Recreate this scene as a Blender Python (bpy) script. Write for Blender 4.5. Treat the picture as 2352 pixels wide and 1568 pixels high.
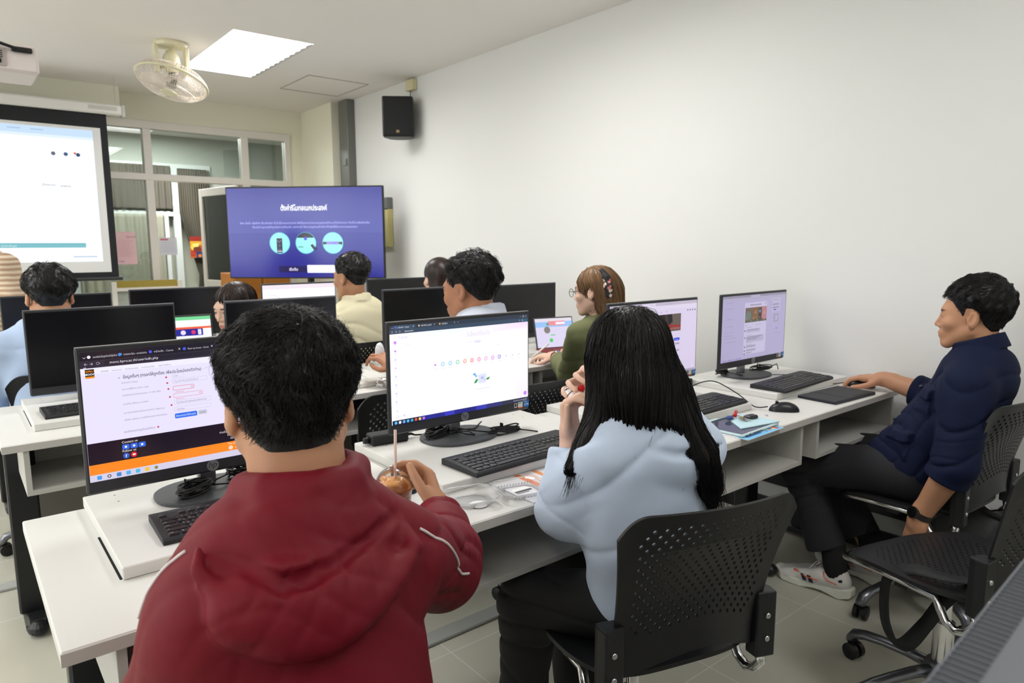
import bpy, math, random
import numpy as np
import openvdb as vdb
from mathutils import Vector, Matrix

for _o in list(bpy.data.objects):
    bpy.data.objects.remove(_o, do_unlink=True)
SC = bpy.context.scene
COL = SC.collection
PI = math.pi
random.seed(7)

# ------------------------------------------------------------------ camera
cam_d = bpy.data.cameras.new('camera')
cam_d.sensor_width = 36.0
cam_d.lens = 36.0 * 1586.0 / 2352.0
cam_d.clip_start = 0.02
cam_d.dof.use_dof = True
cam_d.dof.focus_distance = 1.6
cam_d.dof.aperture_fstop = 7.1
cam = bpy.data.objects.new('camera', cam_d)
COL.objects.link(cam)
_p, _r, _y = math.radians(8.0), math.radians(-0.19), math.radians(39.2)
_F = Vector((math.sin(_y) * math.cos(_p), math.cos(_y) * math.cos(_p), -math.sin(_p)))
_R = Vector((math.cos(_y), -math.sin(_y), 0))
_U = _R.cross(_F)
_R2 = math.cos(_r) * _R + math.sin(_r) * _U
_U2 = -math.sin(_r) * _R + math.cos(_r) * _U
_m = Matrix((_R2, _U2, -_F)).transposed().to_4x4()
_m.translation = Vector((0, 0, 1.357))
cam.matrix_world = _m
SC.camera = cam

# ------------------------------------------------------------------ colour management, world
SC.view_settings.view_transform = 'Standard'
SC.view_settings.look = 'None'
SC.view_settings.exposure = 0.12
SC.view_settings.gamma = 1.0
SC.view_settings.use_curve_mapping = False
W = bpy.data.worlds.new('world')
SC.world = W
W.use_nodes = True
W.node_tree.nodes['Background'].inputs[0].default_value = (0.62, 0.68, 0.75, 1)
W.node_tree.nodes['Background'].inputs[1].default_value = 0.25

# room dimensions
XR, XL, YF, YB, H = 3.10, -4.2, 7.07, -2.6, 2.70
PANEL_E = 24.0            # radiance of the troffer diffusers
PANELS = [(1.80, 5.24), (1.80, 2.55), (1.80, -0.25), (-0.9, 5.24), (-0.9, 2.55), (-0.9, -0.25), (-3.2, 5.24), (-3.2, 2.55)]
PW, PL = 0.54, 1.21

# ------------------------------------------------------------------ materials
def lin(c):
    return tuple(((v / 12.92) if v <= 0.04045 else ((v + 0.055) / 1.055) ** 2.4) for v in c)

def rgb(r, g, b):
    return lin((r / 255.0, g / 255.0, b / 255.0))

MATS = {}
def mat(name, color, rough=0.5, metal=0.0, spec=0.5, bump=0.0, bscale=60.0, bdetail=3.0, vary=0.0, vscale=8.0,
        sheen=0.0, trans=0.0, ior=1.45, alpha=1.0, coat=0.0, stretch=None, bdist=0.002, sss=0.0):
    if name in MATS:
        return MATS[name]
    m = bpy.data.materials.new(name)
    m.use_nodes = True
    nt = m.node_tree
    b = nt.nodes['Principled BSDF']
    b.inputs['Base Color'].default_value = (*color, 1)
    b.inputs['Roughness'].default_value = rough
    b.inputs['Metallic'].default_value = metal
    b.inputs['Specular IOR Level'].default_value = spec
    b.inputs['IOR'].default_value = ior
    b.inputs['Transmission Weight'].default_value = trans
    b.inputs['Alpha'].default_value = alpha
    b.inputs['Coat Weight'].default_value = coat
    if sheen:
        b.inputs['Sheen Weight'].default_value = sheen
    if sss:
        b.inputs['Subsurface Weight'].default_value = sss
        b.inputs['Subsurface Radius'].default_value = (0.012, 0.005, 0.003)
        b.inputs['Subsurface Scale'].default_value = 1.0
    tc = None
    if bump or vary:
        tc = nt.nodes.new('ShaderNodeTexCoord')
        src = tc.outputs['Object']
        if stretch:
            mp = nt.nodes.new('ShaderNodeMapping')
            mp.inputs['Scale'].default_value = stretch
            nt.links.new(src, mp.inputs[0])
            src = mp.outputs[0]
    if bump:
        n = nt.nodes.new('ShaderNodeTexNoise')
        n.inputs['Scale'].default_value = bscale
        n.inputs['Detail'].default_value = bdetail
        nt.links.new(src, n.inputs['Vector'])
        bp = nt.nodes.new('ShaderNodeBump')
        bp.inputs['Strength'].default_value = bump
        bp.inputs['Distance'].default_value = bdist
        nt.links.new(n.outputs['Fac'], bp.inputs['Height'])
        nt.links.new(bp.outputs[0], b.inputs['Normal'])
    if vary:
        n = nt.nodes.new('ShaderNodeTexNoise')
        n.inputs['Scale'].default_value = vscale
        n.inputs['Detail'].default_value = 4
        nt.links.new(src, n.inputs['Vector'])
        mx = nt.nodes.new('ShaderNodeMix')
        mx.data_type = 'RGBA'
        mx.inputs['A'].default_value = (*[c * (1 - vary) for c in color], 1)
        mx.inputs['B'].default_value = (*[min(1, c * (1 + vary)) for c in color], 1)
        nt.links.new(n.outputs['Fac'], mx.inputs['Factor'])
        nt.links.new(mx.outputs['Result'], b.inputs['Base Color'])
    MATS[name] = m
    return m

def vcol_mat(name, rough=0.4, emit=False, spec=0.5, bump=0.0, bscale=80, sss=0.0, sheen=0.0, strength=1.0):
    """colour from the mesh's own 'col' attribute (pictures on screens, prints, patterned cloth)"""
    if name in MATS:
        return MATS[name]
    m = bpy.data.materials.new(name)
    m.use_nodes = True
    nt = m.node_tree
    b = nt.nodes['Principled BSDF']
    a = nt.nodes.new('ShaderNodeAttribute')
    a.attribute_name = 'col'
    b.inputs['Roughness'].default_value = rough
    b.inputs['Specular IOR Level'].default_value = spec
    if sheen:
        b.inputs['Sheen Weight'].default_value = sheen
    if sss:
        b.inputs['Subsurface Weight'].default_value = sss
        b.inputs['Subsurface Radius'].default_value = (0.012, 0.005, 0.003)
    if emit:
        b.inputs['Base Color'].default_value = (0.004, 0.004, 0.005, 1)
        nt.links.new(a.outputs['Color'], b.inputs['Emission Color'])
        b.inputs['Emission Strength'].default_value = strength
    else:
        nt.links.new(a.outputs['Color'], b.inputs['Base Color'])
    if bump:
        tc = nt.nodes.new('ShaderNodeTexCoord')
        n = nt.nodes.new('ShaderNodeTexNoise')
        n.inputs['Scale'].default_value = bscale
        nt.links.new(tc.outputs['Object'], n.inputs['Vector'])
        bp = nt.nodes.new('ShaderNodeBump')
        bp.inputs['Strength'].default_value = bump
        bp.inputs['Distance'].default_value = 0.002
        nt.links.new(n.outputs['Fac'], bp.inputs['Height'])
        nt.links.new(bp.outputs[0], b.inputs['Normal'])
    MATS[name] = m
    return m

def emit_mat(name, color, strength):
    if name in MATS:
        return MATS[name]
    m = bpy.data.materials.new(name)
    m.use_nodes = True
    b = m.node_tree.nodes['Principled BSDF']
    b.inputs['Base Color'].default_value = (0.8, 0.8, 0.8, 1)
    b.inputs['Emission Color'].default_value = (*color, 1)
    b.inputs['Emission Strength'].default_value = strength
    MATS[name] = m
    return m

def glass_mat(name, tint=(1, 1, 1), gloss=0.08, rough=0.0, alpha_t=0.92):
    """thin clear sheet: mostly straight-through, a little mirror"""
    if name in MATS:
        return MATS[name]
    m = bpy.data.materials.new(name)
    m.use_nodes = True
    nt = m.node_tree
    out = nt.nodes['Material Output']
    nt.nodes.remove(nt.nodes['Principled BSDF'])
    t = nt.nodes.new('ShaderNodeBsdfTransparent')
    t.inputs[0].default_value = (*[c * alpha_t for c in tint], 1)
    g = nt.nodes.new('ShaderNodeBsdfGlossy')
    g.inputs['Roughness'].default_value = rough
    fr = nt.nodes.new('ShaderNodeFresnel')
    fr.inputs[0].default_value = 1.5
    mth = nt.nodes.new('ShaderNodeMath')
    mth.operation = 'MULTIPLY_ADD'
    mth.inputs[1].default_value = 1.0
    mth.inputs[2].default_value = gloss
    nt.links.new(fr.outputs[0], mth.inputs[0])
    mx = nt.nodes.new('ShaderNodeMixShader')
    nt.links.new(mth.outputs[0], mx.inputs[0])
    nt.links.new(t.outputs[0], mx.inputs[1])
    nt.links.new(g.outputs[0], mx.inputs[2])
    nt.links.new(mx.outputs[0], out.inputs[0])
    MATS[name] = m
    return m

# ------------------------------------------------------------------ mesh builder
def V(*a):
    return Vector(a)

def rotz(p, a):
    c, s = math.cos(a), math.sin(a)
    return (p[0] * c - p[1] * s, p[0] * s + p[1] * c, p[2])

class MB:
    """collects simple shapes; build() links them as ONE mesh object"""
    def __init__(s):
        s.v = []; s.f = []; s.c = []; s.m = []; s.col = None; s.mi = 0; s.M = None
    def add(s, vs, fs, col=None):
        o = len(s.v)
        if s.M is not None:
            vs = [tuple(s.M @ Vector(p)) for p in vs]
        s.v += [tuple(p) for p in vs]
        c = col if col is not None else s.col
        for f in fs:
            s.f.append(tuple(i + o for i in f)); s.c.append(c); s.m.append(s.mi)
    def box(s, x0, x1, y0, y1, z0, z1, bev=0.0, col=None):
        if bev <= 0:
            vs = [(x, y, z) for x in (x0, x1) for y in (y0, y1) for z in (z0, z1)]
            fs = [(0, 1, 3, 2), (4, 6, 7, 5), (0, 4, 5, 1), (2, 3, 7, 6), (0, 2, 6, 4), (1, 5, 7, 3)]
            s.add(vs, fs, col); return
        bm_ = bev
        # rounded box: three nested slabs' corners (24 verts)
        vs = []; idx = {}
        def vid(p):
            if p not in idx:
                idx[p] = len(vs); vs.append(p)
            return idx[p]
        X = (x0, x1); Y = (y0, y1); Z = (z0, z1)
        def P(i, j, k, ax):
            x, y, z = X[i], Y[j], Z[k]
            dx = bm_ if i == 0 else -bm_; dy = bm_ if j == 0 else -bm_; dz = bm_ if k == 0 else -bm_
            if ax == 0: return vid((x, y + dy, z + dz))
            if ax == 1: return vid((x + dx, y, z + dz))
            return vid((x + dx, y + dy, z))
        fs = []
        for i in (0, 1):
            q = [P(i, 0, 0, 0), P(i, 1, 0, 0), P(i, 1, 1, 0), P(i, 0, 1, 0)]; fs.append(tuple(q if i else q[::-1]))
            q = [P(0, i, 0, 1), P(0, i, 1, 1), P(1, i, 1, 1), P(1, i, 0, 1)]; fs.append(tuple(q if i else q[::-1]))
            q = [P(0, 0, i, 2), P(1, 0, i, 2), P(1, 1, i, 2), P(0, 1, i, 2)]; fs.append(tuple(q if i else q[::-1]))
        for i in (0, 1):
            for j in (0, 1):
                fs.append((P(i, j, 0, 0), P(i, j, 1, 0), P(i, j, 1, 1), P(i, j, 0, 1)))
                fs.append((P(i, 0, j, 0), P(i, 1, j, 0), P(i, 1, j, 2), P(i, 0, j, 2)))
                fs.append((P(0, i, j, 1), P(1, i, j, 1), P(1, i, j, 2), P(0, i, j, 2)))
                for k in (0, 1):
                    fs.append((P(i, j, k, 0), P(i, j, k, 1), P(i, j, k, 2)))
        s.add(vs, fs, col)
    def quad(s, a, b, c, d, col=None):
        s.add([a, b, c, d], [(0, 1, 2, 3)], col)
    def tube(s, pts, r, n=10, caps=True, closed=False, flat=1.0, col=None):
        pts = [Vector(p) for p in pts]
        N = len(pts)
        rr = r if isinstance(r, (list, tuple)) else [r] * N
        vs = []; up = None
        for i, p in enumerate(pts):
            if closed:
                t = (pts[(i + 1) % N] - pts[i - 1])
            else:
                t = pts[min(i + 1, N - 1)] - pts[max(i - 1, 0)]
            if t.length < 1e-9: t = Vector((0, 0, 1))
            t.normalize()
            if up is None:
                up = Vector((0, 0, 1)) if abs(t.z) < 0.9 else Vector((1, 0, 0))
            a = t.cross(up)
            if a.length < 1e-6: a = t.cross(Vector((0, 1, 0.1)))
            a.normalize(); b = a.cross(t).normalized(); up = b
            for k in range(n):
                th = 2 * PI * k / n
                vs.append(tuple(p + a * (math.cos(th) * rr[i]) + b * (math.sin(th) * rr[i] * flat)))
        fs = []
        for i in range(N if closed else N - 1):
            j = (i + 1) % N
            for k in range(n):
                k2 = (k + 1) % n
                fs.append((i * n + k, j * n + k, j * n + k2, i * n + k2))
        if caps and not closed:
            fs.append(tuple(range(n))); fs.append(tuple(reversed(range((N - 1) * n, N * n))))
        s.add(vs, fs, col)
    def cyl(s, x, y, z0, z1, r0, r1=None, n=24, col=None):
        s.tube([(x, y, z0), (x, y, z1)], [r0, r0 if r1 is None else r1], n, col=col)
    def lathe(s, prof, cx=0, cy=0, cz=0, n=32, axis='z', ang=2 * PI, col=None):
        vs = []; full = abs(ang - 2 * PI) < 1e-6
        m = n if full else n + 1
        for (r, z) in prof:
            for k in range(m):
                th = ang * k / n
                a, b = r * math.cos(th), r * math.sin(th)
                if axis == 'z': vs.append((cx + a, cy + b, cz + z))
                elif axis == 'y': vs.append((cx + a, cy + z, cz + b))
                else: vs.append((cx + z, cy + a, cz + b))
        fs = []
        for i in range(len(prof) - 1):
            for k in range(n):
                k2 = (k + 1) % m
                fs.append((i * m + k, i * m + k2, (i + 1) * m + k2, (i + 1) * m + k))
        s.add(vs, fs, col)
    def ball(s, c, r, n=16, col=None, m=None):
        rx, ry, rz = r if isinstance(r, (list, tuple)) else (r, r, r)
        m = m or max(4, n // 2)
        vs = []
        for i in range(m + 1):
            ph = PI * i / m
            for k in range(n):
                th = 2 * PI * k / n
                vs.append((c[0] + rx * math.sin(ph) * math.cos(th), c[1] + ry * math.sin(ph) * math.sin(th), c[2] - rz * math.cos(ph)))
        fs = []
        for i in range(m):
            for k in range(n):
                k2 = (k + 1) % n
                fs.append((i * n + k, i * n + k2, (i + 1) * n + k2, (i + 1) * n + k))
        s.add(vs, fs, col)
    def prism(s, poly, z0, z1, col=None):
        """poly in xy, extruded in z"""
        n = len(poly)
        vs = [(x, y, z0) for x, y in poly] + [(x, y, z1) for x, y in poly]
        fs = [tuple(reversed(range(n))), tuple(range(n, 2 * n))] + [(i, (i + 1) % n, n + (i + 1) % n, n + i) for i in range(n)]
        s.add(vs, fs, col)
    def build(s, name, mats, parent=None, smooth=False, loc=None, bevel=0.0, auto=None, subsurf=0, solid=0.0):
        me = bpy.data.meshes.new(name)
        me.from_pydata(s.v, [], s.f)
        if not isinstance(mats, (list, tuple)): mats = [mats]
        for m_ in mats: me.materials.append(m_)
        if len(mats) > 1:
            me.polygons.foreach_set('material_index', s.m)
        if any(c is not None for c in s.c):
            at = me.color_attributes.new('col', 'FLOAT_COLOR', 'CORNER')
            arr = []
            for f, c in zip(s.f, s.c):
                c = c or (0.5, 0.5, 0.5)
                arr += [c[0], c[1], c[2], 1.0] * len(f)
            at.data.foreach_set('color', arr)
        if smooth:
            me.polygons.foreach_set('use_smooth', [True] * len(me.polygons))
        me.update()
        me.validate()
        o = bpy.data.objects.new(name, me)
        COL.objects.link(o)
        if parent is not None: o.parent = parent
        if loc is not None: o.location = loc
        if solid:
            md = o.modifiers.new('solid', 'SOLIDIFY'); md.thickness = solid; md.offset = 0
        if bevel:
            md = o.modifiers.new('bevel', 'BEVEL'); md.width = bevel; md.segments = 2; md.limit_method = 'ANGLE'; md.angle_limit = 0.7
        if subsurf:
            md = o.modifiers.new('sub', 'SUBSURF'); md.levels = subsurf; md.render_levels = subsurf
        if smooth and auto is not None:
            try:
                me.set_sharp_from_angle(angle=auto)
            except Exception:
                pass
        return o

def thing(name, label, cat, loc=(0, 0, 0), rz=0.0, group=None):
    o = bpy.data.objects.new(name, None)
    COL.objects.link(o)
    o.empty_display_size = 0.1
    o.location = loc; o.rotation_euler = (0, 0, rz)
    o['label'] = label; o['category'] = cat
    if group: o['group'] = group
    return o

def tag(o, label, cat, group=None, kind=None):
    o['label'] = label; o['category'] = cat
    if group: o['group'] = group
    if kind: o['kind'] = kind
    return o

def struct(o, label, cat):
    o['kind'] = 'structure'
    o['label'] = label; o['category'] = cat
    return o

def kids(o):
    return [c for c in bpy.data.objects if c.parent is o]

def dup(o, loc=None, rz=None, label=None, parent=None, group=None, skip=()):
    c = o.copy(); COL.objects.link(c); c.parent = parent
    if parent is not None: c.matrix_parent_inverse = o.matrix_parent_inverse.copy()
    if loc is not None: c.location = loc
    if rz is not None: c.rotation_euler = (0, 0, rz)
    if label: c['label'] = label
    if group: c['group'] = group
    for k in kids(o):
        if k.name.split('.')[0] not in skip:
            dup(k, parent=c, skip=skip)
    return c

# ------------------------------------------------------------------ text as mesh
_tc = {}
def text_mesh(body, size=1.0, res=2, align='LEFT', bold=0.0):
    key = (body, res, bold)
    if key not in _tc:
        c = bpy.data.curves.new('t', 'FONT'); c.body = body; c.resolution_u = res; c.size = 1.0; c.offset = bold
        o = bpy.data.objects.new('t', c); COL.objects.link(o)
        dg = bpy.context.evaluated_depsgraph_get()
        me = bpy.data.meshes.new_from_object(o.evaluated_get(dg))
        vs = [tuple(v.co) for v in me.vertices]; fs = [tuple(p.vertices) for p in me.polygons]
        bpy.data.objects.remove(o, do_unlink=True); bpy.data.curves.remove(c); bpy.data.meshes.remove(me)
        _tc[key] = (vs, fs)
    vs, fs = _tc[key]
    if not vs: return [], [], 0
    x0 = min(v[0] for v in vs); x1 = max(v[0] for v in vs)
    w = (x1 - x0) * size
    off = {'LEFT': -x0, 'CENTER': -(x0 + x1) / 2, 'RIGHT': -x1}[align]
    return [((v[0] + off) * size, v[1] * size) for v in vs], fs, w

class Pic:
    """flat picture in the xz plane facing -y. (u right, v down, both 0..1 of w x h); layers stand a hair in front of each other"""
    def __init__(s, w, h, bg, step=0.00004):
        s.mb = MB(); s.w = w; s.h = h; s.k = 0; s.step = step
        s.rect(0, 0, 1, 1, bg)
    def _y(s):
        s.k += 1
        return -s.k * s.step
    def pt(s, u, v, y):
        return ((u - 0.5) * s.w, y, (0.5 - v) * s.h)
    def rect(s, u0, v0, u1, v1, col, keep=False):
        y = s._y()
        s.mb.add([s.pt(u0, v1, y), s.pt(u1, v1, y), s.pt(u1, v0, y), s.pt(u0, v0, y)], [(0, 1, 2, 3)], rgb(*col))
    def grad(s, u0, v0, u1, v1, c0, c1, n=8, horiz=False):
        y = s._y()
        for i in range(n):
            t = (i + 0.5) / n
            c = [a * (1 - t) + b * t for a, b in zip(c0, c1)]
            if horiz:
                a, b = u0 + (u1 - u0) * i / n, u0 + (u1 - u0) * (i + 1) / n
                s.mb.add([s.pt(a, v1, y), s.pt(b, v1, y), s.pt(b, v0, y), s.pt(a, v0, y)], [(0, 1, 2, 3)], rgb(*c))
            else:
                a, b = v0 + (v1 - v0) * i / n, v0 + (v1 - v0) * (i + 1) / n
                s.mb.add([s.pt(u0, b, y), s.pt(u1, b, y), s.pt(u1, a, y), s.pt(u0, a, y)], [(0, 1, 2, 3)], rgb(*c))
    def poly(s, pts, col):
        y = s._y()
        s.mb.add([s.pt(u, v, y) for u, v in pts], [tuple(range(len(pts)))], rgb(*col))
    def disc(s, u, v, r, col, n=28, r_in=0.0, a0=0.0, a1=2 * PI):
        y = s._y(); ry = r; rx = r * s.h / s.w
        def q(rr, k):
            a = a0 + (a1 - a0) * k / n
            return s.pt(u + rx * rr * math.cos(a), v - ry * rr * math.sin(a), y)
        if r_in <= 0:
            s.mb.add([q(1, k) for k in range(n + 1)], [tuple(range(n + 1))], rgb(*col))
        else:
            ri = r_in / r
            vs = [q(1, k) for k in range(n + 1)] + [q(ri, k) for k in range(n + 1)]
            s.mb.add(vs, [(k, k + 1, n + 2 + k, n + 1 + k) for k in range(n)], rgb(*col))
    def rrect(s, u0, v0, u1, v1, col, r=0.3, edge=None, fill=None):
        """rounded rectangle; with edge = line width (fraction of h) it is an outline"""
        hh = (v1 - v0) * s.h; ww = (u1 - u0) * s.w
        rr = min(hh, ww) * r
        def ring(d):
            pts = []
            for cx, cy, a in ((u1, v0, 0), (u0, v0, 90), (u0, v1, 180), (u1, v1, 270)):
                sx = -1 if cx == u1 else 1; sy = 1 if cy == v0 else -1
                ox = cx + sx * rr / s.w; oy = cy + sy * rr / s.h
                for k in range(5):
                    th = math.radians(a + 90 * k / 4)
                    pts.append((ox + (rr - d) * math.cos(th) / s.w, oy - (rr - d) * math.sin(th) / s.h))
            return pts
        y = s._y()
        if edge is None:
            s.mb.add([s.pt(u, v, y) for u, v in ring(0)], [tuple(range(20))], rgb(*col))
        else:
            e = edge * s.h
            if fill:
                s.mb.add([s.pt(u, v, y) for u, v in ring(e)], [tuple(range(20))], rgb(*fill))
            a = ring(0); b = ring(e)
            s.mb.add([s.pt(u, v, y) for u, v in a + b], [(k, (k + 1) % 20, 20 + (k + 1) % 20, 20 + k) for k in range(20)], rgb(*col))
    def text(s, u, v, body, size, col, align='LEFT', bold=0.0, res=2, wmax=None):
        """size = text height as a fraction of h; v = baseline"""
        sz = size * s.h
        vs, fs, w = text_mesh(body, sz, res, align, bold)
        if not vs: return
        k = 1.0
        if wmax: k = min(1.0, wmax * s.w / w)
        y = s._y()
        bx = (u - 0.5) * s.w; bz = (0.5 - v) * s.h
        s.mb.add([(bx + p[0] * k, y, bz + p[1]) for p in vs], fs, rgb(*col))
    def line(s, u0, v0, u1, v1, col, t=0.002):
        s.rect(min(u0, u1), min(v0, v1), max(u0, u1) + (t if u0 == u1 else 0), max(v0, v1) + (t if v0 == v1 else 0), col)
# ------------------------------------------------------------------ setting
def tile_mat():
    m = mat('floor_tiles', rgb(196, 194, 180), rough=0.13, spec=0.45)
    nt = m.node_tree; b = nt.nodes['Principled BSDF']
    tc = nt.nodes.new('ShaderNodeTexCoord')
    br = nt.nodes.new('ShaderNodeTexBrick')
    br.offset = 0.0
    br.inputs['Scale'].default_value = 1.0
    br.inputs['Brick Width'].default_value = 0.6
    br.inputs['Row Height'].default_value = 0.6
    br.inputs['Mortar Size'].default_value = 0.0022
    br.inputs['Color1'].default_value = (*rgb(200, 198, 184), 1)
    br.inputs['Color2'].default_value = (*rgb(195, 193, 178), 1)
    br.inputs['Mortar'].default_value = (*rgb(216, 216, 208), 1)
    nt.links.new(tc.outputs['Object'], br.inputs['Vector'])
    n = nt.nodes.new('ShaderNodeTexNoise'); n.inputs['Scale'].default_value = 3.0; n.inputs['Detail'].default_value = 6
    nt.links.new(tc.outputs['Object'], n.inputs['Vector'])
    mx = nt.nodes.new('ShaderNodeMix'); mx.data_type = 'RGBA'; mx.blend_type = 'MULTIPLY'
    mx.inputs['Factor'].default_value = 0.18
    nt.links.new(br.outputs['Color'], mx.inputs['A']); nt.links.new(n.outputs['Fac'], mx.inputs['B'])
    nt.links.new(mx.outputs['Result'], b.inputs['Base Color'])
    return m

M_wall = mat('wall_paint', rgb(230, 230, 227), rough=0.75, bump=0.05, bscale=180)
M_cream = mat('cream_paint', rgb(238, 236, 216), rough=0.75, bump=0.05, bscale=180)
M_ceil = mat('ceiling_paint', rgb(240, 236, 230), rough=0.85)
M_frame = mat('white_window_frame', rgb(228, 224, 216), rough=0.4)
M_black_p = mat('black_plastic', rgb(24, 25, 28), rough=0.42)
M_white_p = mat('white_plastic', rgb(232, 232, 228), rough=0.4)
M_glass = glass_mat('window_glass', (0.86, 0.90, 0.88), 0.03, 0.0, 0.94)
M_chrome = mat('chrome', (0.75, 0.75, 0.77), rough=0.12, metal=1.0)
M_screw = mat('screw_metal', (0.55, 0.55, 0.56), rough=0.3, metal=1.0)

f = MB(); f.box(XL - 0.1, XR + 0.1, YB - 0.1, YF + 0.12, -0.1, 0.0)
struct(f.build('floor', tile_mat()), 'glossy greige tiled floor of the computer room', 'floor')
f = MB(); f.box(XR, XR + 0.1, YB - 0.1, YF + 0.1, 0, H + 0.1)
struct(f.build('wall_right', M_wall), 'plain white painted wall on the right', 'wall')
f = MB(); f.box(XL - 0.1, XL, YB - 0.1, YF + 0.1, 0, H + 0.1)
struct(f.build('wall_left', M_wall), 'white wall far to the left', 'wall')
f = MB(); f.box(XL, XR, YB - 0.1, YB, 0, H + 0.1)
struct(f.build('wall_back', M_wall), 'white wall behind the last row', 'wall')
# front wall with the opening of the glazed partition
OX0, OX1, OZ1 = 0.2, 2.84, 2.47
f = MB()
f.box(XL, OX0, YF, YF + 0.12, 0, H + 0.1); f.box(OX1, XR, YF, YF + 0.12, 0, H + 0.1); f.box(OX0, OX1, YF, YF + 0.12, OZ1, H + 0.1)
f.box(OX0, 2.1, YF, YF + 0.12, 0, 0.62)
struct(f.build('wall_front', M_cream), 'cream painted front wall around the glazed partition', 'wall')
f = MB(); f.box(2.975, XR, 6.36, YF, 0, H)
struct(f.build('wall_front_pillar', M_cream), 'cream square pillar in the front right corner', 'pillar')
f = MB(); f.box(XL, 1.28, 6.86, YF, 2.50, H)
struct(f.build('wall_front_beam', M_cream), 'cream ceiling beam above the projection screen', 'beam')
# black skirting with white strip, along the right wall
f = MB(); f.box(XR - 0.015, XR, YB, 6.36, 0, 0.10)
struct(f.build('baseboard_right', mat('black_skirting', rgb(26, 26, 28), rough=0.35)), 'black skirting along the right wall', 'baseboard')
f = MB(); f.box(XR - 0.05, XR, YB, 5.9, 0.19, 0.27)
struct(f.build('trim_1', mat('black_skirting2', rgb(30, 30, 33), rough=0.35)), 'black cable trunking low on the right wall', 'trim')

# daylight band in the left wall, added out of view to brighten the room
o = bpy.data.objects.new('fill_window', None); COL.objects.link(o); struct(o, 'unseen glowing window band added in the left wall for fill light', 'window')
m = MB(); m.box(XL, XL + .02, 0.2, 5.6, 1.0, 2.35); m.build('window_pane', emit_mat('fill_daylight', (.90, .95, 1.0), 3.0), o)
m = MB()
for y_ in (.2, 2.0, 3.8, 5.6): m.box(XL, XL + .05, y_ - .04, y_ + .04, .96, 2.40)
m.box(XL, XL + .055, .16, 5.64, .93, 1.0); m.box(XL, XL + .055, .16, 5.64, 2.35, 2.42); m.build('window_frame', M_frame, o)
# ceiling with openings for the light fittings
def ceiling():
    xs = sorted({XL, XR} | {v for cx, _ in PANELS for v in (cx - PW / 2, cx + PW / 2)})
    ys = sorted({YB, YF} | {v for _, cy in PANELS for v in (cy - PL / 2, cy + PL / 2)})
    mb = MB()
    for x0, x1 in zip(xs, xs[1:]):
        for y0, y1 in zip(ys, ys[1:]):
            cx, cy = (x0 + x1) / 2, (y0 + y1) / 2
            if any(abs(cx - a) < PW / 2 and abs(cy - b) < PL / 2 for a, b in PANELS): continue
            mb.quad((x0, y0, H), (x0, y1, H), (x1, y1, H), (x1, y0, H))
    mb.box(XL, XR, YB, YF, H + 0.14, H + 0.2)
    return mb.build('ceiling', M_ceil)
struct(ceiling(), 'smooth off-white ceiling', 'ceiling')
# access hatch: thin groove frame
f = MB()
hx0, hx1, hy0, hy1 = 2.38, 2.91, 5.47, 6.08
for a in ((hx0, hx1, hy0, hy0 + .006), (hx0, hx1, hy1 - .006, hy1), (hx0, hx0 + .006, hy0, hy1), (hx1 - .006, hx1, hy0, hy1)):
    f.box(a[0], a[1], a[2], a[3], H - 0.004, H)
struct(f.build('trim_2', mat('hatch_edge', rgb(170, 166, 158), rough=0.8)), 'thin edge of the square ceiling hatch', 'trim')

# light fittings
M_diff = emit_mat('lamp_diffuser', (1.0, 0.99, 0.97), 6.0)
M_reflector = mat('lamp_reflector', rgb(235, 235, 235), rough=0.25)
def troffer(i, cx, cy):
    lab = {0: 'square-edged white ceiling light panel glowing beside the ceiling fan'}.get(i, 'white recessed ceiling light panel outside the picture')
    t = thing('ceiling_light', lab, 'ceiling light', (cx, cy, H), 0, 'recessed ceiling lights' if i else None)
    m = MB(); d = 0.075; w, l = PW / 2, PL / 2
    for x0, x1, y0, y1 in ((-w, -w + .006, -l, l), (w - .006, w, -l, l), (-w, w, -l, -l + .006), (-w, w, l - .006, l)):
        m.box(x0, x1, y0, y1, 0.0, d)
    m.box(-w, w, -l, l, d, d + .01)
    m.build('housing', M_reflector, t)
    m = MB(); m.box(-w + .012, w - .012, -l + .012, l - .012, 0.045, 0.05); m.build('diffuser', M_diff, t)
    if i == 0:   # wavy louvre lips on the long sides
        m = MB()
        for sx in (1,):
            pts = []
            n = 96
            for k in range(n + 1):
                y = -l + .012 + (PL - .024) * k / n
                pts.append((y, 0.016 + 0.014 * abs(math.sin(PI * k / 8))))
            vs = [(sx * (w - .002), y, -.002) for y, d_ in pts] + [(sx * (w - .002 - d_), y, -.002) for y, d_ in pts]
            m.add(vs, [(k, k + 1, n + 2 + k, n + 1 + k) for k in range(n)])
        m.build('louvre', mat('louvre_metal', rgb(205, 205, 205), rough=0.3), t, solid=0.002)
    L = bpy.data.lights.new('lamp_light', 'AREA'); L.shape = 'RECTANGLE'; L.size = PW - .04; L.size_y = PL - .04
    L.energy = PANEL_E * ((.58 if cy > 0 else .26) if cx > 0 else (1.15 if cx < -2 else (.62 if cy > 3 else (.22 if cy > 0 else .12)))); L.spread = math.radians(168); L.color = (1.0, 0.99, 0.975)
    lo = bpy.data.objects.new('lamp_light', L); COL.objects.link(lo); lo.parent = t; lo.location = (0, 0, 0.02)
    return t
for i, (cx, cy) in enumerate(PANELS):
    troffer(i, cx, cy)

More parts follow.
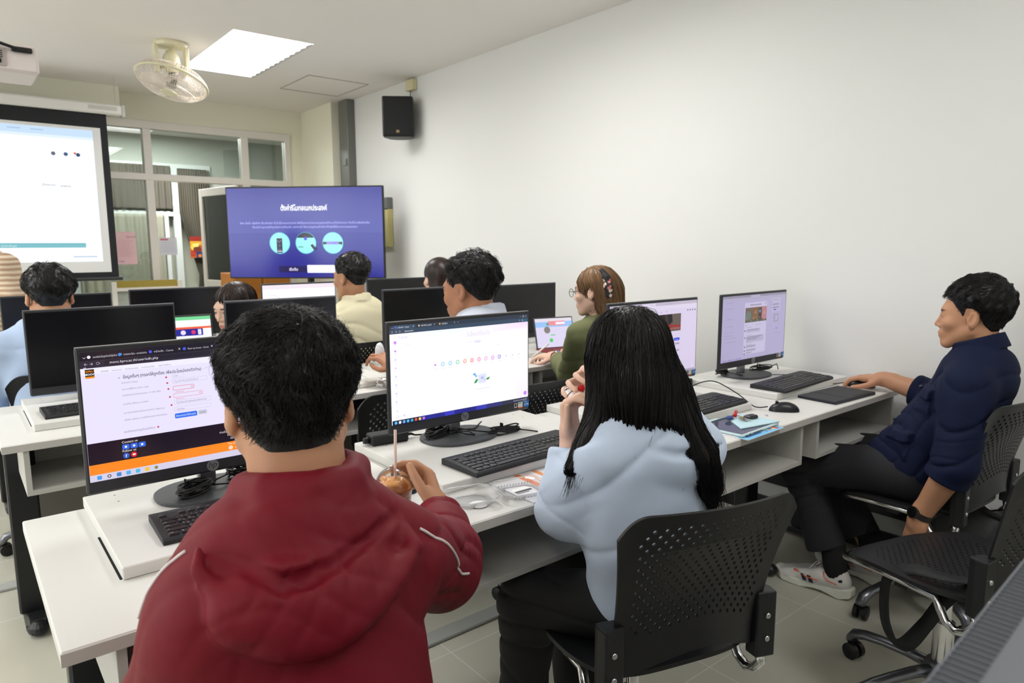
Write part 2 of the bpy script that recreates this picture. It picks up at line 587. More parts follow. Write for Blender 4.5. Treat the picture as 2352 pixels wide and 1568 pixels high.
# ------------------------------------------------------------------ glazed partition in the front wall
def partition():
    o = bpy.data.objects.new('window_1', None); COL.objects.link(o)
    struct(o, 'white framed glazed partition to the corridor', 'window')
    y0, y1 = YF - 0.02, YF + 0.08
    m = MB()
    m.box(OX0, OX1, y0, y1, 2.40, OZ1, bev=.004)
    m.box(OX0, OX1, y0, y1, 1.945, 2.005, bev=.004)
    for xa, xb in ((1.478, 1.545), (2.345, 2.415), (2.785, OX1 - .001), (OX0 + .001, OX0 + .06), (0.8, .86)):
        m.box(xa, xb, y0 + .003, y1 - .003, 0, 2.41, bev=.004)
    m.build('window_frame', M_frame, o)
    m = MB()
    m.box(OX0 + .06, 1.478, YF + .02, YF + .028, 0.62, 1.945); m.box(OX0 + .06, 1.478, YF + .02, YF + .028, 2.005, 2.40)
    m.box(1.545, 2.345, YF + .02, YF + .028, 2.005, 2.40); m.box(2.415, 2.785, YF + .02, YF + .028, 2.005, 2.40)
    m.box(2.415, 2.785, YF + .02, YF + .028, 0.0, 1.945)
    m.build('window_pane', M_glass, o)
    # low rail with gold strip
    m = MB(); m.box(1.12, 1.70, YF - .12, YF - .06, .955, .985); m.box(1.121, 1.16, YF - .117, YF - .063, .0, 1.04); m.box(1.66, 1.699, YF - .117, YF - .063, 0, 1.04)
    m.box(1.12, 1.70, YF - .12, YF - .06, .30, .34)
    tg = m.build('low_screen_frame', M_frame)
    m = MB(); m.box(1.16, 1.66, YF - .10, YF - .08, .985, 1.045); m.build('gold_strip', mat('gold_strip', rgb(168, 148, 66), rough=0.5), tg)
    m = MB(); m.box(1.16, 1.66, YF - .09, YF - .085, .34, .955); m.build('lace_panel', mat('lace', rgb(170, 176, 168), rough=0.9, vary=0.25, vscale=30), tg)
    tg.name = 'low_folding_screen'
    tag(tg, 'low white framed screen with a gold top strip below the projection screen', 'room divider')
partition()

# open glass door swung into the corridor
def corridor_door():
    a = math.radians(62)
    o = bpy.data.objects.new('door_1', None); COL.objects.link(o)
    struct(o, 'white framed glass door standing open into the corridor', 'door')
    hx, hy = 2.34, YF + .06
    o.location = (hx, hy, 0); o.rotation_euler = (0, 0, PI - a - math.radians(18))
    w = 0.86
    m = MB()
    for x0, x1, z0, z1 in ((0, .07, .01, 1.95), (w - .07, w, .01, 1.95), (.07, w - .07, 1.87, 1.95), (.07, w - .07, .01, .12), (.07, w - .07, .92, .99)):
        m.box(x0, x1, -.02, .02, z0, z1, bev=.003)
    m.build('door_frame', M_frame, o)
    m = MB(); m.box(.07, w - .07, -.004, .004, .12, .92); m.box(.07, w - .07, -.004, .004, .99, 1.87); m.build('door_pane', M_glass, o)
    m = MB(); m.tube([(w - .035, -.02, .98), (w - .035, -.06, .98), (w - .035, -.06, 1.12), (w - .035, -.02, 1.12)], .009); m.build('door_handle', M_chrome, o, smooth=True)
corridor_door()

# corridor shell beyond
YC = 9.5
M_corr = mat('corridor_paint', rgb(176, 182, 172), rough=0.8)
f = MB(); f.box(-1.0, 5.2, YF + .12, YC + .1, -.1, 0)
struct(f.build('floor_corridor', mat('corridor_floor', rgb(170, 166, 150), rough=0.3)), 'tiled corridor floor beyond the glass', 'floor')
f = MB(); f.box(-1.0, 5.2, YF + .12, YC + .1, H, H + .1)
struct(f.build('ceiling_corridor', M_ceil), 'corridor ceiling beyond the glass', 'ceiling')
f = MB()
f.box(-1.0, 1.15, YC, YC + .1, 0, H); f.box(2.74, 5.2, YC, YC + .1, 0, H); f.box(1.15, 2.74, YC, YC + .1, 2.36, H); f.box(2.34, 2.74, YC, YC + .1, 0, .55)
f.box(-1.1, -1.0, YF + .12, YC + .1, 0, H); f.box(5.2, 5.3, YF + .12, YC + .1, 0, H)
struct(f.build('wall_corridor', M_corr), 'grey green corridor wall beyond the glass', 'wall')
o = bpy.data.objects.new('window_2', None); COL.objects.link(o); struct(o, 'white framed corridor windows with curtains, beyond the glass', 'window')
m = MB()
for x0, x1, z0, z1 in ((1.15, 1.22, 0, 2.36), (2.27, 2.35, 0, 2.36), (2.69, 2.74, 0, 2.36), (1.15, 2.74, 2.31, 2.36), (1.15, 2.74, 1.84, 1.91), (1.15, 2.27, 1.72, 1.78), (2.16, 2.21, 0, 1.75), (1.7, 1.75, 0, 2.36)):
    e_ = .004 if (x1 - x0) < .2 else 0
    m.box(x0, x1, YC - .03 + e_, YC + .05 - e_, z0, z1)
m.build('window_frame', mat('corridor_frame', rgb(205, 212, 208), rough=0.4), o)
m = MB(); m.box(1.2, 2.7, YC + .1, YC + .105, 0, 2.36)
m.build('window_pane', mat('daylight_blind', rgb(196, 200, 182), rough=0.7), o)
def curtain(name, label, x0, x1, z0, z1, col, y=YC - .05, amp=.018, waves=14, gather=None):
    mb = MB(); nx = waves * 8; nz = 24
    vs = []
    for j in range(nz + 1):
        t = j / nz
        z = z0 + (z1 - z0) * t
        for i in range(nx + 1):
            s = i / nx
            x = x0 + (x1 - x0) * s
            if gather:
                g = gather(t); x = gather.cx + (x - gather.cx) * g if hasattr(gather, 'cx') else x
            vs.append((x, y + amp * math.sin(s * waves * 2 * PI) * (0.6 + .4 * math.sin(7 * s + 3 * t)), z))
    fs = [(j * (nx + 1) + i, j * (nx + 1) + i + 1, (j + 1) * (nx + 1) + i + 1, (j + 1) * (nx + 1) + i) for j in range(nz) for i in range(nx)]
    mb.add(vs, fs)
    c = mb.build(name, mat('curtain_' + str(col[0]), rgb(*col), rough=0.9), None, smooth=True, solid=.004)
    return tag(c, label, 'curtain')
curtain('curtain', 'grey brown pleated curtain behind the upper corridor panes', 1.22, 2.26, 1.80, 2.33, (92, 88, 78))
curtain('curtain', 'pale sheer curtain covering the corridor door glass', 1.22, 2.15, 0.75, 1.74, (150, 150, 134), y=YC - .045, waves=10)
class _G:
    cx = 2.60
    def __call__(s, t):
        z = .45 + 1.85 * t
        return 1.0 if z > 1.75 else (0.28 + .72 * max(0, (z - .98)) / .77 if z > .98 else .28 + .25 * (0.98 - z) / .5)
curtain('curtain', 'dark tied-back curtain hanging beyond the glass door', 2.34, 2.72, .45, 2.30, (84, 80, 68), gather=_G())
# corridor lamp (bright strips seen in the top left pane)
t = thing('ceiling_light', 'bright louvred corridor light above the leftmost glass pane', 'ceiling light', (1.9, 8.6, H))
m = MB(); m.box(-.6, .6, -.3, .3, -.02, -.001); m.build('housing', M_reflector, t)
m = MB()
for k in range(5): m.box(-.58 + .24 * k, -.58 + .24 * k + .14, -.28, .28, -.03, -.02)
m.build('diffuser', emit_mat('corridor_tube', (1, .98, .93), 6.0), t)
L = bpy.data.lights.new('lamp_light', 'AREA'); L.shape = 'RECTANGLE'; L.size = 1.1; L.size_y = .5; L.energy = 60
lo = bpy.data.objects.new('lamp_light', L); COL.objects.link(lo); lo.parent = t; lo.location = (0, 0, -.04)

# papers taped to the partition glass
M_print = vcol_mat('printed_paper', 0.6)
def paper_on_glass(name, label, x0, x1, z0, z1, bg, items, y=YF - .001):
    w, h = x1 - x0, z1 - z0
    p = Pic(w, h, bg, .0005)
    for kind, *a in items: getattr(p, kind)(*a)
    ob = p.mb.build(name, M_print, None)
    ob.location = ((x0 + x1) / 2, y, (z0 + z1) / 2)
    return tag(ob, label, 'paper notice')
its = [('text', .78, .18, 'ประกาศ', .09, (150, 90, 100), 'CENTER')]
for k in range(9): its.append(('rect', .12, .26 + .06 * k, .86 - (k % 3) * .08, .268 + .06 * k, (206, 160, 168)))
its.append(('text', .18, .93, 'ก.พ.', .09, (110, 120, 180)))
paper_on_glass('paper_notice', 'pink sheet of typed notice taped to the glass beside the projection screen', 1.185, 1.365, 1.19, 1.48, (236, 196, 202), its, y=YF + .015)
its = [('rect', .06, .06, .5, .16, (206, 110, 120))] + [('rect', .1, .28 + .12 * k, .9, .30 + .12 * k, (190, 194, 206)) for k in range(5)]
paper_on_glass('paper_notice', 'white sheet with a red heading taped right of the tall mullion', 1.55, 1.70, 1.27, 1.43, (214, 216, 226), its, y=YF - .022)
its = [('rect', 0, 0, 1, .22, (150, 40, 26)), ('rect', 0, .22, 1, .4, (226, 160, 40)), ('disc', .3, .5, .14, (240, 200, 70)), ('disc', .6, .62, .18, (120, 50, 40)), ('rect', .5, .72, 1, 1, (40, 60, 110)),
       ('disc', .2, .78, .12, (180, 60, 40)), ('poly', [(.2, .34), (.8, .3), (.7, .48), (.3, .5)], (236, 220, 120)), ('disc', .8, .9, .08, (220, 120, 40))]
paper_on_glass('poster', 'small red and yellow picture poster in front of the tied-back curtain', 2.42, 2.56, 1.2, 1.47, (190, 90, 30), its, y=YC - .10)
# frosted lettering on the pane
p = Pic(.5, .17, (190, 196, 188), .0004); p.mb = MB()
p.text(.02, .35, 'ห้องคอมพิวเตอร์', .26, (150, 156, 146)); p.text(.02, .8, 'กรุณาถอดรองเท้า', .26, (150, 156, 146))
ob = p.mb.build('window_lettering', M_print, None); ob.location = (1.28, YF + .018, 1.12); ob['kind'] = 'structure'

# ------------------------------------------------------------------ duct, breaker box, speaker, junction box
m = MB(); m.box(3.02, XR - .001, 6.12, 6.30, 0, H - .003, bev=.004)
m.box(3.012, 3.02, 6.16, 6.22, 2.1, 2.16)
tag(m.build('cable_duct', mat('grey_duct', rgb(112, 112, 106), rough=0.4)), 'dark grey vertical cable duct beside the corner pillar', 'cable duct')
t = thing('breaker_box', 'narrow cream and grey breaker box on the wall behind the television', 'breaker box', (XR, 5.545, 1.34))
m = MB(); m.box(-.05, -.001, -.09, .09, 0.0, .33, bev=.004); m.build('cover', mat('cream_box', rgb(214, 204, 140), rough=.4), t)
m = MB(); m.box(-.06, -.001, -.09, .09, .33, .43, bev=.004); m.build('switch_panel', mat('grey_box', rgb(120, 122, 122), rough=.4), t)

t = thing('wall_speaker', 'black loudspeaker mounted high on the right wall', 'speaker', (2.95, 5.06, 2.215), math.radians(-36))
m = MB()
# cabinet: flat grille front facing -y, rounded back
prof = [(-.15, -.08), (.15, -.08), (.15, .0), (.11, .09), (.05, .12), (-.05, .12), (-.11, .09), (-.15, .0)]
m.prism([(x * .82, y) for x, y in prof], 0, .315); m.build('cabinet', M_black_p, t, bevel=.012)
m = MB(); m.box(-.112, .112, -.088, -.08, .012, .303, bev=.003); m.build('grille', mat('speaker_grille', rgb(20, 21, 24), rough=.7, bump=.4, bscale=900), t)
m = MB(); m.box(-.012, .012, -.091, -.088, .03, .05); m.build('badge', mat('gold_badge', rgb(170, 150, 110), rough=.3, metal=.6), t)
m = MB(); m.tube([(.02, .10, .16), (.06, .13, .16), (.095, .155, .16)], .018); m.build('bracket', M_black_p, t)
t = thing('junction_box', 'small cream junction box above the wall speaker', 'junction box', (XR, 5.06, 2.60))
m = MB(); m.box(-.05, -.001, -.055, .055, 0, .085, bev=.005); m.build('box_body', mat('cream_pvc', rgb(222, 214, 172), rough=.4), t)
m = MB(); m.tube([(-.03, 0, .0), (-.04, -.005, -.05), (-.03, -.02, -.1), (-.045, -.04, -.14), (-.06, -.04, -.19)], .004); m.build('cable', mat('grey_cable', rgb(110, 106, 96), rough=.5), t, smooth=True)

# ------------------------------------------------------------------ orbit fan
M_fan = mat('fan_cream', rgb(226, 220, 188), rough=.35)
M_fanw = mat('fan_wire', rgb(222, 212, 200), rough=.3)
t = thing('ceiling_fan', 'cream orbiting ceiling fan with a caged bowl of blades', 'ceiling fan', (1.30, 5.20, H))
m = MB()
m.lathe([(0.0, 0), (.10, 0), (.105, -.012), (.10, -.03), (0, -.03)], n=32)
for sx in (-1, 1):
    m.box(sx * .095 - .012, sx * .095 + .012, -.03, .03, -.20, -.02, bev=.003)
m.build('ceiling_bracket', M_fan, t)
m = MB(); m.lathe([(0, -.05), (.03, -.055), (.05, -.09), (.055, -.13), (.05, -.17), (.03, -.19), (0, -.19)], n=24); m.cyl(0, 0, -.07, -.01, .012); m.tube([(-.1, 0, -.17), (.1, 0, -.17)], .008)
m.build('motor', M_fan, t, smooth=True)
hd = bpy.data.objects.new('fan_head', None); COL.objects.link(hd); hd.parent = t; hd.location = (0.0, 0.02, -.245); hd.rotation_euler = (math.radians(-8), math.radians(17), 0)
RF = .225
def ring(mb, r, z, w, n=48):
    mb.tube([(r * math.cos(2 * PI * k / n), r * math.sin(2 * PI * k / n), z) for k in range(n)], w, 6, closed=True)
m = MB(); ring(m, RF, 0, .009); m.build('rim', M_fan, hd, smooth=True)
m = MB()
def bowl_z(r, s): return s * (.085 * math.sqrt(max(0, 1 - (r / RF) ** 2.6)))
for k in range(84):
    a = 2 * PI * k / 84
    for s in (-1, 1):
        pts = [(RF * q * math.cos(a + .25 * (1 - q)), RF * q * math.sin(a + .25 * (1 - q)), bowl_z(RF * q, s)) for q in (1, .97, .9, .75, .55, .25)]
        m.tube(pts, .0013, 4, caps=False)
for s in (-1, 1):
    for q in (.55, .85): ring(m, RF * q, bowl_z(RF * q, s), .0016)
m.build('wire_cage', M_fanw, hd)
m = MB(); m.lathe([(0, -.083), (.05, -.083), (.052, -.088), (0, -.09)], n=24); m.build('badge', M_fan, hd)
m = MB(); m.lathe([(0, -.045), (.03, -.04), (.034, 0), (.03, .05), (0, .1)], n=24); m.build('hub', mat('fan_hub', rgb(120, 116, 110), rough=.3), hd, smooth=True)
for k in range(3):
    m = MB(); vs = []; nn = 10
    for i in range(nn + 1):
        r = .03 + .17 * i / nn
        wd = .11 * math.sin(PI * (.25 + .62 * i / nn))
        for j in range(7):
            s = (j / 6 - .5)
            a = s * wd / r * 1.1 if r > .06 else s * wd / .06
            vs.append((r * math.cos(a), r * math.sin(a), .018 * s * 2 - .012 * (2 * s) ** 2))
    m.add(vs, [(i * 7 + j, i * 7 + j + 1, (i + 1) * 7 + j + 1, (i + 1) * 7 + j) for i in range(nn) for j in range(6)])
    b = m.build('fan_blade', mat('fan_blade', rgb(232, 222, 212), rough=.2), hd, smooth=True, solid=.002)
    b.rotation_euler = (0, 0, k * 2 * PI / 3 + .5)

# ------------------------------------------------------------------ projector under the ceiling
t = thing('projector', 'white projector hanging from the ceiling at the left edge', 'projector', (.20, 3.62, 2.045))
m = MB(); m.box(-.17, .17, -.13, .13, 0, .115, bev=.012); m.build('housing', mat('projector_white', rgb(222, 212, 208), rough=.4), t)
m = MB(); m.box(-.10, .06, -.1345, -.13, .02, .085); m.build('connector_panel', mat('projector_grey', rgb(176, 166, 162), rough=.5), t)
m = MB()
for k in range(4): m.box(-.08 + .035 * k, -.06 + .035 * k, -.137, -.1345, .03, .045)
for k in range(4): m.box(.02 , .05, -.137, -.1345, .05 + .008 * k, .053 + .008 * k)
m.build('sockets', M_black_p, t)
m = MB(); m.box(.08, .15, -.145, -.13, .078, .098, bev=.004); m.tube([(.10, -.14, .09), (.04, -.16, .10), (-.05, -.15, .13), (-.12, -.13, .17), (-.2, -.1, .24)], .006); m.build('power_plug', M_black_p, t)
m = MB(); m.cyl(-.02, .0, .115, .655, .018); m.box(-.1, .06, -.06, .06, .115, .13); m.cyl(-.02, 0, .63, .655, .06); m.build('ceiling_mount', mat('mount_white', rgb(210, 208, 204), rough=.4), t)
m = MB(); m.lathe([(0, .13), (.035, .13), (.04, .15), (.03, .155), (0, .14)], cx=-.06, cy=0, cz=.06, axis='y', n=24); m.build('lens', M_black_p, t)

# ------------------------------------------------------------------ projection screen
t = thing('projection_screen', 'pull-down projection screen with a lit web page and black border', 'projection screen', (.05, 6.5, 0))
m = MB(); m.box(-1.4, 1.17, -.05, .05, 2.395, 2.475, bev=.012); m.build('case', mat('screen_case', rgb(216, 214, 208), rough=.35), t)
m = MB(); m.box(.93, 1.13, -.0515, -.05, 2.425, 2.455); m.build('case_badge', mat('case_badge', rgb(190, 186, 178), rough=.3), t)
m = MB(); m.box(1.165, 1.19, -.045, .045, 2.385, 2.48, bev=.004); m.tube([(1.13, .0, 2.47), (1.13, .0, 2.7)], .002); m.build('case_end', mat('case_end', rgb(186, 184, 178), rough=.35), t)
p = Pic(2.24, 1.30, (20, 22, 28), .0008); p.mb = MB()
m = MB(); m.box(-1.3, 1.055, -.012, -.010, 1.10, 2.40); m.build('border', mat('screen_border', rgb(18, 19, 24), rough=.7), t)
m = MB(); m.box(-1.22, 1.005, -.014, -.012, 1.145, 2.285); m.build('fabric', mat('screen_fabric', rgb(214, 214, 212), rough=.8), t)
m = MB(); m.tube([(-1.32, -.01, 1.092), (1.08, -.01, 1.092)], .016, 12); m.build('bottom_bar', mat('bar_black', rgb(40, 40, 44), rough=.35), t)
p = Pic(2.05, 1.03, (250, 252, 254), .0006)
p.rect(0, 0, 1, .055, (196, 220, 242)); p.rect(0, .055, 1, .075, (222, 236, 248))
for k in range(6): p.rect(.45 + .07 * k, .02, .49 + .07 * k, .03, (170, 196, 226))
for k, c in enumerate(((90, 100, 120), (70, 90, 130), (40, 70, 110))): p.disc(.865 + .04 * k, .19, .014, c)
p.disc(.935, .18, .008, (230, 60, 60)); p.text(.82, .43, 'เลือกภาษา', .022, (120, 130, 150)); p.text(.88, .435, 'รายการ', .022, (70, 80, 100))
p.rect(.45, .855, .945, .89, (120, 186, 196)); p.text(.7, .882, 'บันทึกข้อมูล', .02, (220, 240, 242), 'CENTER')
p.rect(.46, .52, .75, .523, (222, 228, 236)); p.rect(.9, .955, .98, .965, (190, 205, 225))
ob = p.mb.build('projected_image', vcol_mat('projected_picture', .8, emit=True, strength=1.0), t); ob.location = (-.075, -.016, 1.745)

# ------------------------------------------------------------------ television
def television():
    a, b = Vector((1.895, 6.166, 0)), Vector((2.86, 5.19, 0))
    w = (b - a).length; ang = math.atan2(b.y - a.y, b.x - a.x)
    c = (a + b) / 2
    t = thing('television', 'large flat television showing a blue remote control page', 'television', (c.x, c.y, 0), ang)
    z0, z1 = 1.075, 1.845; h = z1 - z0
    m = MB(); m.box(-w / 2, w / 2, .0, .035, z0, z1, bev=.004); m.build('bezel', M_black_p, t)
    m = MB(); m.box(-.35, .35, .035, .07, z0 + .1, z1 - .25, bev=.01); m.build('back_cover', M_black_p, t)
    p = Pic(w - .02, h - .024, (38, 42, 148), .0004)
    p.grad(0, 0, 1, .5, (58, 60, 150), (54, 62, 160), 6); p.grad(0, .5, 1, 1, (44, 48, 152), (28, 28, 140), 8)
    p.text(.5, .25, 'ตั้งค่ารีโมทอเนกประสงค์', .078, (250, 250, 255), 'CENTER', bold=.03, wmax=.30)
    p.text(.5, .40, 'เลือก เริ่มต้น เพื่อตั้งค่า รีโมทอัจฉริยะ ให้เป็นรีโมทอเนกประสงค์ เพื่อให้คุณสามารถควบคุมอุปกรณ์ทั้งหมดได้อย่างสะดวก ด้วยรีโมทเพียงอันเดียว', .03, (170, 170, 245), 'CENTER', bold=.02, wmax=.84)
    p.text(.5, .445, 'ให้แน่ใจว่าอุปกรณ์ที่คุณต้องการเชื่อมต่อ นอกจากนี้ ต้องวางอุปกรณ์ใกล้กับทีวีเพื่อให้รีโมทสามารถตรวจพบ', .03, (170, 170, 245), 'CENTER', bold=.02, wmax=.74)
    for k, u in enumerate((.335, .505, .68)):
        p.disc(u, .615, .124, (60, 150, 200), 40); p.disc(u, .615, .117, (150, 246, 236), 40)
    p.rect(.315, .56, .352, .725, (12, 12, 40)); p.disc(.333, .645, .016, (60, 60, 130)); p.rect(.317, .70, .35, .712, (210, 200, 240))
    for k in range(3): p.disc(.323 + .01 * k, .59 + .012 * (k % 2), .006, (150, 140, 210)); p.disc(.323 + .01 * k, .685, .005, (150, 140, 210))
    p.disc(.505, .615, .117, (18, 22, 44), 24, a0=math.radians(30), a1=math.radians(150)); p.disc(.505, .565, .02, (80, 80, 220))
    p.rect(.455, .655, .49, .662, (10, 60, 60)); p.poly([(.535, .64), (.55, .625), (.575, .68), (.56, .70)], (20, 20, 50))
    p.poly([(.618, .60), (.645, .605), (.645, .625), (.618, .635)], (14, 18, 40)); p.poly([(.742, .60), (.715, .605), (.715, .625), (.742, .635)], (14, 18, 40))
    p.rect(.642, .598, .718, .632, (150, 140, 240)); p.rect(.675, .612, .71, .617, (90, 90, 210))
    p.rect(.325, .875, .505, .945, (20, 18, 84)); p.text(.42, .925, 'เริ่มต้น', .04, (235, 225, 255), 'CENTER', bold=.03)
    p.rrect(.51, .862, .69, .95, (252, 252, 255), .08); p.text(.6, .92, 'ยกเลิก', .035, (225, 225, 240), 'CENTER')
    ob = p.mb.build('screen', vcol_mat('screen_picture', .16, emit=True, strength=1.0, spec=.5), t); ob.location = (0, -.0006, (z0 + z1) / 2)
    m = MB(); m.cyl(.0, .09, .05, 1.4, .028); m.box(-.3, .3, .06, .09, 1.25, 1.32); m.build('stand_pole', M_black_p, t)
    m = MB(); m.box(-.45, -.39, -.25, .35, 0, .05, bev=.01); m.box(.39, .45, -.25, .35, 0, .05, bev=.01); m.box(-.42, .42, .05, .12, .02, .07); m.box(-.22, .22, -.1, .15, .62, .64); m.build('stand_base', M_black_p, t)
television()
t = thing('wooden_cabinet', 'orange brown wooden cabinet standing behind the television pole', 'cabinet', (2.30, 6.72, 0))
m = MB(); m.box(-.27, .27, -.18, .18, 0, 1.10, bev=.005); m.build('body', mat('orange_wood', rgb(196, 124, 44), rough=.45, vary=.15, vscale=6, stretch=(1, 1, 8)), t)
for s in (-1, 1):
    m = MB(); m.box(s * .135 - .125, s * .135 + .125, -.195, -.18, .04, 1.06, bev=.003); d = m.build('door', mat('orange_wood', (0, 0, 0)), t)
    m = MB(); m.cyl(s * .03, -.205, .55, .56, .008); m.box(s * .03 - .006, s * .03 + .006, -.21, -.195, .5, .6); m.build('handle', M_chrome, d)
# ------------------------------------------------------------------ desks
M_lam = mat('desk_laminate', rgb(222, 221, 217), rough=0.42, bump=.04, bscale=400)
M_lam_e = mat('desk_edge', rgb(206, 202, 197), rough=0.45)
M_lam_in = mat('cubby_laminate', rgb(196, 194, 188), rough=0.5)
M_leg = mat('black_steel', rgb(26, 27, 30), rough=0.35)
M_modesty = mat('taupe_panel', rgb(120, 116, 108), rough=0.5)
M_screen_off = mat('screen_off', (0.006, 0.006, 0.008), rough=0.18, spec=0.5)
M_mon = mat('monitor_plastic', rgb(46, 47, 52), rough=0.45, bump=.03, bscale=600)
M_mon_base = mat('monitor_base', rgb(72, 74, 78), rough=0.5, bump=.05, bscale=500)
M_silver = mat('silver_neck', rgb(150, 152, 156), rough=0.3, metal=.6)
M_scr = vcol_mat('screen_picture', .16, emit=True, strength=1.0)

def desk(label, x0, x1, y0, cubbies, legs, foot=(0.20, 0.63), panel_z=.40, slots=()):
    y1 = y0 + .652
    t = thing('computer_desk', label, 'desk', (x0, y0, 0), 0)
    w = x1 - x0
    m = MB(); m.box(0.001, w - .001, 0, .652, .724, .75, bev=.0025); m.build('desktop', M_lam, t)
    m = MB(); m.box(.001, w - .001, -.0012, .0, .7265, .7475); m.build('edge_band', M_lam_e, t)
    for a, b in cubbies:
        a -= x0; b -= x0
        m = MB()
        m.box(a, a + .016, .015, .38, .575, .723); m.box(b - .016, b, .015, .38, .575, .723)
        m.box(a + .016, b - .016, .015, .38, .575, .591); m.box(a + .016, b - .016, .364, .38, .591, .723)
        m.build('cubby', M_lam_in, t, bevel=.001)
    for lx in legs:
        lx -= x0
        m = MB(); m.box(lx - .045, lx + .045, .33, .39, .05, .722, bev=.006)
        lg = m.build('leg', M_leg, t)
        m = MB(); m.box(lx - .035, lx + .035, foot[0] + .04, foot[1] - .02, .012, .055, bev=.012)
        m.ball((lx, foot[0] + .05, .028), (.035, .045, .027)); m.build('foot', M_black_p, lg, smooth=False)
    m = MB(); m.box(.06, w - .06, .56, .575, panel_z, .722); m.build('modesty_panel', M_modesty, t)
    for sx, s0, s1 in slots:
        m = MB(); m.box(sx - x0, sx - x0 + .012, s0 - y0, s1 - y0, .7500, .7504); m.build('cable_slot', mat('slot_black', (0.004, 0.004, 0.004), rough=.9), t)
    return t
D1 = 1.177
desk('nearest left white desk, with the red-jacketed person and cup', .08, 1.566, D1, [(.155, .785), (.856, 1.52)], [.16, 1.47], slots=[(.196, 1.38, 1.62), (.882, 1.38, 1.62)])
desk('nearest right white desk, reaching the wall, with keys and tablets', 1.570, 3.06, D1, [(1.64, 2.305), (2.405, 3.05)], [1.64, 2.52, 3.0])
D2 = 2.567
desk('middle row white desk at the left, under two dark monitors', .08, 1.566, D2, [(.135, .785), (.856, 1.52)], [.14, 1.47], panel_z=.14, slots=[(.176, 2.80, 3.1)])
desk('middle row white desk by the wall, with pink doughnut and red keyboard', 1.570, 3.06, D2, [(1.64, 2.24), (2.29, 3.05)], [1.64, 2.47, 3.0])
D3 = 3.957
desk('far row white desk at the left, below the projection screen', .08, 1.50, D3, [(.155, .785)], [.16, 1.44])
desk('far row white desk below the big television', 1.52, 2.96, D3, [(1.6, 2.2)], [1.6, 2.9])
desk('white desk carrying the blurred monitor in the near right corner', .08, 1.566, D1 - 1.39 - .12, [(.155, .785)], [.16, 1.47])

def trunking(n, y):
    m = MB(); m.box(XL + 3.6, XR, y, y + .07, 0, .012, bev=.003)
    struct(m.build('trim_%d' % n, mat('floor_trunk', rgb(176, 178, 174), rough=.4, metal=.2)), 'flat grey cable trunking across the floor', 'trim')
trunking(3, D1 + .69); trunking(4, D2 + .70)

# raised white boards
def board(label, x0, x1, y0, y1, name='raised_board', z=.7504):
    t = thing(name, label, 'board', (x0, y0, z))
    w, d = x1 - x0, y1 - y0
    m = MB(); m.box(0, w, 0, d, 0, .0246, bev=.002); m.build('board_top', M_lam, t)
    m = MB()
    for u, v in ((.06, .035), (.06, .085), (w - .06, .035), (w - .06, .085)):
        m.cyl(u, d - v, .0246, .0249, .0022, n=10)
    m.build('screw_head', mat('board_screw', rgb(90, 88, 84), rough=.4, metal=.5), t)
    return t
B1 = board('white raised board under the orange-page monitor', .20, .80, 1.372, 1.838)
B2 = board('white raised board under the white-page monitor', .893, 1.535, 1.365, 1.838)
B3 = board('white raised board under the monitor hidden by long black hair', 1.66, 2.262, 1.372, 1.838)
B4 = board('white raised board under the monitor nearest the wall', 2.468, 3.055, 1.392, 1.85)
board('white raised board under the dark monitor at the left of the middle row', .178, .80, 2.71, 3.2)
board('white raised board under the second dark monitor of the middle row', .893, 1.50, 2.71, 3.2)
board('white raised board beside the white charging cable', 1.66, 2.26, 2.80, 3.2)
board('white raised board behind the red tablet keyboard', 2.36, 3.02, 2.80, 3.2)

# ------------------------------------------------------------------ monitors
MW, MH = .51, .317
def chin_marks(parent):
    m = MB(); m.lathe([(0, 0), (.0135, 0), (.0135, .0008), (0, .0008)], cx=0, cy=-.0008, cz=.0155, axis='y', n=28)
    lg = m.build('logo_disc', mat('logo_silver', rgb(150, 152, 156), rough=.3, metal=.5), parent)
    m = MB(); vs, fs, w = text_mesh('hp', .020, 3, 'CENTER')
    m.add([(p[0] + p[1] * .25 - .001, -.0012, .011 + p[1]) for p in vs], fs); m.build('logo_letters', mat('logo_dark', rgb(52, 54, 58), rough=.5), lg)
    p = Pic(.062, .021, (230, 230, 228), .00005); p.mb = MB()
    p.rect(.0, .05, .24, .9, (28, 28, 30)); p.rect(.03, .12, .21, .82, (226, 226, 222)); p.rect(.06, .2, .18, .7, (40, 40, 40))
    p.rect(.28, 0, .60, .8, (222, 224, 224)); p.rect(.28, .8, .60, 1.0, (220, 110, 70)); p.rect(.33, .15, .5, .25, (110, 110, 112)); p.rect(.33, .4, .52, .46, (150, 150, 152)); p.rect(.57, 0, .60, .8, (150, 190, 90))
    p.rect(.64, -.12, 1.0, .95, (24, 110, 190)); p.text(.68, .22, 'intel', .34, (240, 245, 250)); p.text(.68, .66, 'CORE', .36, (240, 245, 250))
    ob = p.mb.build('stickers', M_print, parent); ob.location = (MW / 2 - .034, -.0004, .018)

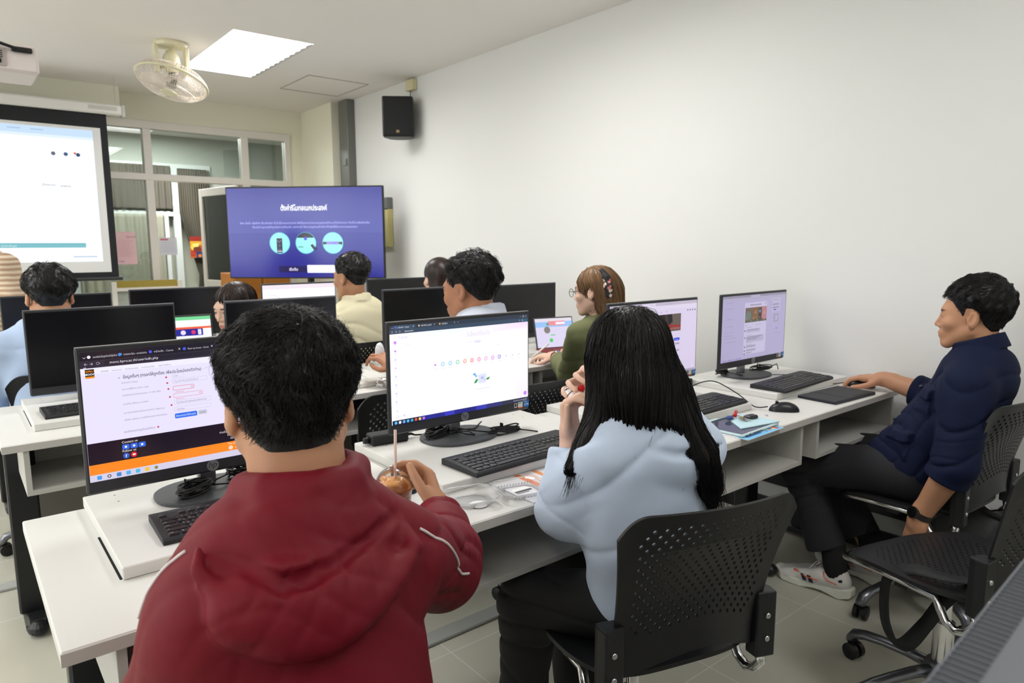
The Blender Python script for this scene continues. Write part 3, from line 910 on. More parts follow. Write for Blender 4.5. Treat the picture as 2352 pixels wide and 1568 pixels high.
def monitor(label, x, yf, z, rz=0.0, pic=None, off=True, tilt=0.0, base=True, group=None):
    """yf = y of the glass; origin on the board below the neck"""
    t = thing('computer_monitor', label, 'monitor', (x, yf + .06, z), rz, group)
    hd = MB(); hd.box(-MW / 2, MW / 2, 0, .016, 0, MH, bev=.004)
    h = hd.build('bezel', M_mon, t); h.location = (0, -.06, .055); h.rotation_euler = (tilt, 0, 0)
    m = MB(); m.box(-.19, .19, .016, .042, .03, MH - .04, bev=.012); m.build('back_cover', M_black_p, h)
    m = MB(); m.box(-MW / 2 + .001, MW / 2 - .001, .002, .012, MH - .001, MH + .0012); m.build('top_trim', mat('trim_grey', rgb(128, 128, 130), rough=.3), h)
    sw, sh = MW - .014, MH - .029 - .009
    if pic is None:
        m = MB(); m.box(-sw / 2, sw / 2, -.0006, 0, .029, .029 + sh); m.build('screen', M_screen_off, h)
    else:
        p = Pic(sw, sh, (255, 255, 255), .00003); pic(p)
        s_ = p.mb.build('screen', M_scr, h); s_.location = (0, -.0004, .029 + sh / 2)
    chin_marks(h)
    m = MB(); m.box(-.020, .020, -.010, .012, .008, .16, bev=.004); m.build('stand_neck', M_silver, t)
    m = MB()
    pts = []
    for k in range(40):
        a = 2 * PI * k / 40
        pts.append((.122 * math.copysign(abs(math.cos(a)) ** .85, math.cos(a)), -.028 + .095 * math.copysign(abs(math.sin(a)) ** .85, math.sin(a))))
    m.prism(pts, 0, .009); m.build('stand_base', M_mon_base, t, bevel=.002)
    return t

def page_form(p):
    p.rect(0, 0, 1, .068, (30, 27, 38)); p.rect(0, .068, 1, .124, (48, 43, 58)); p.rect(0, .124, 1, 1, (228, 222, 248))
    p.rect(0, .124, 1, .17, (236, 232, 252))
    tabs = [(.035, 'แบบฟอร์มข้อมูลส่วนตัวผู้สมัคร', (235, 235, 240)), (.15, 'การลงทะเบียน - แบบสอบถาม', (60, 140, 230)), (.27, 'หน้าหลัก - Canva', (70, 90, 230)), (.41, 'Rent my house - Canva', (70, 90, 230)), (.55, 'Rooms in the House Educatio', (70, 90, 230)), (.69, 'KPRU MOOC: แก้ไขข้อมูลส่วนตัว', (200, 200, 205)), (.83, 'แท็บใหม่', (230, 230, 235))]
    p.rrect(.675, .012, .81, .068, (62, 56, 74), .2)
    for u, s, c in tabs:
        p.disc(u, .04, .012, c, 12); p.text(u + .015, .049, s, .021, (205, 202, 215), wmax=None if len(s) < 12 else .09)
        p.text(u + .115, .05, '×', .035, (210, 210, 215))
    for u, s in ((.012, '⌄'), (.93, '–'), (.955, '□'), (.98, '×')): p.text(u, .05, s, .035, (215, 212, 225))
    p.rrect(.09, .075, .9, .108, (38, 34, 46), .45); p.text(.11, .101, 'mooc.kpru.ac.th/user/edit.php', .028, (225, 222, 235))
    for u, s in ((.015, '←'), (.035, '→'), (.06, '⟳')): p.text(u, .103, s, .032, (200, 198, 210))
    p.rect(.012, .116, .022, .121, (200, 198, 210))
    # site header
    p.rect(.016, .132, .05, .20, (32, 26, 24)); p.rect(.016, .186, .05, .20, (240, 140, 30)); p.text(.033, .155, 'KPRU', .021, (240, 140, 30), 'CENTER', .02); p.text(.033, .178, 'MOOC', .022, (245, 245, 245), 'CENTER', .02)
    for u, s, c in ((.075, 'หน้าหลัก', (40, 36, 50)), (.115, 'แผงควบคุม', (130, 124, 140)), (.165, 'วิชาเรียนของฉัน', (120, 114, 130)), (.23, 'รายวิชาออนไลน์', (120, 114, 130)), (.30, 'คู่มือการใช้งาน', (120, 114, 130))):
        p.text(u, .162, s, .0155, c, wmax=.052)
    p.text(.135, .225, '⌄', .03, (50, 45, 60)); p.text(.155, .228, 'ข้อมูลอื่นๆ (กรอกให้ถูกต้อง เพื่อประโยชน์ของตัวท่าน)', .034, (52, 46, 62), bold=.012, wmax=.32)
    for v, s in ((.268, 'คำนำหน้า (Title)'), (.318, 'บทบาทผู้ใช้งาน (User role)'), (.366, 'เลขบัตรประจำตัวประชาชน 13 หลัก (ID)'), (.435, 'เบอร์โทร (Phone number)'), (.505, 'มหาวิทยาลัย/โรงเรียน/หน่วยงาน (Agency)'), (.56, 'รหัสลับ (Admin จะแจ้งให้กรอกหากมีการเรียน)')):
        p.text(.148, v, s, .0175, (128, 118, 140), wmax=.17)
    p.text(.142, .655, 'คุณต้องกรอกข้อมูลในช่องที่มีดาว', .022, (120, 110, 132), wmax=.125)
    for v in (.256, .303, .352, .418, .486): p.disc(.325 + (v - .25) * .06, v, .0075, (196, 70, 84), 10)
    p.disc(.278, .647, .0075, (196, 70, 84), 10)
    for v, u1, c in ((.25, .40, (206, 200, 222)), (.295, .50, (206, 200, 222)), (.352, .44, (214, 120, 130)), (.412, .475, (220, 150, 160)), (.47, .51, (206, 200, 222)), (.525, .51, (206, 200, 222))):
        p.rrect(.35, v - .018, u1, v + .018, c, .25, edge=.0035)
    p.text(.358, .258, 'นาย', .02, (140, 130, 150)); p.text(.358, .303, 'ครู (สำหรับครูโรงเรียน)', .02, (150, 140, 160)); p.text(.36, .478, 'โรงเรียนกำแพงเพชรพิทยาคม', .02, (130, 120, 140)); p.text(.36, .533, 'teacher', .02, (130, 120, 140))
    p.text(.355, .388, '- ต้องกรอก', .016, (214, 110, 120)); p.text(.355, .446, '- ต้องกรอก', .016, (214, 110, 120))
    for u, v in ((.43, .352), (.465, .412)): p.disc(u, v, .009, (214, 110, 120), 12, r_in=.0065)
    p.rrect(.35, .56, .445, .60, (42, 110, 232), .2); p.text(.397, .588, 'อัพเดทประวัติส่วนตัว', .021, (235, 240, 255), 'CENTER', wmax=.085); p.rrect(.45, .56, .488, .595, (196, 196, 212), .2); p.text(.469, .585, 'ยกเลิก', .018, (100, 96, 112), 'CENTER')
    # footer
    p.rect(0, .70, 1, .868, (27, 21, 34)); p.rect(0, .868, 1, .947, (246, 134, 30)); p.rect(0, .947, 1, 1, (208, 202, 226))
    p.text(.13, .735, 'Contact us', .025, (238, 236, 242)); p.text(.13, .805, 'Follow us', .025, (238, 236, 242))
    for k in range(3): p.rrect(.13 + .032 * k, .745, .158 + .032 * k, .785, (46, 104, 224), .2); p.disc(.144 + .032 * k, .765, .009, (235, 240, 250), 10)
    p.disc(.143, .835, .022, (50, 94, 200)); p.text(.143, .848, 'f', .032, (240, 240, 250), 'CENTER', .02); p.disc(.173, .835, .022, (206, 28, 42)); p.rect(.168, .828, .179, .842, (245, 230, 230))
    p.rrect(.565, .715, .69, .758, (225, 225, 232), .25, edge=.004); p.text(.628, .745, 'Contact site support', .024, (235, 235, 240), 'CENTER', wmax=.09); p.disc(.578, .737, .009, (235, 235, 240), 10)
    for v, s, w in ((.785, 'ท่านเข้าสู่ระบบในชื่อ โรงเรียน (ออกจากระบบ)', .18), (.815, 'Data retention summary', .11), (.845, 'Get the mobile app', .085)): p.text(.628, v, s, .022, (228, 226, 234), 'CENTER', wmax=w)
    p.text(.64, .893, 'This theme was developed by', .023, (252, 226, 200), 'CENTER', wmax=.135); p.disc(.585, .921, .017, (250, 240, 230), 20); p.disc(.585, .921, .011, (246, 134, 30), 16, r_in=.007); p.text(.606, .930, 'conecti.me', .028, (252, 232, 210))
    for k, c in enumerate(((60, 150, 230), (60, 60, 70), (60, 130, 200), (80, 170, 230), (80, 180, 220), (240, 190, 60), (90, 170, 90))):
        u = .035 + .037 * k
        if k in (1, 6): p.disc(u, .972, .014, c, 14, r_in=.008 if k == 1 else 0)
        else: p.rrect(u - .009, .957, u + .009, .988, c, .2)
    p.disc(.257, .972, .007, (220, 60, 50), 10)

def page_design(p):
    p.rect(0, 0, 1, .042, (40, 52, 68)); p.rect(0, .042, 1, .086, (52, 70, 92)); p.rrect(.02, .004, .165, .044, (56, 76, 100), .3)
    for u, s, c in ((.04, 'หน้าหลัก - Canva', (90, 110, 230)), (.19, 'KPRU MOOC | แบบฝึกหัด', (210, 190, 140)), (.33, 'แท็บใหม่', (230, 170, 60))):
        p.disc(u, .022, .010, c, 10); p.text(u + .014, .031, s, .022, (225, 228, 235), wmax=.07 if len(s) > 9 else None)
    for u, s in ((.012, '⌄'), (.15, '×'), (.29, '×'), (.43, '×'), (.455, '+'), (.935, '–'), (.957, '□'), (.98, '×')): p.text(u, .031, s, .026, (225, 228, 235))
    for u, s in ((.012, '←'), (.035, '→'), (.058, '⟳')): p.text(u, .072, s, .026, (215, 220, 228))
    p.text(.095, .072, 'canva.com', .024, (235, 238, 242)); p.disc(.955, .064, .011, (90, 150, 230), 12); p.disc(.93, .064, .009, (150, 110, 140), 10); p.rrect(.965, .05, .995, .08, (40, 90, 104), .4)
    p.rect(0, .086, 1, .953, (253, 253, 255))
    p.grad(.2, .086, 1, .26, (238, 250, 255), (253, 253, 255), 8); p.grad(.55, .086, 1, .20, (246, 236, 253), (252, 250, 255), 6)
    for k in range(6): p.rect(.72 + .05 * k, .086, 1.0, .16 - .01 * k, (248 - 2 * k, 236 - 4 * k, 253))
    p.grad(.9, .55, 1, .953, (252, 251, 255), (240, 234, 252), 6)
    p.text(.055, .135, 'Canva', .04, (214, 200, 236), bold=.01); p.text(.52, .185, 'วันนี้คุณจะดีไซน์อะไร?', .062, (212, 198, 226), wmax=.175)
    p.text(.52, .25, 'ดีไซน์ของคุณ', .018, (205, 200, 222)); p.rrect(.575, .232, .625, .262, (236, 230, 246), .4); p.text(.6, .255, 'เทมเพลต', .018, (190, 180, 215), 'CENTER'); p.text(.65, .25, 'Canva AI', .016, (222, 216, 236))
    p.text(.12, .205, 'ทำงานล่าสุด', .018, (190, 184, 206), 'CENTER'); p.text(.12, .235, 'คุณยังไม่ได้เปิดไฟล์ใดเลย เริ่มสร้างดีไซน์', .016, (214, 210, 226), 'CENTER', wmax=.12)
    p.text(.42, .33, 'ค้นหาดีไซน์ โฟลเดอร์ และรายการอัปโหลดของคุณ', .016, (224, 220, 234), wmax=.12); p.disc(.76, .305, .007, (205, 205, 222), 10)
    cols = [(196, 120, 226), (120, 190, 236), (120, 190, 236), (110, 200, 150), (246, 130, 100), (240, 80, 96), (240, 100, 160), (238, 140, 220), (200, 120, 236), (120, 100, 220), (214, 214, 230), (214, 214, 230), (214, 214, 230)]
    for k, c in enumerate(cols):
        u = .292 + .0525 * k; v = .445
        if k == 0 or k > 9: p.disc(u, v, .011, c, 12)
        else: p.disc(u, v, .023, c, 24, r_in=.016); p.disc(u, v, .008, tuple(min(255, q + 50) for q in c), 10)
        p.rect(u - .016, v + .042, u + .016, v + .047, (222, 218, 234))
    # small illustration
    p.rrect(.60, .61, .66, .71, (220, 224, 246), .15); p.rect(.62, .64, .64, .665, (176, 184, 232)); p.poly([(.565, .70), (.585, .655), (.60, .665), (.585, .70)], (60, 160, 80)); p.poly([(.66, .665), (.69, .65), (.68, .68), (.665, .685)], (60, 160, 80))
    for a in range(5): p.poly([(.59, .635), (.58 + .012 * math.cos(a), .60 + .02 * math.sin(2 * a)), (.575 + .02 * math.cos(a * 1.7), .62 + .02 * math.sin(a * 2.2))], (120, 170, 236))
    p.disc(.645, .675, .007, (240, 120, 200), 8); p.disc(.652, .605, .005, (250, 200, 120), 8)
    p.text(.63, .775, 'ความคิดสร้างสรรค์ใหม่รอคุณอยู่', .02, (186, 176, 206), 'CENTER', wmax=.12); p.text(.63, .805, 'เริ่มต้นสร้างดีไซน์', .016, (214, 206, 228), 'CENTER', wmax=.07)
    for k in range(8):
        v = .17 + .085 * k; c = (198, 130, 246) if k < 2 else (214, 206, 240)
        p.disc(.03, v, .016 if k == 0 else .011, c, 14); p.rect(.02, v + .025, .04, v + .029, (210, 202, 232))
    p.disc(.034, .92, .016, (206, 196, 236), 14, r_in=.011); p.rect(.07, .905, .082, .925, (214, 206, 240)); p.text(.09, .925, 'ถังขยะ', .02, (206, 200, 226)); p.disc(.032, .86, .009, (214, 206, 240), 12)
    p.disc(.972, .905, .024, (196, 116, 246), 24); p.text(.972, .918, '?', .03, (240, 225, 255), 'CENTER')
    p.grad(0, .953, 1, 1, (28, 34, 66), (26, 30, 60), 1); p.grad(.18, .953, .78, 1, (40, 44, 150), (34, 34, 110), 6, horiz=True); p.rect(.35, .957, .42, 1, (56, 60, 190)); p.rect(.58, .957, .66, 1, (52, 56, 180))
    for k, c in enumerate(((90, 190, 240), (230, 230, 235), (110, 170, 230), (90, 180, 235), (60, 170, 190), (230, 90, 70), (245, 205, 90), (190, 120, 200))):
        u = .022 + .026 * k; p.rrect(u - .008, .963, u + .008, .992, c, .3)
    for k in range(6): p.disc(.88 + .016 * k, .977, .006, (210, 214, 230), 8)
    p.text(.985, .975, '12:08', .014, (220, 222, 235), 'RIGHT'); p.text(.985, .992, '26/11/2567', .013, (220, 222, 235), 'RIGHT')

def page_course(p):  # page colours carry the slight dimming of a screen seen at a slant
    p.rect(0, 0, 1, 1, (211, 200, 226)); p.rect(0, 0, 1, .045, (186, 176, 196)); p.rect(0, .045, 1, .10, (214, 206, 226)); p.rect(.35, .008, .5, .045, (216, 208, 228))
    for u in (.06, .25, .43, .62): p.text(u, .035, 'หน้าหลัก - ระบบ', .022, (150, 142, 162), wmax=.1)
    for k, c in enumerate(((60, 60, 80), (50, 50, 70), (60, 50, 60), (30, 70, 70))): p.disc(.885 + .03 * k, .135, .011, c, 12)
    for k in range(5): p.disc(.35 + .07 * k, .135, .009, (150, 140, 162), 10)
    p.rect(.3, .17, .80, .41, (40, 30, 46)); p.rect(.5, .17, .8, .41, (58, 40, 42)); p.rect(.68, .17, .80, .41, (96, 84, 78)); p.poly([(.46, .17), (.5, .17), (.53, .33), (.5, .36)], (196, 44, 48)); p.poly([(.5, .3), (.8, .33), (.8, .36), (.5, .34)], (150, 40, 40))
    p.poly([(.54, .17), (.6, .17), (.63, .3), (.55, .28)], (20, 18, 22)); p.poly([(.64, .17), (.69, .17), (.7, .29), (.65, .3)], (22, 20, 24))
    p.text(.79, .385, 'New Seminar and Mission at Overview', .04, (236, 100, 80), 'RIGHT', wmax=.28)
    p.text(.30, .47, 'Computational Interactive', .034, (96, 86, 106), wmax=.22); p.rrect(.64, .515, .71, .55, (190, 182, 206), .3); p.rrect(.72, .508, .79, .548, (40, 70, 214), .3)
    p.text(.675, .541, 'ทั่วไป', .018, (60, 56, 70), 'CENTER'); p.text(.755, .538, 'ลงทะเบียน', .018, (226, 226, 250), 'CENTER')
    for v, u in ((.575, .75), (.67, .77), (.76, .735)): p.rrect(u - .02, v, .79, v + .03, (180, 170, 196), .3); p.rect(u - .01, v + .013, .78, v + .018, (120, 112, 136))
    p.text(.79, .895 - .03, 'Certifications', .085, (38, 46, 130), 'RIGHT', bold=.02, wmax=.5); p.text(.79, .92, 'Certificate in Cer', .05, (206, 70, 78), 'RIGHT'); p.text(.79, .965, 'ผู้เรียน ปฏิบัติ', .045, (206, 70, 78), 'RIGHT')
    p.disc(.955, .935, .017, (225, 216, 240), 16, r_in=.012)
    p.rect(0, .97, 1, 1, (180, 168, 192))
    for k in range(5): p.rect(.86 + .025 * k, .98, .87 + .025 * k, .99, (120, 110, 140))

def page_social(p):  # dimming from the oblique view of this screen is put into its page colours
    p.rect(0, 0, 1, 1, (166, 159, 193)); p.rect(0, 0, 1, .035, (140, 134, 156)); p.rect(0, .035, 1, .075, (164, 158, 184)); p.rect(.42, .008, .56, .035, (170, 164, 190))
    for u in (.08, .2, .32, .62): p.text(u, .03, 'แท็บใหม่ - ระบบ', .018, (110, 104, 126), wmax=.07)
    p.rrect(.33, .12, .68, .93, (186, 180, 208), .04); p.text(.5, .17, 'โพสต์ของคณะครูและนักเรียน', .028, (60, 56, 72), 'CENTER', bold=.02, wmax=.18); p.disc(.655, .15, .012, (130, 124, 150), 10)
    p.rect(.34, .20, .68, .43, (100, 86, 76)); p.disc(.39, .33, .075, (98, 112, 104), 18); p.rect(.45, .2, .54, .43, (116, 82, 56)); p.rect(.55, .22, .6, .43, (64, 48, 44)); p.rect(.60, .2, .68, .40, (170, 116, 122)); p.disc(.50, .28, .03, (150, 110, 84)); p.rect(.46, .34, .53, .37, (120, 96, 60)); p.disc(.57, .27, .025, (90, 130, 150)); p.disc(.64, .3, .03, (186, 130, 130)); p.rect(.34, .4, .68, .43, (80, 82, 64))
    for k in range(9): p.disc(.36 + .035 * k, .37 + .02 * (k % 3), .010, ((196, 150, 120), (90, 70, 60), (150, 160, 150))[k % 3], 8)
    p.rect(.35, .47, .37, .474, (130, 60, 70)); p.rect(.5, .475, .6, .479, (120, 114, 138)); p.rect(.38, .505, .44, .509, (120, 114, 138))
    for v, w, hh in ((.545, .22, .055), (.655, .28, .1), (.80, .16, .04), (.86, .16, .04), (.905, .1, .02)):
        p.disc(.345, v + .012, .013, (52, 44, 52), 12); p.rrect(.365, v - .01, .365 + w, v - .01 + hh, (168, 162, 190), .25)
        for q in range(max(1, int(hh / .03))): p.rect(.375, v + .002 + .02 * q, .35 + w * (.95 - .15 * q), v + .008 + .02 * q, (92, 86, 108))
    for v in (.63, .74, .775): p.rect(.37, v, .46, v + .004, (120, 112, 136))
    for v in (.1, .19, .35, .46, .55, .6, .64, .7): p.disc(.045, v, .008, (140, 134, 164), 8); p.rect(.07, v - .003, .16 + .05 * (v > .6), v + .003, (146, 140, 170))
    p.rrect(.76, .08, .90, .30, (176, 170, 198), .06, edge=None); p.rect(.77, .11, .87, .116, (120, 114, 140)); p.rect(.77, .175, .88, .195, (136, 130, 152)); p.rect(.77, .225, .88, .245, (136, 130, 152)); p.rrect(.79, .262, .83, .282, (66, 84, 200), .2); p.rect(.84, .268, .87, .276, (130, 124, 150))
    p.rrect(.80, .34, .875, .47, (150, 140, 170), .06); p.rect(.82, .36, .86, .45, (170, 164, 190)); p.disc(.805, .55, .012, (186, 184, 170), 10); p.rect(.83, .57, .875, .585, (110, 130, 210)); p.rect(.82, .65, .91, .654, (140, 134, 164))
    for k in range(10): p.disc(.03 + .028 * k, .978, .011, ((70, 90, 190), (80, 100, 200), (190, 110, 60), (60, 60, 120))[k % 4], 10)

def page_coral(p):
    p.rect(0, 0, 1, 1, (196, 226, 244)); p.rect(0, 0, 1, .10, (240, 228, 238)); p.rect(0, .10, 1, .32, (252, 250, 254)); p.grad(0, .32, 1, 1, (190, 224, 244), (120, 190, 230), 6)
    for k in range(7): p.poly([(.02 + .035 * k, 1), (.03 + .035 * k, .38 + .05 * (k % 2)), (.08 + .035 * k, .34), (.07 + .035 * k, 1)], ((40, 190, 110), (60, 206, 90), (30, 140, 120))[k % 3])
    p.disc(.24, .46, .07, (226, 214, 190)); p.disc(.24, .55, .04, (180, 150, 120))
    for k in range(9): p.poly([(.72 + .03 * k, 1), (.70 + .032 * k, .42 + .06 * (k % 3)), (.715 + .032 * k, .38 + .06 * (k % 3)), (.76 + .03 * k, 1)], (250, 130, 150))
    p.disc(.6, .48, .03, (110, 180, 230)); p.disc(.55, .6, .02, (110, 180, 230))

monitor('monitor showing a form page with an orange footer band, nearest the camera on the left', .445, 1.66, .7751, pic=page_form)
monitor('monitor showing a mostly white page with a row of coloured rings', 1.170, 1.66, .7751, pic=page_design)
monitor('lilac page monitor half hidden behind long black hair', 2.052, 1.66, .7751, pic=page_course, rz=math.radians(-1))
monitor('monitor nearest the wall with a lilac page and photo strip', 2.730, 1.66, .7751, pic=page_social)
monitor('switched-off monitor at the left end of the middle row', .455, 3.05, .752)
monitor('switched-off monitor between the profile woman and the water bottle', 1.161, 3.05, .748)
monitor('switched-off monitor behind the white-page monitor', 1.917, 3.05, .764)
monitor('switched-off monitor by the wall behind the little tablet', 2.575, 3.05, .758)
monitor('switched-off monitor at the far left, behind the blue-shirted person', .455, 4.44, .725)
monitor('switched-off monitor behind the bright small laptop', 1.052, 4.44, .735)
monitor('monitor with green plants and pink coral on its page', 1.807, 4.44, .738, pic=page_coral)
monitor('switched-off monitor under the right end of the television', 2.555, 4.44, .744)

# blurred monitor in the near right corner (seen along its top edge)
t = thing('computer_monitor', 'blurred grey monitor edge cutting the bottom right corner', 'monitor', (.60, .118, .7505), math.radians(3.0))
m = MB(); m.box(-.34, .34, -.028, .018, .055, .380, bev=.006); h = m.build('bezel', mat('grey_monitor', rgb(104, 108, 116), rough=.45), t)
m = MB()
for k in range(90): m.box(-.30 + .0068 * k, -.2962 + .0068 * k, -.004, .014, .3795, .3806)
m.build('vent_slots', mat('vent_dark', rgb(52, 55, 62), rough=.6), h)
p = Pic(.665, .29, (120, 104, 176), .0001); p.grad(0, 0, 1, 1, (110, 96, 170), (70, 60, 170), 8); s_ = p.mb.build('screen', M_scr, h); s_.location = (0, -.0285, .222)
m = MB(); m.box(-.03, .03, .0, .03, .0, .2); m.build('stand_neck', M_silver, t)
m = MB(); m.box(-.12, .12, -.08, .09, 0, .009, bev=.003); m.build('stand_base', M_mon_base, t)

# ------------------------------------------------------------------ keyboards
M_key = mat('key_black', rgb(26, 27, 31), rough=.4)
M_kbd = mat('keyboard_black', rgb(32, 33, 37), rough=.5, bump=.05, bscale=700)
_kb = None
def keyboard(label, x, y, z, rz=0.0):
    global _kb
    if _kb is not None:
        return dup(_kb, (x, y, z), rz, label)
    t = thing('computer_keyboard', label, 'keyboard', (x, y, z), rz)
    Wd, Dp = .434, .152
    m = MB()
    # wedge body with chamfered rim
    prof = [(-Dp / 2, .0), (-Dp / 2, .008), (-Dp / 2 + .006, .0125), (Dp / 2 - .02, .0185), (Dp / 2, .0165), (Dp / 2, 0)]
    n = len(prof)
    vs = [(-Wd / 2, a, b) for a, b in prof] + [(-Wd / 2 + .004, a, b) for a, b in prof] + [(Wd / 2, a, b) for a, b in prof]
    vs = [(-Wd / 2, a, b) for a, b in prof] + [(Wd / 2, a, b) for a, b in prof]
    m.add(vs, [(i, (i + 1) % n, n + (i + 1) % n, n + i) for i in range(n)] + [tuple(reversed(range(n))), tuple(range(n, 2 * n))])
    m.build('keyboard_body', M_kbd, t, bevel=.002)
    keys = MB(); leg = MB()
    def surf(y): return .0125 + (y + Dp / 2 - .006) * (.006 / (Dp - .026))
    def key(x0, y0, w, d, s=None, s2=None):
        z0 = surf(y0) - .001; z1 = surf(y0 + d / 2) + .0026; g = .0009; t_ = .0022
        a = [(x0 + g, y0 + g), (x0 + w - g, y0 + g), (x0 + w - g, y0 + d - g), (x0 + g, y0 + d - g)]
        b = [(x0 + g + t_, y0 + g + t_ * .7), (x0 + w - g - t_, y0 + g + t_ * .7), (x0 + w - g - t_, y0 + d - g - t_ * .5), (x0 + g + t_, y0 + d - g - t_ * .5)]
        keys.add([(p_[0], p_[1], z0) for p_ in a] + [(p_[0], p_[1], z1) for p_ in b], [(4, 5, 6, 7), (0, 1, 5, 4), (1, 2, 6, 5), (2, 3, 7, 6), (3, 0, 4, 7)])
        if s:
            vs, fs, _w = text_mesh(s, .0052, 1, 'LEFT'); leg.add([(x0 + .004 + p_[0], y0 + d - .0085 + p_[1], z1 + .00008) for p_ in vs], fs)
        if s2:
            vs, fs, _w = text_mesh(s2, .0052, 1, 'RIGHT'); leg.add([(x0 + w - .004 + p_[0], y0 + .0042 + p_[1], z1 + .00008) for p_ in vs], fs)
    U = .01875; kx = -Wd / 2 + .012; ky = -Dp / 2 + .010
    thai = ['ๅภถุคตจขช', 'ๆไำพะัีรนยบล', 'ฟหกดเ้่าสวง', 'ผปแอิืทมใฝ']
    rows = ['1234567890-=', 'QWERTYUIOP[]', "ASDFGHJKL;'", 'ZXCVBNM,./']
    th = ['ๅภถคตจขชซฌญ๑', 'ๆไพรนยบลฐธฎฏ', 'ฟหกดเาสวงศษ', 'ผปแอทมใฝฦซ']
    # bottom row
    x_ = kx
    for w, s in ((1.25, 'ctrl'), (1.25, '⊞'), (1.25, 'alt'), (6.25, None), (1.25, 'alt'), (1.25, '⊞'), (1.25, '≡'), (1.25, 'ctrl')):
        key(x_, ky, w * U, U, s); x_ += w * U
    y_ = ky + U; x_ = kx; key(x_, y_, 2.25 * U, U, '⇧'); x_ += 2.25 * U
    for a, b in zip(rows[3], th[3]): key(x_, y_, U, U, a, b); x_ += U
    key(x_, y_, 2.75 * U, U, '⇧')
    y_ += U; x_ = kx; key(x_, y_, 1.75 * U, U, 'caps'); x_ += 1.75 * U
    for a, b in zip(rows[2], th[2]): key(x_, y_, U, U, a, b); x_ += U
    key(x_, y_, 2.25 * U, U, 'enter')
    y_ += U; x_ = kx; key(x_, y_, 1.5 * U, U, 'tab'); x_ += 1.5 * U
    for a, b in zip(rows[1], th[1]): key(x_, y_, U, U, a, b); x_ += U
    key(x_, y_, 1.5 * U, U, '\\')
    y_ += U; x_ = kx; key(x_, y_, U, U, '`'); x_ += U
    for a, b in zip(rows[0], th[0]): key(x_, y_, U, U, a, b); x_ += U
    key(x_, y_, 2 * U, U, '←')
    y_ += U * 1.35; x_ = kx
    key(x_, y_, U, U * .8, 'esc'); x_ += 2 * U
    for g in range(3):
        for k in range(4): key(x_, y_, U, U * .8, 'F%d' % (g * 4 + k + 1)); x_ += U
        x_ += U * .5
    # navigation and number pad
    nx = kx + 15.4 * U
    for r, yy in enumerate((ky + 4 * U, ky + 3 * U)):
        for k in range(3): key(nx + k * U * .93, yy, U * .93, U, ('ins', 'hm', 'pu', 'del', 'end', 'pd')[r * 3 + k])
    for k in range(3): key(nx + k * U * .93, ky, U * .93, U, '◂▾▸'[k])
    key(nx + U * .93, ky + U, U * .93, U, '▴')
    qx = nx + 3.1 * U * .97; q = (Wd / 2 - .009 - qx) / 4
    pad = ['0 .', '123', '456', '789', 'N/*']
    key(qx, ky, 2 * q, U, '0'); key(qx + 2 * q, ky, q, U, '.'); key(qx + 3 * q, ky, q, 2 * U, '↵')
    for r in range(1, 4):
        for k in range(3): key(qx + k * q, ky + r * U, q, U, pad[r][k])
    key(qx + 3 * q, ky + 2 * U, q, 2 * U, '+')
    for k in range(4): key(qx + k * q, ky + 4 * U, q, U, 'N/*-'[k])
    kk = keys.build('keycaps', M_key, t)
    leg.build('key_lettering', mat('key_white', rgb(206, 208, 212), rough=.6), kk)
    _kb = t
    return t
keyboard('black keyboard partly covered by the red-jacketed person', .500, 1.492, .7751, math.radians(-2))
keyboard('black keyboard with white lettering in front of the white-page monitor', 1.200, 1.436, .7751, math.radians(2.5))
keyboard('black keyboard beside the long-haired person, right end showing', 2.03, 1.452, .7751, math.radians(2))
keyboard('black keyboard on the board nearest the wall', 2.715, 1.462, .7751, math.radians(3))
keyboard('black keyboard on the left end of the middle row', .430, 2.84, .7751, math.radians(1))

# ------------------------------------------------------------------ mice
def mouse(label, x, y, z, rz):
    t = thing('computer_mouse', label, 'mouse', (x, y, z), rz)
    m = MB(); vs = []; nu, nv = 20, 12
    for j in range(nv + 1):
        s = j / nv * 2 - 1
        for i in range(nu):
            a = 2 * PI * i / nu
            r = 1
            x_ = .029 * math.cos(a) * (1 - .10 * math.cos(2 * a)); y_ = .054 * math.sin(a)
            hgt = (1 - s * s) ** .5
            kk = math.cos((j / nv) * PI / 2)
            vs.append((x_ * kk, y_ * kk - .004 * (1 - kk), .034 * math.sin((j / nv) * PI / 2) * (1 - .0 * y_)))
    fs = [(j * nu + i, j * nu + (i + 1) % nu, (j + 1) * nu + (i + 1) % nu, (j + 1) * nu + i) for j in range(nv) for i in range(nu)]
    fs.append(tuple(reversed(range(nu))))
    m.add(vs, fs); m.build('mouse_shell', mat('mouse_black', rgb(28, 28, 33), rough=.33, spec=.5), t, smooth=True, auto=.9)
    m = MB(); m.tube([(-.003, .026, .031), (.003, .026, .031)], .006, 14); m.build('scroll_wheel', mat('wheel_rubber', rgb(14, 14, 15), rough=.6), t, smooth=True)
    return t
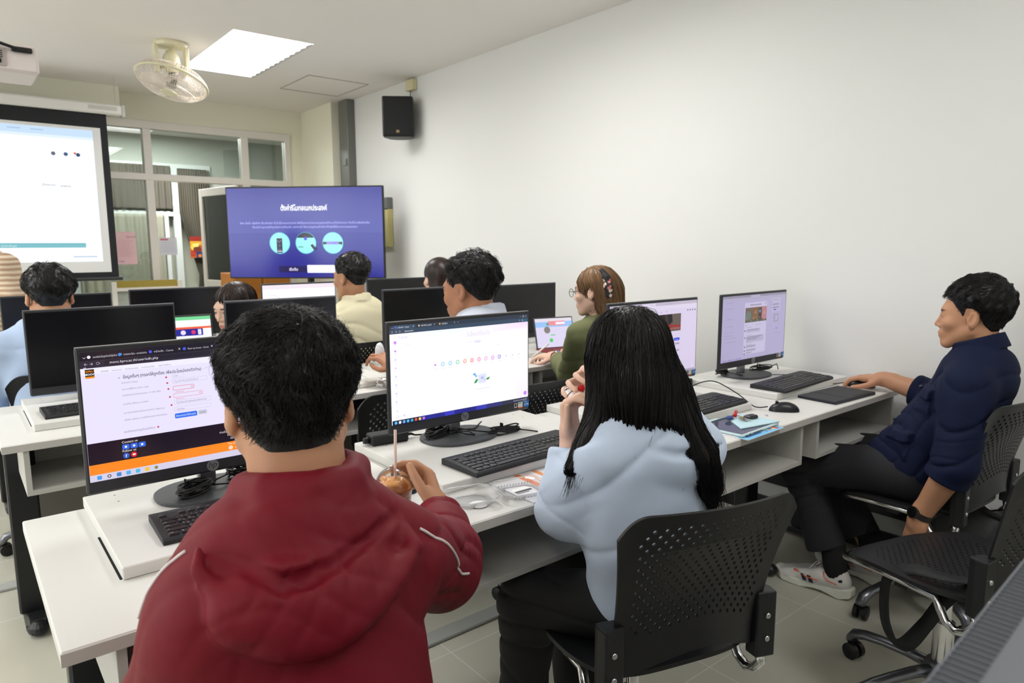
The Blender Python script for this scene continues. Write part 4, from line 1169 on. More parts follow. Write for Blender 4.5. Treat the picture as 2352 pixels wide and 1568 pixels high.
def cable_on(t, pts, r=.0018, name='cable', col=(22, 22, 24)):
    """pts in world coordinates, smoothed"""
    P = [Vector(p) for p in pts]
    out = []
    for i in range(len(P) - 1):
        p0 = P[max(i - 1, 0)]; p1 = P[i]; p2 = P[i + 1]; p3 = P[min(i + 2, len(P) - 1)]
        for k in range(8):
            s = k / 8
            out.append(.5 * ((2 * p1) + (-p0 + p2) * s + (2 * p0 - 5 * p1 + 4 * p2 - p3) * s * s + (-p0 + 3 * p1 - 3 * p2 + p3) * s ** 3))
    out.append(P[-1])
    m = MB()
    if t is not None:
        c, s_ = math.cos(-t.rotation_euler.z), math.sin(-t.rotation_euler.z); L = t.location
        out = [((q.x - L.x) * c - (q.y - L.y) * s_, (q.x - L.x) * s_ + (q.y - L.y) * c, q.z - L.z) for q in out]
    m.tube(out, r, 8)
    return m.build(name, mat('cable_%d' % col[0], rgb(*col), rough=.45), t, smooth=True)
t = mouse('glossy black mouse above the key ring on the right desk', 2.33, 1.283, .7504, math.radians(42))
cable_on(t, [(2.29, 1.325, .765), (2.275, 1.37, .760), (2.265, 1.44, .80), (2.23, 1.52, .838), (2.17, 1.57, .82), (2.13, 1.60, .777)], r=.0022)
t = mouse('black mouse under the hand of the person in the navy shirt', 2.985, 1.30, .7504, math.radians(25))
cable_on(t, [(2.965, 1.35, .765), (2.90, 1.42, .757), (2.86, 1.50, .79), (2.82, 1.56, .785), (2.80, 1.62, .779)])
t = mouse('black mouse half hidden behind the domed drink cup', .835, 1.47, .7504, math.radians(10))
cable_on(t, [(.828, 1.52, .765), (.80, 1.58, .756), (.77, 1.62, .780), (.70, 1.70, .779)])

# ------------------------------------------------------------------ power bricks and coiled leads
def brick(label, x, y, z, rz):
    t = thing('power_adapter', label, 'power adapter', (x, y, z), rz)
    m = MB(); m.box(-.058, .058, -.026, .026, 0, .031, bev=.004); m.build('adapter_body', mat('adapter_black', rgb(30, 31, 34), rough=.5), t)
    m = MB(); m.tube([(.058, 0, .014), (.078, 0, .013), (.09, .0, .007), (.13, -.005, .004)], [.006, .004, .0025, .0025], 8); m.tube([(-.058, 0, .014), (-.075, 0, .014)], [.011, .009], 8); m.build('adapter_lead', mat('cable_22', rgb(22, 22, 24), rough=.45), t, smooth=True)
    return t
brick('black power brick behind the stand of the orange-page monitor', .645, 1.782, .7751, math.radians(-8))
brick('black power brick beside the white-page monitor base', .975, 1.785, .7751, math.radians(-6))
brick('black power brick between the two right-hand monitors', 2.40, 1.80, .7504, math.radians(4))
def coil(label, x, y, z, seed, rx=.05, ry=.028, n=9, tail=None, rz=0.0):
    rnd = random.Random(seed)
    pts = []
    for k in range(n * 16):
        a = 2 * PI * k / 16
        jr = 1 + .12 * math.sin(k * .37 + seed) + .08 * math.sin(k * 1.3)
        pts.append((rx * jr * math.cos(a) + .004 * math.sin(k * .21), ry * jr * math.sin(a), .008 + .012 * (0.5 + .5 * math.sin(k * .11 + seed)) + .006 * math.sin(a + k * .05)))
    t = thing('cable_coil', label, 'cable', (x, y, z), rz)
    m = MB(); m.tube(pts, .0022, 6); m.build('loops', mat('cable_22', rgb(22, 22, 24), rough=.45), t, smooth=True)
    m = MB(); m.tube([(0, ry * .6, .004), (0, ry * .6, .03), (0, ry * 1.3, .03), (0, ry * 1.3, .004)], .003, 6, closed=True); m.build('tie', M_black_p, t)
    if tail:
        m = MB()
        for tl in tail: m.tube(tl, .0022, 6)
        m.build('tails', mat('cable_22', rgb(22, 22, 24), rough=.45), t, smooth=True)
    return t
zb = .7751 + .009
coil('tangled black cable coil left of the neck on the orange-page monitor base', .405, 1.665, zb, 1, .040, .024, 12, [[(.03, 0, .01), (.07, -.03, .006), (.10, -.05, .002), (.13, -.055, .002)], [(.03, .0, .012), (.08, -.01, .02), (.12, .02, .008), (.17, .06, .004)]], rz=.5)
coil('small black cable coil right of the neck on the orange-page monitor base', .525, 1.72, zb, 2, .030, .018, 8)
coil('black cable bundle left of the neck on the white-page monitor base', 1.105, 1.715, zb, 3, .045, .018, 11, [[(.03, 0, .01), (.05, -.03, .01), (.055, -.07, .004), (.07, -.09, .002), (.085, -.06, .004), (.05, -.02, .01)], [(.03, 0, .01), (.06, -.02, .01), (.12, -.05, .003), (.2, -.02, .004)]], rz=.3)
coil('flat black cable bundle at the right end of the white-page monitor base', 1.295, 1.63, zb - .008, 4, .050, .014, 8, [[(.04, 0, .01), (.08, -.02, .004), (.1, -.04, .002)], [(-.04, 0, .01), (-.1, .02, .02), (-.15, .05, .03)]], rz=-.15)
coil('black cable bundle left of the base of the monitor nearest the wall', 2.62, 1.745, zb, 5, .030, .018, 9, [[(.02, 0, .01), (.03, -.04, .006), (.04, -.08, .002)]])
coil('loose black cable loops behind the base of the monitor nearest the wall', 2.87, 1.70, .7755, 6, .055, .025, 5, [[(.05, 0, .02), (.08, 0, .03), (.09, -.0, .004)]], rz=-.4)
# ------------------------------------------------------------------ smooth body shapes (distance fields turned into meshes)
def A3(*p):
    return np.array(p, dtype=np.float64)

def sd_seg(P, a, b, ra, rb=None):
    a = np.asarray(a, float); b = np.asarray(b, float); rb = ra if rb is None else rb
    ab = b - a; L2 = max(float(ab @ ab), 1e-12)
    t = np.clip(((P - a) @ ab) / L2, 0, 1)
    return np.linalg.norm(P - a - t[:, None] * ab, axis=1) - (ra + (rb - ra) * t)

def sd_chain(P, pts, rs, k=0.0):
    d = None
    for i in range(len(pts) - 1):
        e = sd_seg(P, pts[i], pts[i + 1], rs[i], rs[i + 1])
        d = e if d is None else (np.minimum(d, e) if k == 0 else smin(d, e, k))
    return d

def sd_ell(P, c, r, R=None):
    q = P - np.asarray(c, float)
    if R is not None: q = q @ R
    r = np.asarray(r, float)
    k0 = np.linalg.norm(q / r, axis=1); k1 = np.linalg.norm(q / (r * r), axis=1)
    return np.where(k1 > 1e-9, k0 * (k0 - 1.0) / np.maximum(k1, 1e-9), -r.min())

def sd_box(P, c, h, R=None, r=0.0):
    q = P - np.asarray(c, float)
    if R is not None: q = q @ R
    q = np.abs(q) - (np.asarray(h, float) - r)
    return np.linalg.norm(np.maximum(q, 0), axis=1) + np.minimum(q.max(axis=1), 0) - r

def smin(a, b, k):
    h = np.clip(0.5 + 0.5 * (b - a) / k, 0, 1)
    return b * (1 - h) + a * h - k * h * (1 - h)

def smax(a, b, k):
    return -smin(-a, -b, k)

def sdU(ds, k):
    d = ds[0]
    for e in ds[1:]: d = smin(d, e, k)
    return d

def rot(ax=0.0, ay=0.0, az=0.0):
    """columns = local axes in world; degrees; applied x then y then z"""
    ax, ay, az = (math.radians(v) for v in (ax, ay, az))
    cx, sx, cy, sy, cz, sz = math.cos(ax), math.sin(ax), math.cos(ay), math.sin(ay), math.cos(az), math.sin(az)
    Rx = np.array([[1, 0, 0], [0, cx, -sx], [0, sx, cx]]); Ry = np.array([[cy, 0, sy], [0, 1, 0], [-sy, 0, cy]]); Rz = np.array([[cz, -sz, 0], [sz, cz, 0], [0, 0, 1]])
    return Rz @ Ry @ Rx

def wav(P, f, seed):
    """cheap smooth noise, about -1..1"""
    r = np.random.RandomState(seed); out = np.zeros(len(P))
    Q = P * f
    for i in range(5):
        d = r.randn(3); d /= np.linalg.norm(d); ph = r.rand() * 6.28; g = 1 + .6 * r.rand()
        out += np.sin(g * (Q @ d) + ph + 0.9 * np.sin((Q @ r.randn(3)) * .6 + r.rand() * 6))
    return out / 3.0

def folds(P, direction, f, seed, warp=1.2):
    """sharp-crested creases running across DIRECTION; 0..1"""
    d = np.asarray(direction, float); d = d / np.linalg.norm(d)
    s = (P @ d) * f + warp * wav(P, f * .35, seed)
    m = .55 + .45 * wav(P, f * .22, seed + 50)
    return (1 - np.abs(np.sin(s))) ** 3.5 * np.clip(m * 1.5, .15, 1.3)

def cam_hit(px, py, fn, t0=.3, t1=6):
    """(design aid) first surface point along a view ray"""
    f_ = 1586.0
    F = np.array(_F); R2 = np.array(_R2); U2 = np.array(_U2)
    d = F + R2 * (px - 1176) / f_ - U2 * (py - 784) / f_
    d /= np.linalg.norm(d); o = A3(0, 0, 1.357); t = t0
    for _ in range(400):
        v = float(fn((o + d * t)[None])[0])
        if v < 5e-4: return o + d * t
        t += max(v * .6, 5e-4)
        if t > t1: return None

def sdf_grid(fn, lo, hi, vox, B=8, margin=2.2):
    lo = np.asarray(lo, float); hi = np.asarray(hi, float)
    nb = np.ceil((hi - lo) / (vox * B)).astype(int)
    c = [lo[i] + (np.arange(nb[i]) + .5) * B * vox for i in range(3)]
    G = np.stack(np.meshgrid(*c, indexing='ij'), -1).reshape(-1, 3)
    d = np.concatenate([fn(G[i:i + 200000]) for i in range(0, len(G), 200000)])
    rad = B * vox * .87 * margin
    near = np.abs(d) < rad
    arr = np.where(d > 0, 1.0, -1.0).astype(np.float32).reshape(nb)
    arr = np.repeat(np.repeat(np.repeat(arr, B, 0), B, 1), B, 2) * np.float32(vox * 3)
    idx = np.argwhere(near.reshape(nb))
    off = np.stack(np.meshgrid(*[np.arange(B)] * 3, indexing='ij'), -1).reshape(-1, 3)
    for s in range(0, len(idx), 300):
        I = idx[s:s + 300]
        ijk = (I[:, None, :] * B + off[None]).reshape(-1, 3)
        v = fn(lo + (ijk + .5) * vox)
        arr[ijk[:, 0], ijk[:, 1], ijk[:, 2]] = np.clip(v, -vox * 3, vox * 3)
    return arr, lo

def sdf_mesh(name, fn, lo, hi, vox, mats, parent=None, base=(0, 0, 0), colfn=None, B=8, smooth=2, margin=1.6):
    arr, lo = sdf_grid(fn, lo, hi, vox, B, margin)
    g = vdb.FloatGrid(vox * 3)
    g.copyFromArray(arr, tolerance=0.0)
    pts, quads = g.convertToQuads(0.0)
    pts = pts.astype(np.float64)
    pts = lo + (pts + .5) * vox
    # vertex smoothing
    nq = len(quads)
    if nq == 0: raise RuntimeError('empty ' + name)
    for _ in range(smooth):
        acc = np.zeros_like(pts); cnt = np.zeros(len(pts))
        for a, b in ((0, 1), (1, 2), (2, 3), (3, 0)):
            np.add.at(acc, quads[:, a], pts[quads[:, b]]); np.add.at(acc, quads[:, b], pts[quads[:, a]])
            np.add.at(cnt, quads[:, a], 1); np.add.at(cnt, quads[:, b], 1)
        pts = pts * .5 + .5 * acc / np.maximum(cnt, 1)[:, None]
    W_ = pts.copy()
    pts = pts - np.asarray(base, float)
    me = bpy.data.meshes.new(name)
    me.vertices.add(len(pts)); me.vertices.foreach_set('co', pts.astype(np.float32).ravel())
    me.loops.add(nq * 4); me.loops.foreach_set('vertex_index', quads[:, ::-1].astype(np.int32).ravel())
    me.polygons.add(nq); me.polygons.foreach_set('loop_start', np.arange(0, nq * 4, 4, dtype=np.int32))
    me.update(calc_edges=True)
    me.polygons.foreach_set('use_smooth', np.ones(nq, dtype=bool))
    if not isinstance(mats, (list, tuple)): mats = [mats]
    for m_ in mats: me.materials.append(m_)
    if colfn is not None:
        c = colfn(W_)
        at = me.color_attributes.new('col', 'FLOAT_COLOR', 'POINT')
        at.data.foreach_set('color', np.concatenate([c, np.ones((len(c), 1))], 1).astype(np.float32).ravel())
    o = bpy.data.objects.new(name, me); COL.objects.link(o)
    if parent is not None: o.parent = parent
    return o

def sd_grad(fn, P, e=1e-3):
    g = np.zeros_like(P)
    for i in range(3):
        q = np.zeros(3); q[i] = e
        g[:, i] = fn(P + q) - fn(P - q)
    return g / np.maximum(np.linalg.norm(g, axis=1, keepdims=True), 1e-9)

def strand_mesh(name, paths, r0, r1, material, parent=None, base=(0, 0, 0)):
    """paths [N,S,3] -> thin three-sided hairs in one mesh"""
    N, S, _ = paths.shape
    paths = paths - np.asarray(base, float)
    T = np.gradient(paths, axis=1); T /= np.maximum(np.linalg.norm(T, axis=2, keepdims=True), 1e-9)
    up = np.tile(A3(.3, .2, 1), (N, S, 1)); a = np.cross(T, up); a /= np.maximum(np.linalg.norm(a, axis=2, keepdims=True), 1e-9)
    b = np.cross(T, a)
    r = (r0 + (r1 - r0) * np.linspace(0, 1, S) ** 1.5)[None, :, None]
    ring = np.stack([paths + r * (a * math.cos(2 * PI * k / 3) + b * math.sin(2 * PI * k / 3)) for k in range(3)], 2)
    vs = ring.reshape(-1, 3)
    i = np.arange(N)[:, None, None] * S * 3; j = np.arange(S - 1)[None, :, None] * 3; k = np.arange(3)[None, None, :]
    q = np.stack([i + j + k, i + j + (k + 1) % 3, i + j + 3 + (k + 1) % 3, i + j + 3 + k], -1).reshape(-1, 4)
    me = bpy.data.meshes.new(name)
    me.vertices.add(len(vs)); me.vertices.foreach_set('co', vs.astype(np.float32).ravel())
    me.loops.add(len(q) * 4); me.loops.foreach_set('vertex_index', q.astype(np.int32).ravel())
    me.polygons.add(len(q)); me.polygons.foreach_set('loop_start', np.arange(0, len(q) * 4, 4, dtype=np.int32))
    me.update(calc_edges=True); me.polygons.foreach_set('use_smooth', np.ones(len(q), dtype=bool))
    me.materials.append(material)
    o = bpy.data.objects.new(name, me); COL.objects.link(o)
    if parent is not None: o.parent = parent
    return o

def comb_strands(fn, roots, dirfn, length, S, seed, lift=.003, jitter=.25, wave=0.0, tiplift=.0, coh=0.0):
    """hairs that start on the surface fn=0 at ROOTS and follow DIRFN, hugging the surface"""
    r = np.random.RandomState(seed)
    P = roots.copy(); N = len(P)
    L = length * (0.7 + .6 * r.rand(N)) if np.isscalar(length) else length
    out = [P.copy()]
    jit = r.randn(N, 3) * jitter
    for s in range(1, S):
        g = sd_grad(fn, P); d = dirfn(P) + jit + coh * np.stack([wav(P, 55, seed + 7), wav(P, 55, seed + 8), wav(P, 55, seed + 9)], 1)
        d = d - g * np.sum(d * g, axis=1, keepdims=True)
        d /= np.maximum(np.linalg.norm(d, axis=1, keepdims=True), 1e-6)
        if wave: d = d + wave * r.randn(N, 3)
        P = P + d * (L / (S - 1))[:, None]
        dist = fn(P)
        g = sd_grad(fn, P)
        t = s / (S - 1)
        target = lift * math.sin(PI * min(1, t * 1.1)) + tiplift * t * t * (.2 + r.rand(N))
        P = P - g * (dist - target)[:, None] * .8
        out.append(P.copy())
    return np.stack(out, 1)

def surface_points(fn, lo, hi, n, seed, cond=None):
    r = np.random.RandomState(seed); got = []; c = 0
    lo = np.asarray(lo, float); hi = np.asarray(hi, float)
    for _ in range(60):
        P = lo + (hi - lo) * r.rand(60000, 3)
        d = fn(P); m = np.abs(d) < .012; P = P[m]; d = d[m]
        if len(P) == 0: continue
        g = sd_grad(fn, P); P = P - g * d[:, None]; P = P - sd_grad(fn, P) * fn(P)[:, None]
        if cond is not None: P = P[cond(P)]
        got.append(P); c += len(P)
        if c >= n: break
    return np.concatenate(got)[:n]

# ---- head in its own frame: origin between the ears, x right, y to the face, z up
def head_local(q, male=True, full=1.0):
    jw = 1.0 if male else .93
    d = sd_ell(q, (0, -.014, .032), (.0745, .094, .082))
    d = smin(d, sd_ell(q, (0, .030, -.022), (.061 * jw * full, .062, .078)), .03)
    for s in (-1, 1):
        d = smin(d, sd_seg(q, (s * .056 * jw * full, .000, -.050), (s * .018, .068, -.096), .016, .014), .028)
        d = smin(d, sd_ell(q, (s * .040, .062, -.022), (.022, .020, .018)), .02)
    d = smin(d, sd_ell(q, (0, .076, -.094), (.022, .016, .016)), .02)
    d = smin(d, sd_seg(q, (-.030, .076, .024), (.030, .076, .024), .012), .018)
    for s in (-1, 1):
        d = smax(d, -sd_ell(q, (s * .031, .098, .004), (.017, .020, .012)), .012)
        d = smin(d, sd_ell(q, (s * .031, .074, .003), (.0145, .0145, .0125)), .003)
        d = smin(d, sd_seg(q, (s * .018, .083, .011), (s * .045, .075, .010), .0035), .006)
    d = smin(d, sd_seg(q, (0, .084, .010), (0, .104, -.028), .0065, .0095), .010)
    for s in (-1, 1): d = smin(d, sd_ell(q, (s * .0125, .093, -.033), (.008, .010, .007)), .006)
    d = smin(d, sd_ell(q, (0, .080, -.062), (.028, .018, .022)), .014)
    d = smin(d, sd_ell(q, (0, .094, -.0565), (.021, .0085, .0052)), .005)
    d = smin(d, sd_ell(q, (0, .092, -.0685), (.019, .0085, .0062)), .005)
    d = smax(d, -sd_seg(q, (-.022, .101, -.0622), (.022, .101, -.0622), .0022), .004)
    for s in (-1, 1):   # ears
        Re = rot(12, 0, s * -22)
        e = sd_ell(q, (s * .079, -.012, -.006), (.0085, .018, .031), Re)
        e = smax(e, -sd_ell(q, (s * .0865, -.008, -.002), (.006, .010, .020), Re), .005)
        e = smin(e, sd_ell(q, (s * .076, .003, -.008), (.006, .006, .008)), .005)
        e = smin(e, sd_ell(q, (s * .077, -.006, -.032), (.006, .009, .009)), .006)
        d = smin(d, e, .004)
    return d

def skin_colours(q, base, lips, brow=None):
    """vertex colours in head frame"""
    c = np.tile(np.array(base), (len(q), 1))
    m = np.clip(1.6 - sd_norm(q, (0, .098, -.0625), (.023, .014, .013)) * 1.6, 0, 1)[:, None]
    c = c * (1 - m * .8) + np.array(lips) * m * .8
    if brow is not None:
        for s in (-1, 1):
            m = np.clip(3 * (1.15 - sd_norm(q, (s * .031, .083, .024), (.019, .016, .0045))), 0, 1)[:, None]
            c = c * (1 - m) + np.array(brow) * m
            m = np.clip(3 * (1.1 - sd_norm(q, (s * .031, .090, .0035), (.012, .010, .0042))), 0, 1)[:, None]
            c = c * (1 - m) + np.array((.03, .02, .02)) * m
    return c

def sd_norm(q, c, r):
    return np.linalg.norm((q - np.asarray(c, float)) / np.asarray(r, float), axis=1)

def hand_sdf(P, wrist, R, curl=(20, 30, 20), spread=6, side=1, thumb=(35, 30, 20), size=1.0, curls=None):
    """R columns: x towards the thumb side (side=+1), y to the fingertips, z out of the back of the hand"""
    q = (P - np.asarray(wrist, float)) @ R / size
    q = q * np.array([side, 1, 1])
    d = sd_box(q, (0, .048, 0), (.039, .043, .0135), None, .013)
    d = smin(d, sd_seg(q, (0, -.03, 0), (0, .02, 0), .026, .028), .02)
    bases = [(.030, .088, .002), (.010, .093, .004), (-.011, .089, .003), (-.030, .080, 0)]
    lens = [(.040, .025, .020), (.045, .028, .021), (.041, .026, .020), (.032, .019, .018)]
    for i, (b, L) in enumerate(zip(bases, lens)):
        c = curls[i] if curls else curl
        a = 0; p = np.array(b); yaw = math.radians((1.3 - i) * spread)
        pts = [p]
        for l, cc in zip(L, c):
            a += math.radians(cc)
            p = p + l * np.array([math.sin(yaw) * math.cos(a), math.cos(yaw) * math.cos(a), -math.sin(a)]); pts.append(p)
        d = smin(d, sd_chain(q, pts, [.0095, .0088, .0080, .0072]), .006)
    tb = np.array((.026, .018, -.006)); a1, a2, a3 = (math.radians(v) for v in thumb)
    p = tb; pts = [p]
    dirs = [(math.sin(a1), math.cos(a1) * .8, -.35), (math.sin(a1 - a2), math.cos(a1 - a2), -.25), (math.sin(a1 - a2 - a3), math.cos(a1 - a2 - a3), -.15)]
    for l, dv in zip((.040, .032, .026), dirs):
        dv = np.array(dv); dv = dv / np.linalg.norm(dv); p = p + l * dv; pts.append(p)
    d = smin(d, sd_chain(q, pts, [.016, .0115, .0100, .0085]), .010)
    return d * size

def hand_frame(ydir, zdir):
    """right-handed frame for side=+1 with x = y cross z"""
    y = np.asarray(ydir, float); y /= np.linalg.norm(y); z = np.asarray(zdir, float); z = z - y * (y @ z); z /= np.linalg.norm(z)
    return np.stack([np.cross(y, z), y, z], 1)

def hair_cap(q, thick=.014, hl=((-.12, -.075), (-.06, -.060), (-.03, -.03), (-.012, .022), (.012, .022), (.022, -.005), (.034, .02), (.06, .052), (.075, .062), (.12, .075)), rough=.002, seed=3, puff=(0, 0, 0), side_in=0.0, under=None):
    """short hair in head frame"""
    h = np.interp(q[:, 1], [a for a, _ in hl], [b for _, b in hl])
    above = q[:, 2] - h
    th = thick * np.clip(above / .075, .06, 1)
    if side_in: th = th * (1 - side_in * np.clip((.035 - q[:, 2]) / .05, 0, 1) * np.clip(np.abs(q[:, 0]) / .05 - .3, 0, 1))
    base = sd_ell(q, (0, -.014, .032), (.0745, .094, .082))
    base = smin(base, sd_ell(q, (0, .030, -.022), (.060, .060, .078)), .03)
    base = smin(base, sd_ell(q, (puff[0], -.03 + puff[1], .045 + puff[2]), (.075, .080, .070)), .02)
    if under is not None: base = smin(base, under, .03)
    d = base - th + (rough * wav(q, 160, seed) + rough * wav(q, 60, seed + 1)) * np.clip(above / .06, 0, 1)
    d = smax(d, -above * .8, .006)
    return d
# ------------------------------------------------------------------ perforated swivel chairs
M_shell = mat('chair_shell', rgb(27, 28, 31), rough=.42, bump=.12, bscale=1500, bdist=.0006)
M_caster = mat('caster_black', rgb(18, 18, 19), rough=.4)
M_arm = mat('base_metal', rgb(120, 122, 128), rough=.28, metal=.85)
def perforated(nu, nv, fmap, inside, hr, pitch):
    """grid of cells over (0..nu)x(0..nv); every second cell inside the field carries a round hole. fmap maps cell coords to 3D"""
    mb = MB(); idx = {}; vs = []; fs = []
    def vid(a, b):
        k = (round(a * 1000), round(b * 1000))
        if k not in idx: idx[k] = len(vs); vs.append(fmap(a, b))
        return idx[k]
    for i in range(nu):
        for j in range(nv):
            per = [vid(i + a, j + b) for a, b in ((0, 0), (.5, 0), (1, 0), (1, .5), (1, 1), (.5, 1), (0, 1), (0, .5))]
            if (i + j) % 2 == 0 and inside((i + .5) / nu, (j + .5) / nv):
                r = hr / pitch
                hole = []
                for k in range(8):
                    a = math.radians(225 + 45 * k)
                    hole.append(vid(i + .5 + r * math.cos(a), j + .5 + r * math.sin(a)))
                for k in range(8):
                    fs.append((per[k], per[(k + 1) % 8], hole[(k + 1) % 8], hole[k]))
            else:
                fs.append(tuple(per))
    mb.add(vs, fs)
    return mb
_chair = None
def chair(label, x, y, rz, lift=0.0):
    global _chair
    if _chair is not None:
        return dup(_chair, (x, y, 0), rz, label)
    t = thing('swivel_chair', label, 'chair', (x, y, 0), rz)
    def bmap(a, b, nu=40, nv=30):
        u = a / nu * 2 - 1; v = b / nv
        hw = .196 + .026 * v ** 1.3 - .012 * math.sin(PI * v)
        au = abs(u)
        zt = .842 - .045 * max(0, (au - .72) / .28) ** 2.4 + .006 * (1 - u * u)
        zb = .455 + .055 * (1 - u * u) ** 1.5 - .0
        z = zb + (zt - zb) * v
        y = -.200 - .050 * (1 - u * u) - .075 * v ** 1.4 + .025 * math.sin(PI * min(1, v * 1.3)) * (1 - u * u)
        return (hw * u, y, z)
    def binside(u, v):
        uu = abs(u * 2 - 1)
        return uu < .86 and .20 < v < .94 and (uu / .84) ** 6 + ((v - .57) / .375) ** 6 < 1.0
    mb = perforated(36, 26, lambda a, b: bmap(a, b, 36, 26), binside, .0045, .0122)
    o = mb.build('backrest', M_shell, t)
    md = o.modifiers.new('solid', 'SOLIDIFY'); md.thickness = .006; md.offset = 0
    def smap(a, b, nu=38, nv=36):
        u = a / nu * 2 - 1; v = b / nv * 2 - 1
        hw = .232 - .03 * max(0, -v) ** 2 - .02 * max(0, v) ** 3
        # squircle blend
        x = u * hw * math.sqrt(max(0, 1 - .22 * v ** 4)); y = .0 + v * .205 * math.sqrt(max(0, 1 - .22 * u ** 4))
        z = .455 - .016 * (1 - u * u) * (1 - v * v) - .030 * max(0, v) ** 3 - .004
        return (x, y, z)
    def sinside(u, v):
        return abs(u - .5) ** 4 + abs(v - .5) ** 4 < .385 ** 4
    mb = perforated(38, 36, smap, sinside, .0032, .0122)
    o = mb.build('seat', M_shell, t)
    md = o.modifiers.new('solid', 'SOLIDIFY'); md.thickness = .010; md.offset = 0
    for s in (-1, 1):
        m = MB()
        pr = [(-.012, -.02), (.036, -.026), (.040, .0), (.036, .020), (-.012, .016)]
        m.prism([(s * (.185 + a), -.210 + b) for a, b in (pr if s > 0 else pr[::-1])], .43, .585)
        b_ = m.build('bracket', M_shell, t, bevel=.004)
        m = MB()
        for zz in (.475, .53): m.ball((s * (.185 + .014), -.2345, zz), (.007, .004, .007), 12)
        m.build('screw', M_screw, b_, smooth=True)
        m = MB()
        pts = [(s * .206, -.205, .44), (s * .206, -.210, .405), (s * .206, -.192, .378), (s * .206, -.165, .366), (s * .205, -.135, .378), (s * .204, -.118, .405), (s * .20, -.10, .428), (s * .205, .0, .432), (s * .205, .12, .428), (s * .19, .19, .415), (s * .12, .20, .412), (0, .20, .412)]
        m.tube(pts, .0115, 14); m.build('frame_tube', M_chrome, t, smooth=True)
    m = MB(); m.box(-.20, .20, -.02, .02, .405, .425); m.box(-.07, .07, -.09, .09, .375, .41, bev=.01); m.tube([(.05, 0, .39), (.22, .02, .385)], .005); m.box(.20, .24, .005, .035, .378, .392, bev=.004); m.build('mechanism', M_black_p, t)
    m = MB(); m.cyl(0, 0, .11, .26, .028); m.build('column_cover', M_chrome, t, smooth=True, auto=.6)
    m = MB(); m.cyl(0, 0, .26, .38, .017); m.build('gas_column', M_chrome, t, smooth=True, auto=.6)
    m = MB(); m.lathe([(0, .075), (.045, .078), (.048, .11), (.038, .135), (0, .138)], n=24); hub = m.build('base_hub', M_arm, t, smooth=True, auto=.6)
    for k in range(5):
        a = 2 * PI * k / 5 + .45
        m = MB(); pts = []; rs = []
        for s_, z_, r_ in ((.03, .112, .021), (.10, .112, .019), (.17, .106, .018), (.23, .097, .019), (.265, .085, .021), (.278, .066, .020), (.280, .056, .018)):
            pts.append((s_ * math.cos(a), s_ * math.sin(a), z_)); rs.append(r_)
        m.tube(pts, rs, 14, flat=.8); m.build('base_arm', M_arm, t, smooth=True)
        cx, cy = .28 * math.cos(a), .28 * math.sin(a); aa = a + 1.1 + .4 * k
        m = MB(); dx, dy = math.cos(aa), math.sin(aa)
        for s_ in (-1, 1):
            p0 = Vector((cx + dx * s_ * .006 - dy * .012, cy + dy * s_ * .006 + dx * .012, .027)); p1 = Vector((cx + dx * s_ * .024 - dy * .012, cy + dy * s_ * .024 + dx * .012, .027))
            m.tube([p0, p0 * .9 + p1 * .1, p0 * .1 + p1 * .9, p1], [.022, .0265, .0265, .021], 20)
        m.tube([(cx, cy, .055), (cx - dy * .006, cy + dx * .006, .035)], [.012, .010], 10)
        m.build('caster', M_caster, t, smooth=True, auto=.7)
    _chair = t
    return t
R_ = math.radians
chair('black perforated chair of the long-haired person in pale blue', 1.236, 1.042, R_(-16.6))
chair('empty black perforated chair near the right edge, with a strap over its seat', 2.175, .665, R_(-16))
chair('black chair of the person in the navy shirt, backed by the wall', 2.735, .955, R_(-4))
chair('black perforated chair in the middle row, behind the red jacket person\'s head', 1.24, 2.42, R_(6))
chair('black perforated chair occupied by the cream blazer person', 1.70, 3.60, R_(2))
chair('black perforated chair occupied by the blue-shirted person on the left', .36, 3.62, R_(0))
chair('black chair under the person with the pale collar', 1.70, 2.20, R_(-4))
chair('black chair under the person in the olive shirt', 2.42, 2.22, R_(-12))
chair('black chair under the person in the red jacket, barely showing', .40, .72, R_(4))
# ------------------------------------------------------------------ people
SKIN_A = rgb(190, 140, 108); SKIN_B = rgb(228, 188, 166); SKIN_C = rgb(176, 122, 92)
M_skin = vcol_mat('skin', .48, sss=.12, spec=.35, bump=.06, bscale=500)
M_hair = mat('hair_black', rgb(22, 20, 21), rough=.36, spec=.4)
M_hairb = mat('hair_dark_brown', rgb(44, 32, 28), rough=.36, spec=.4)
M_hairg = mat('hair_light_brown', rgb(128, 96, 66), rough=.38, spec=.4)
M_nail = mat('nail_white', rgb(240, 226, 222), rough=.2)

def lerp(a, b, t): return np.asarray(a, float) * (1 - t) + np.asarray(b, float) * t
def uv3(a):
    a = np.asarray(a, float); return a / np.linalg.norm(a)

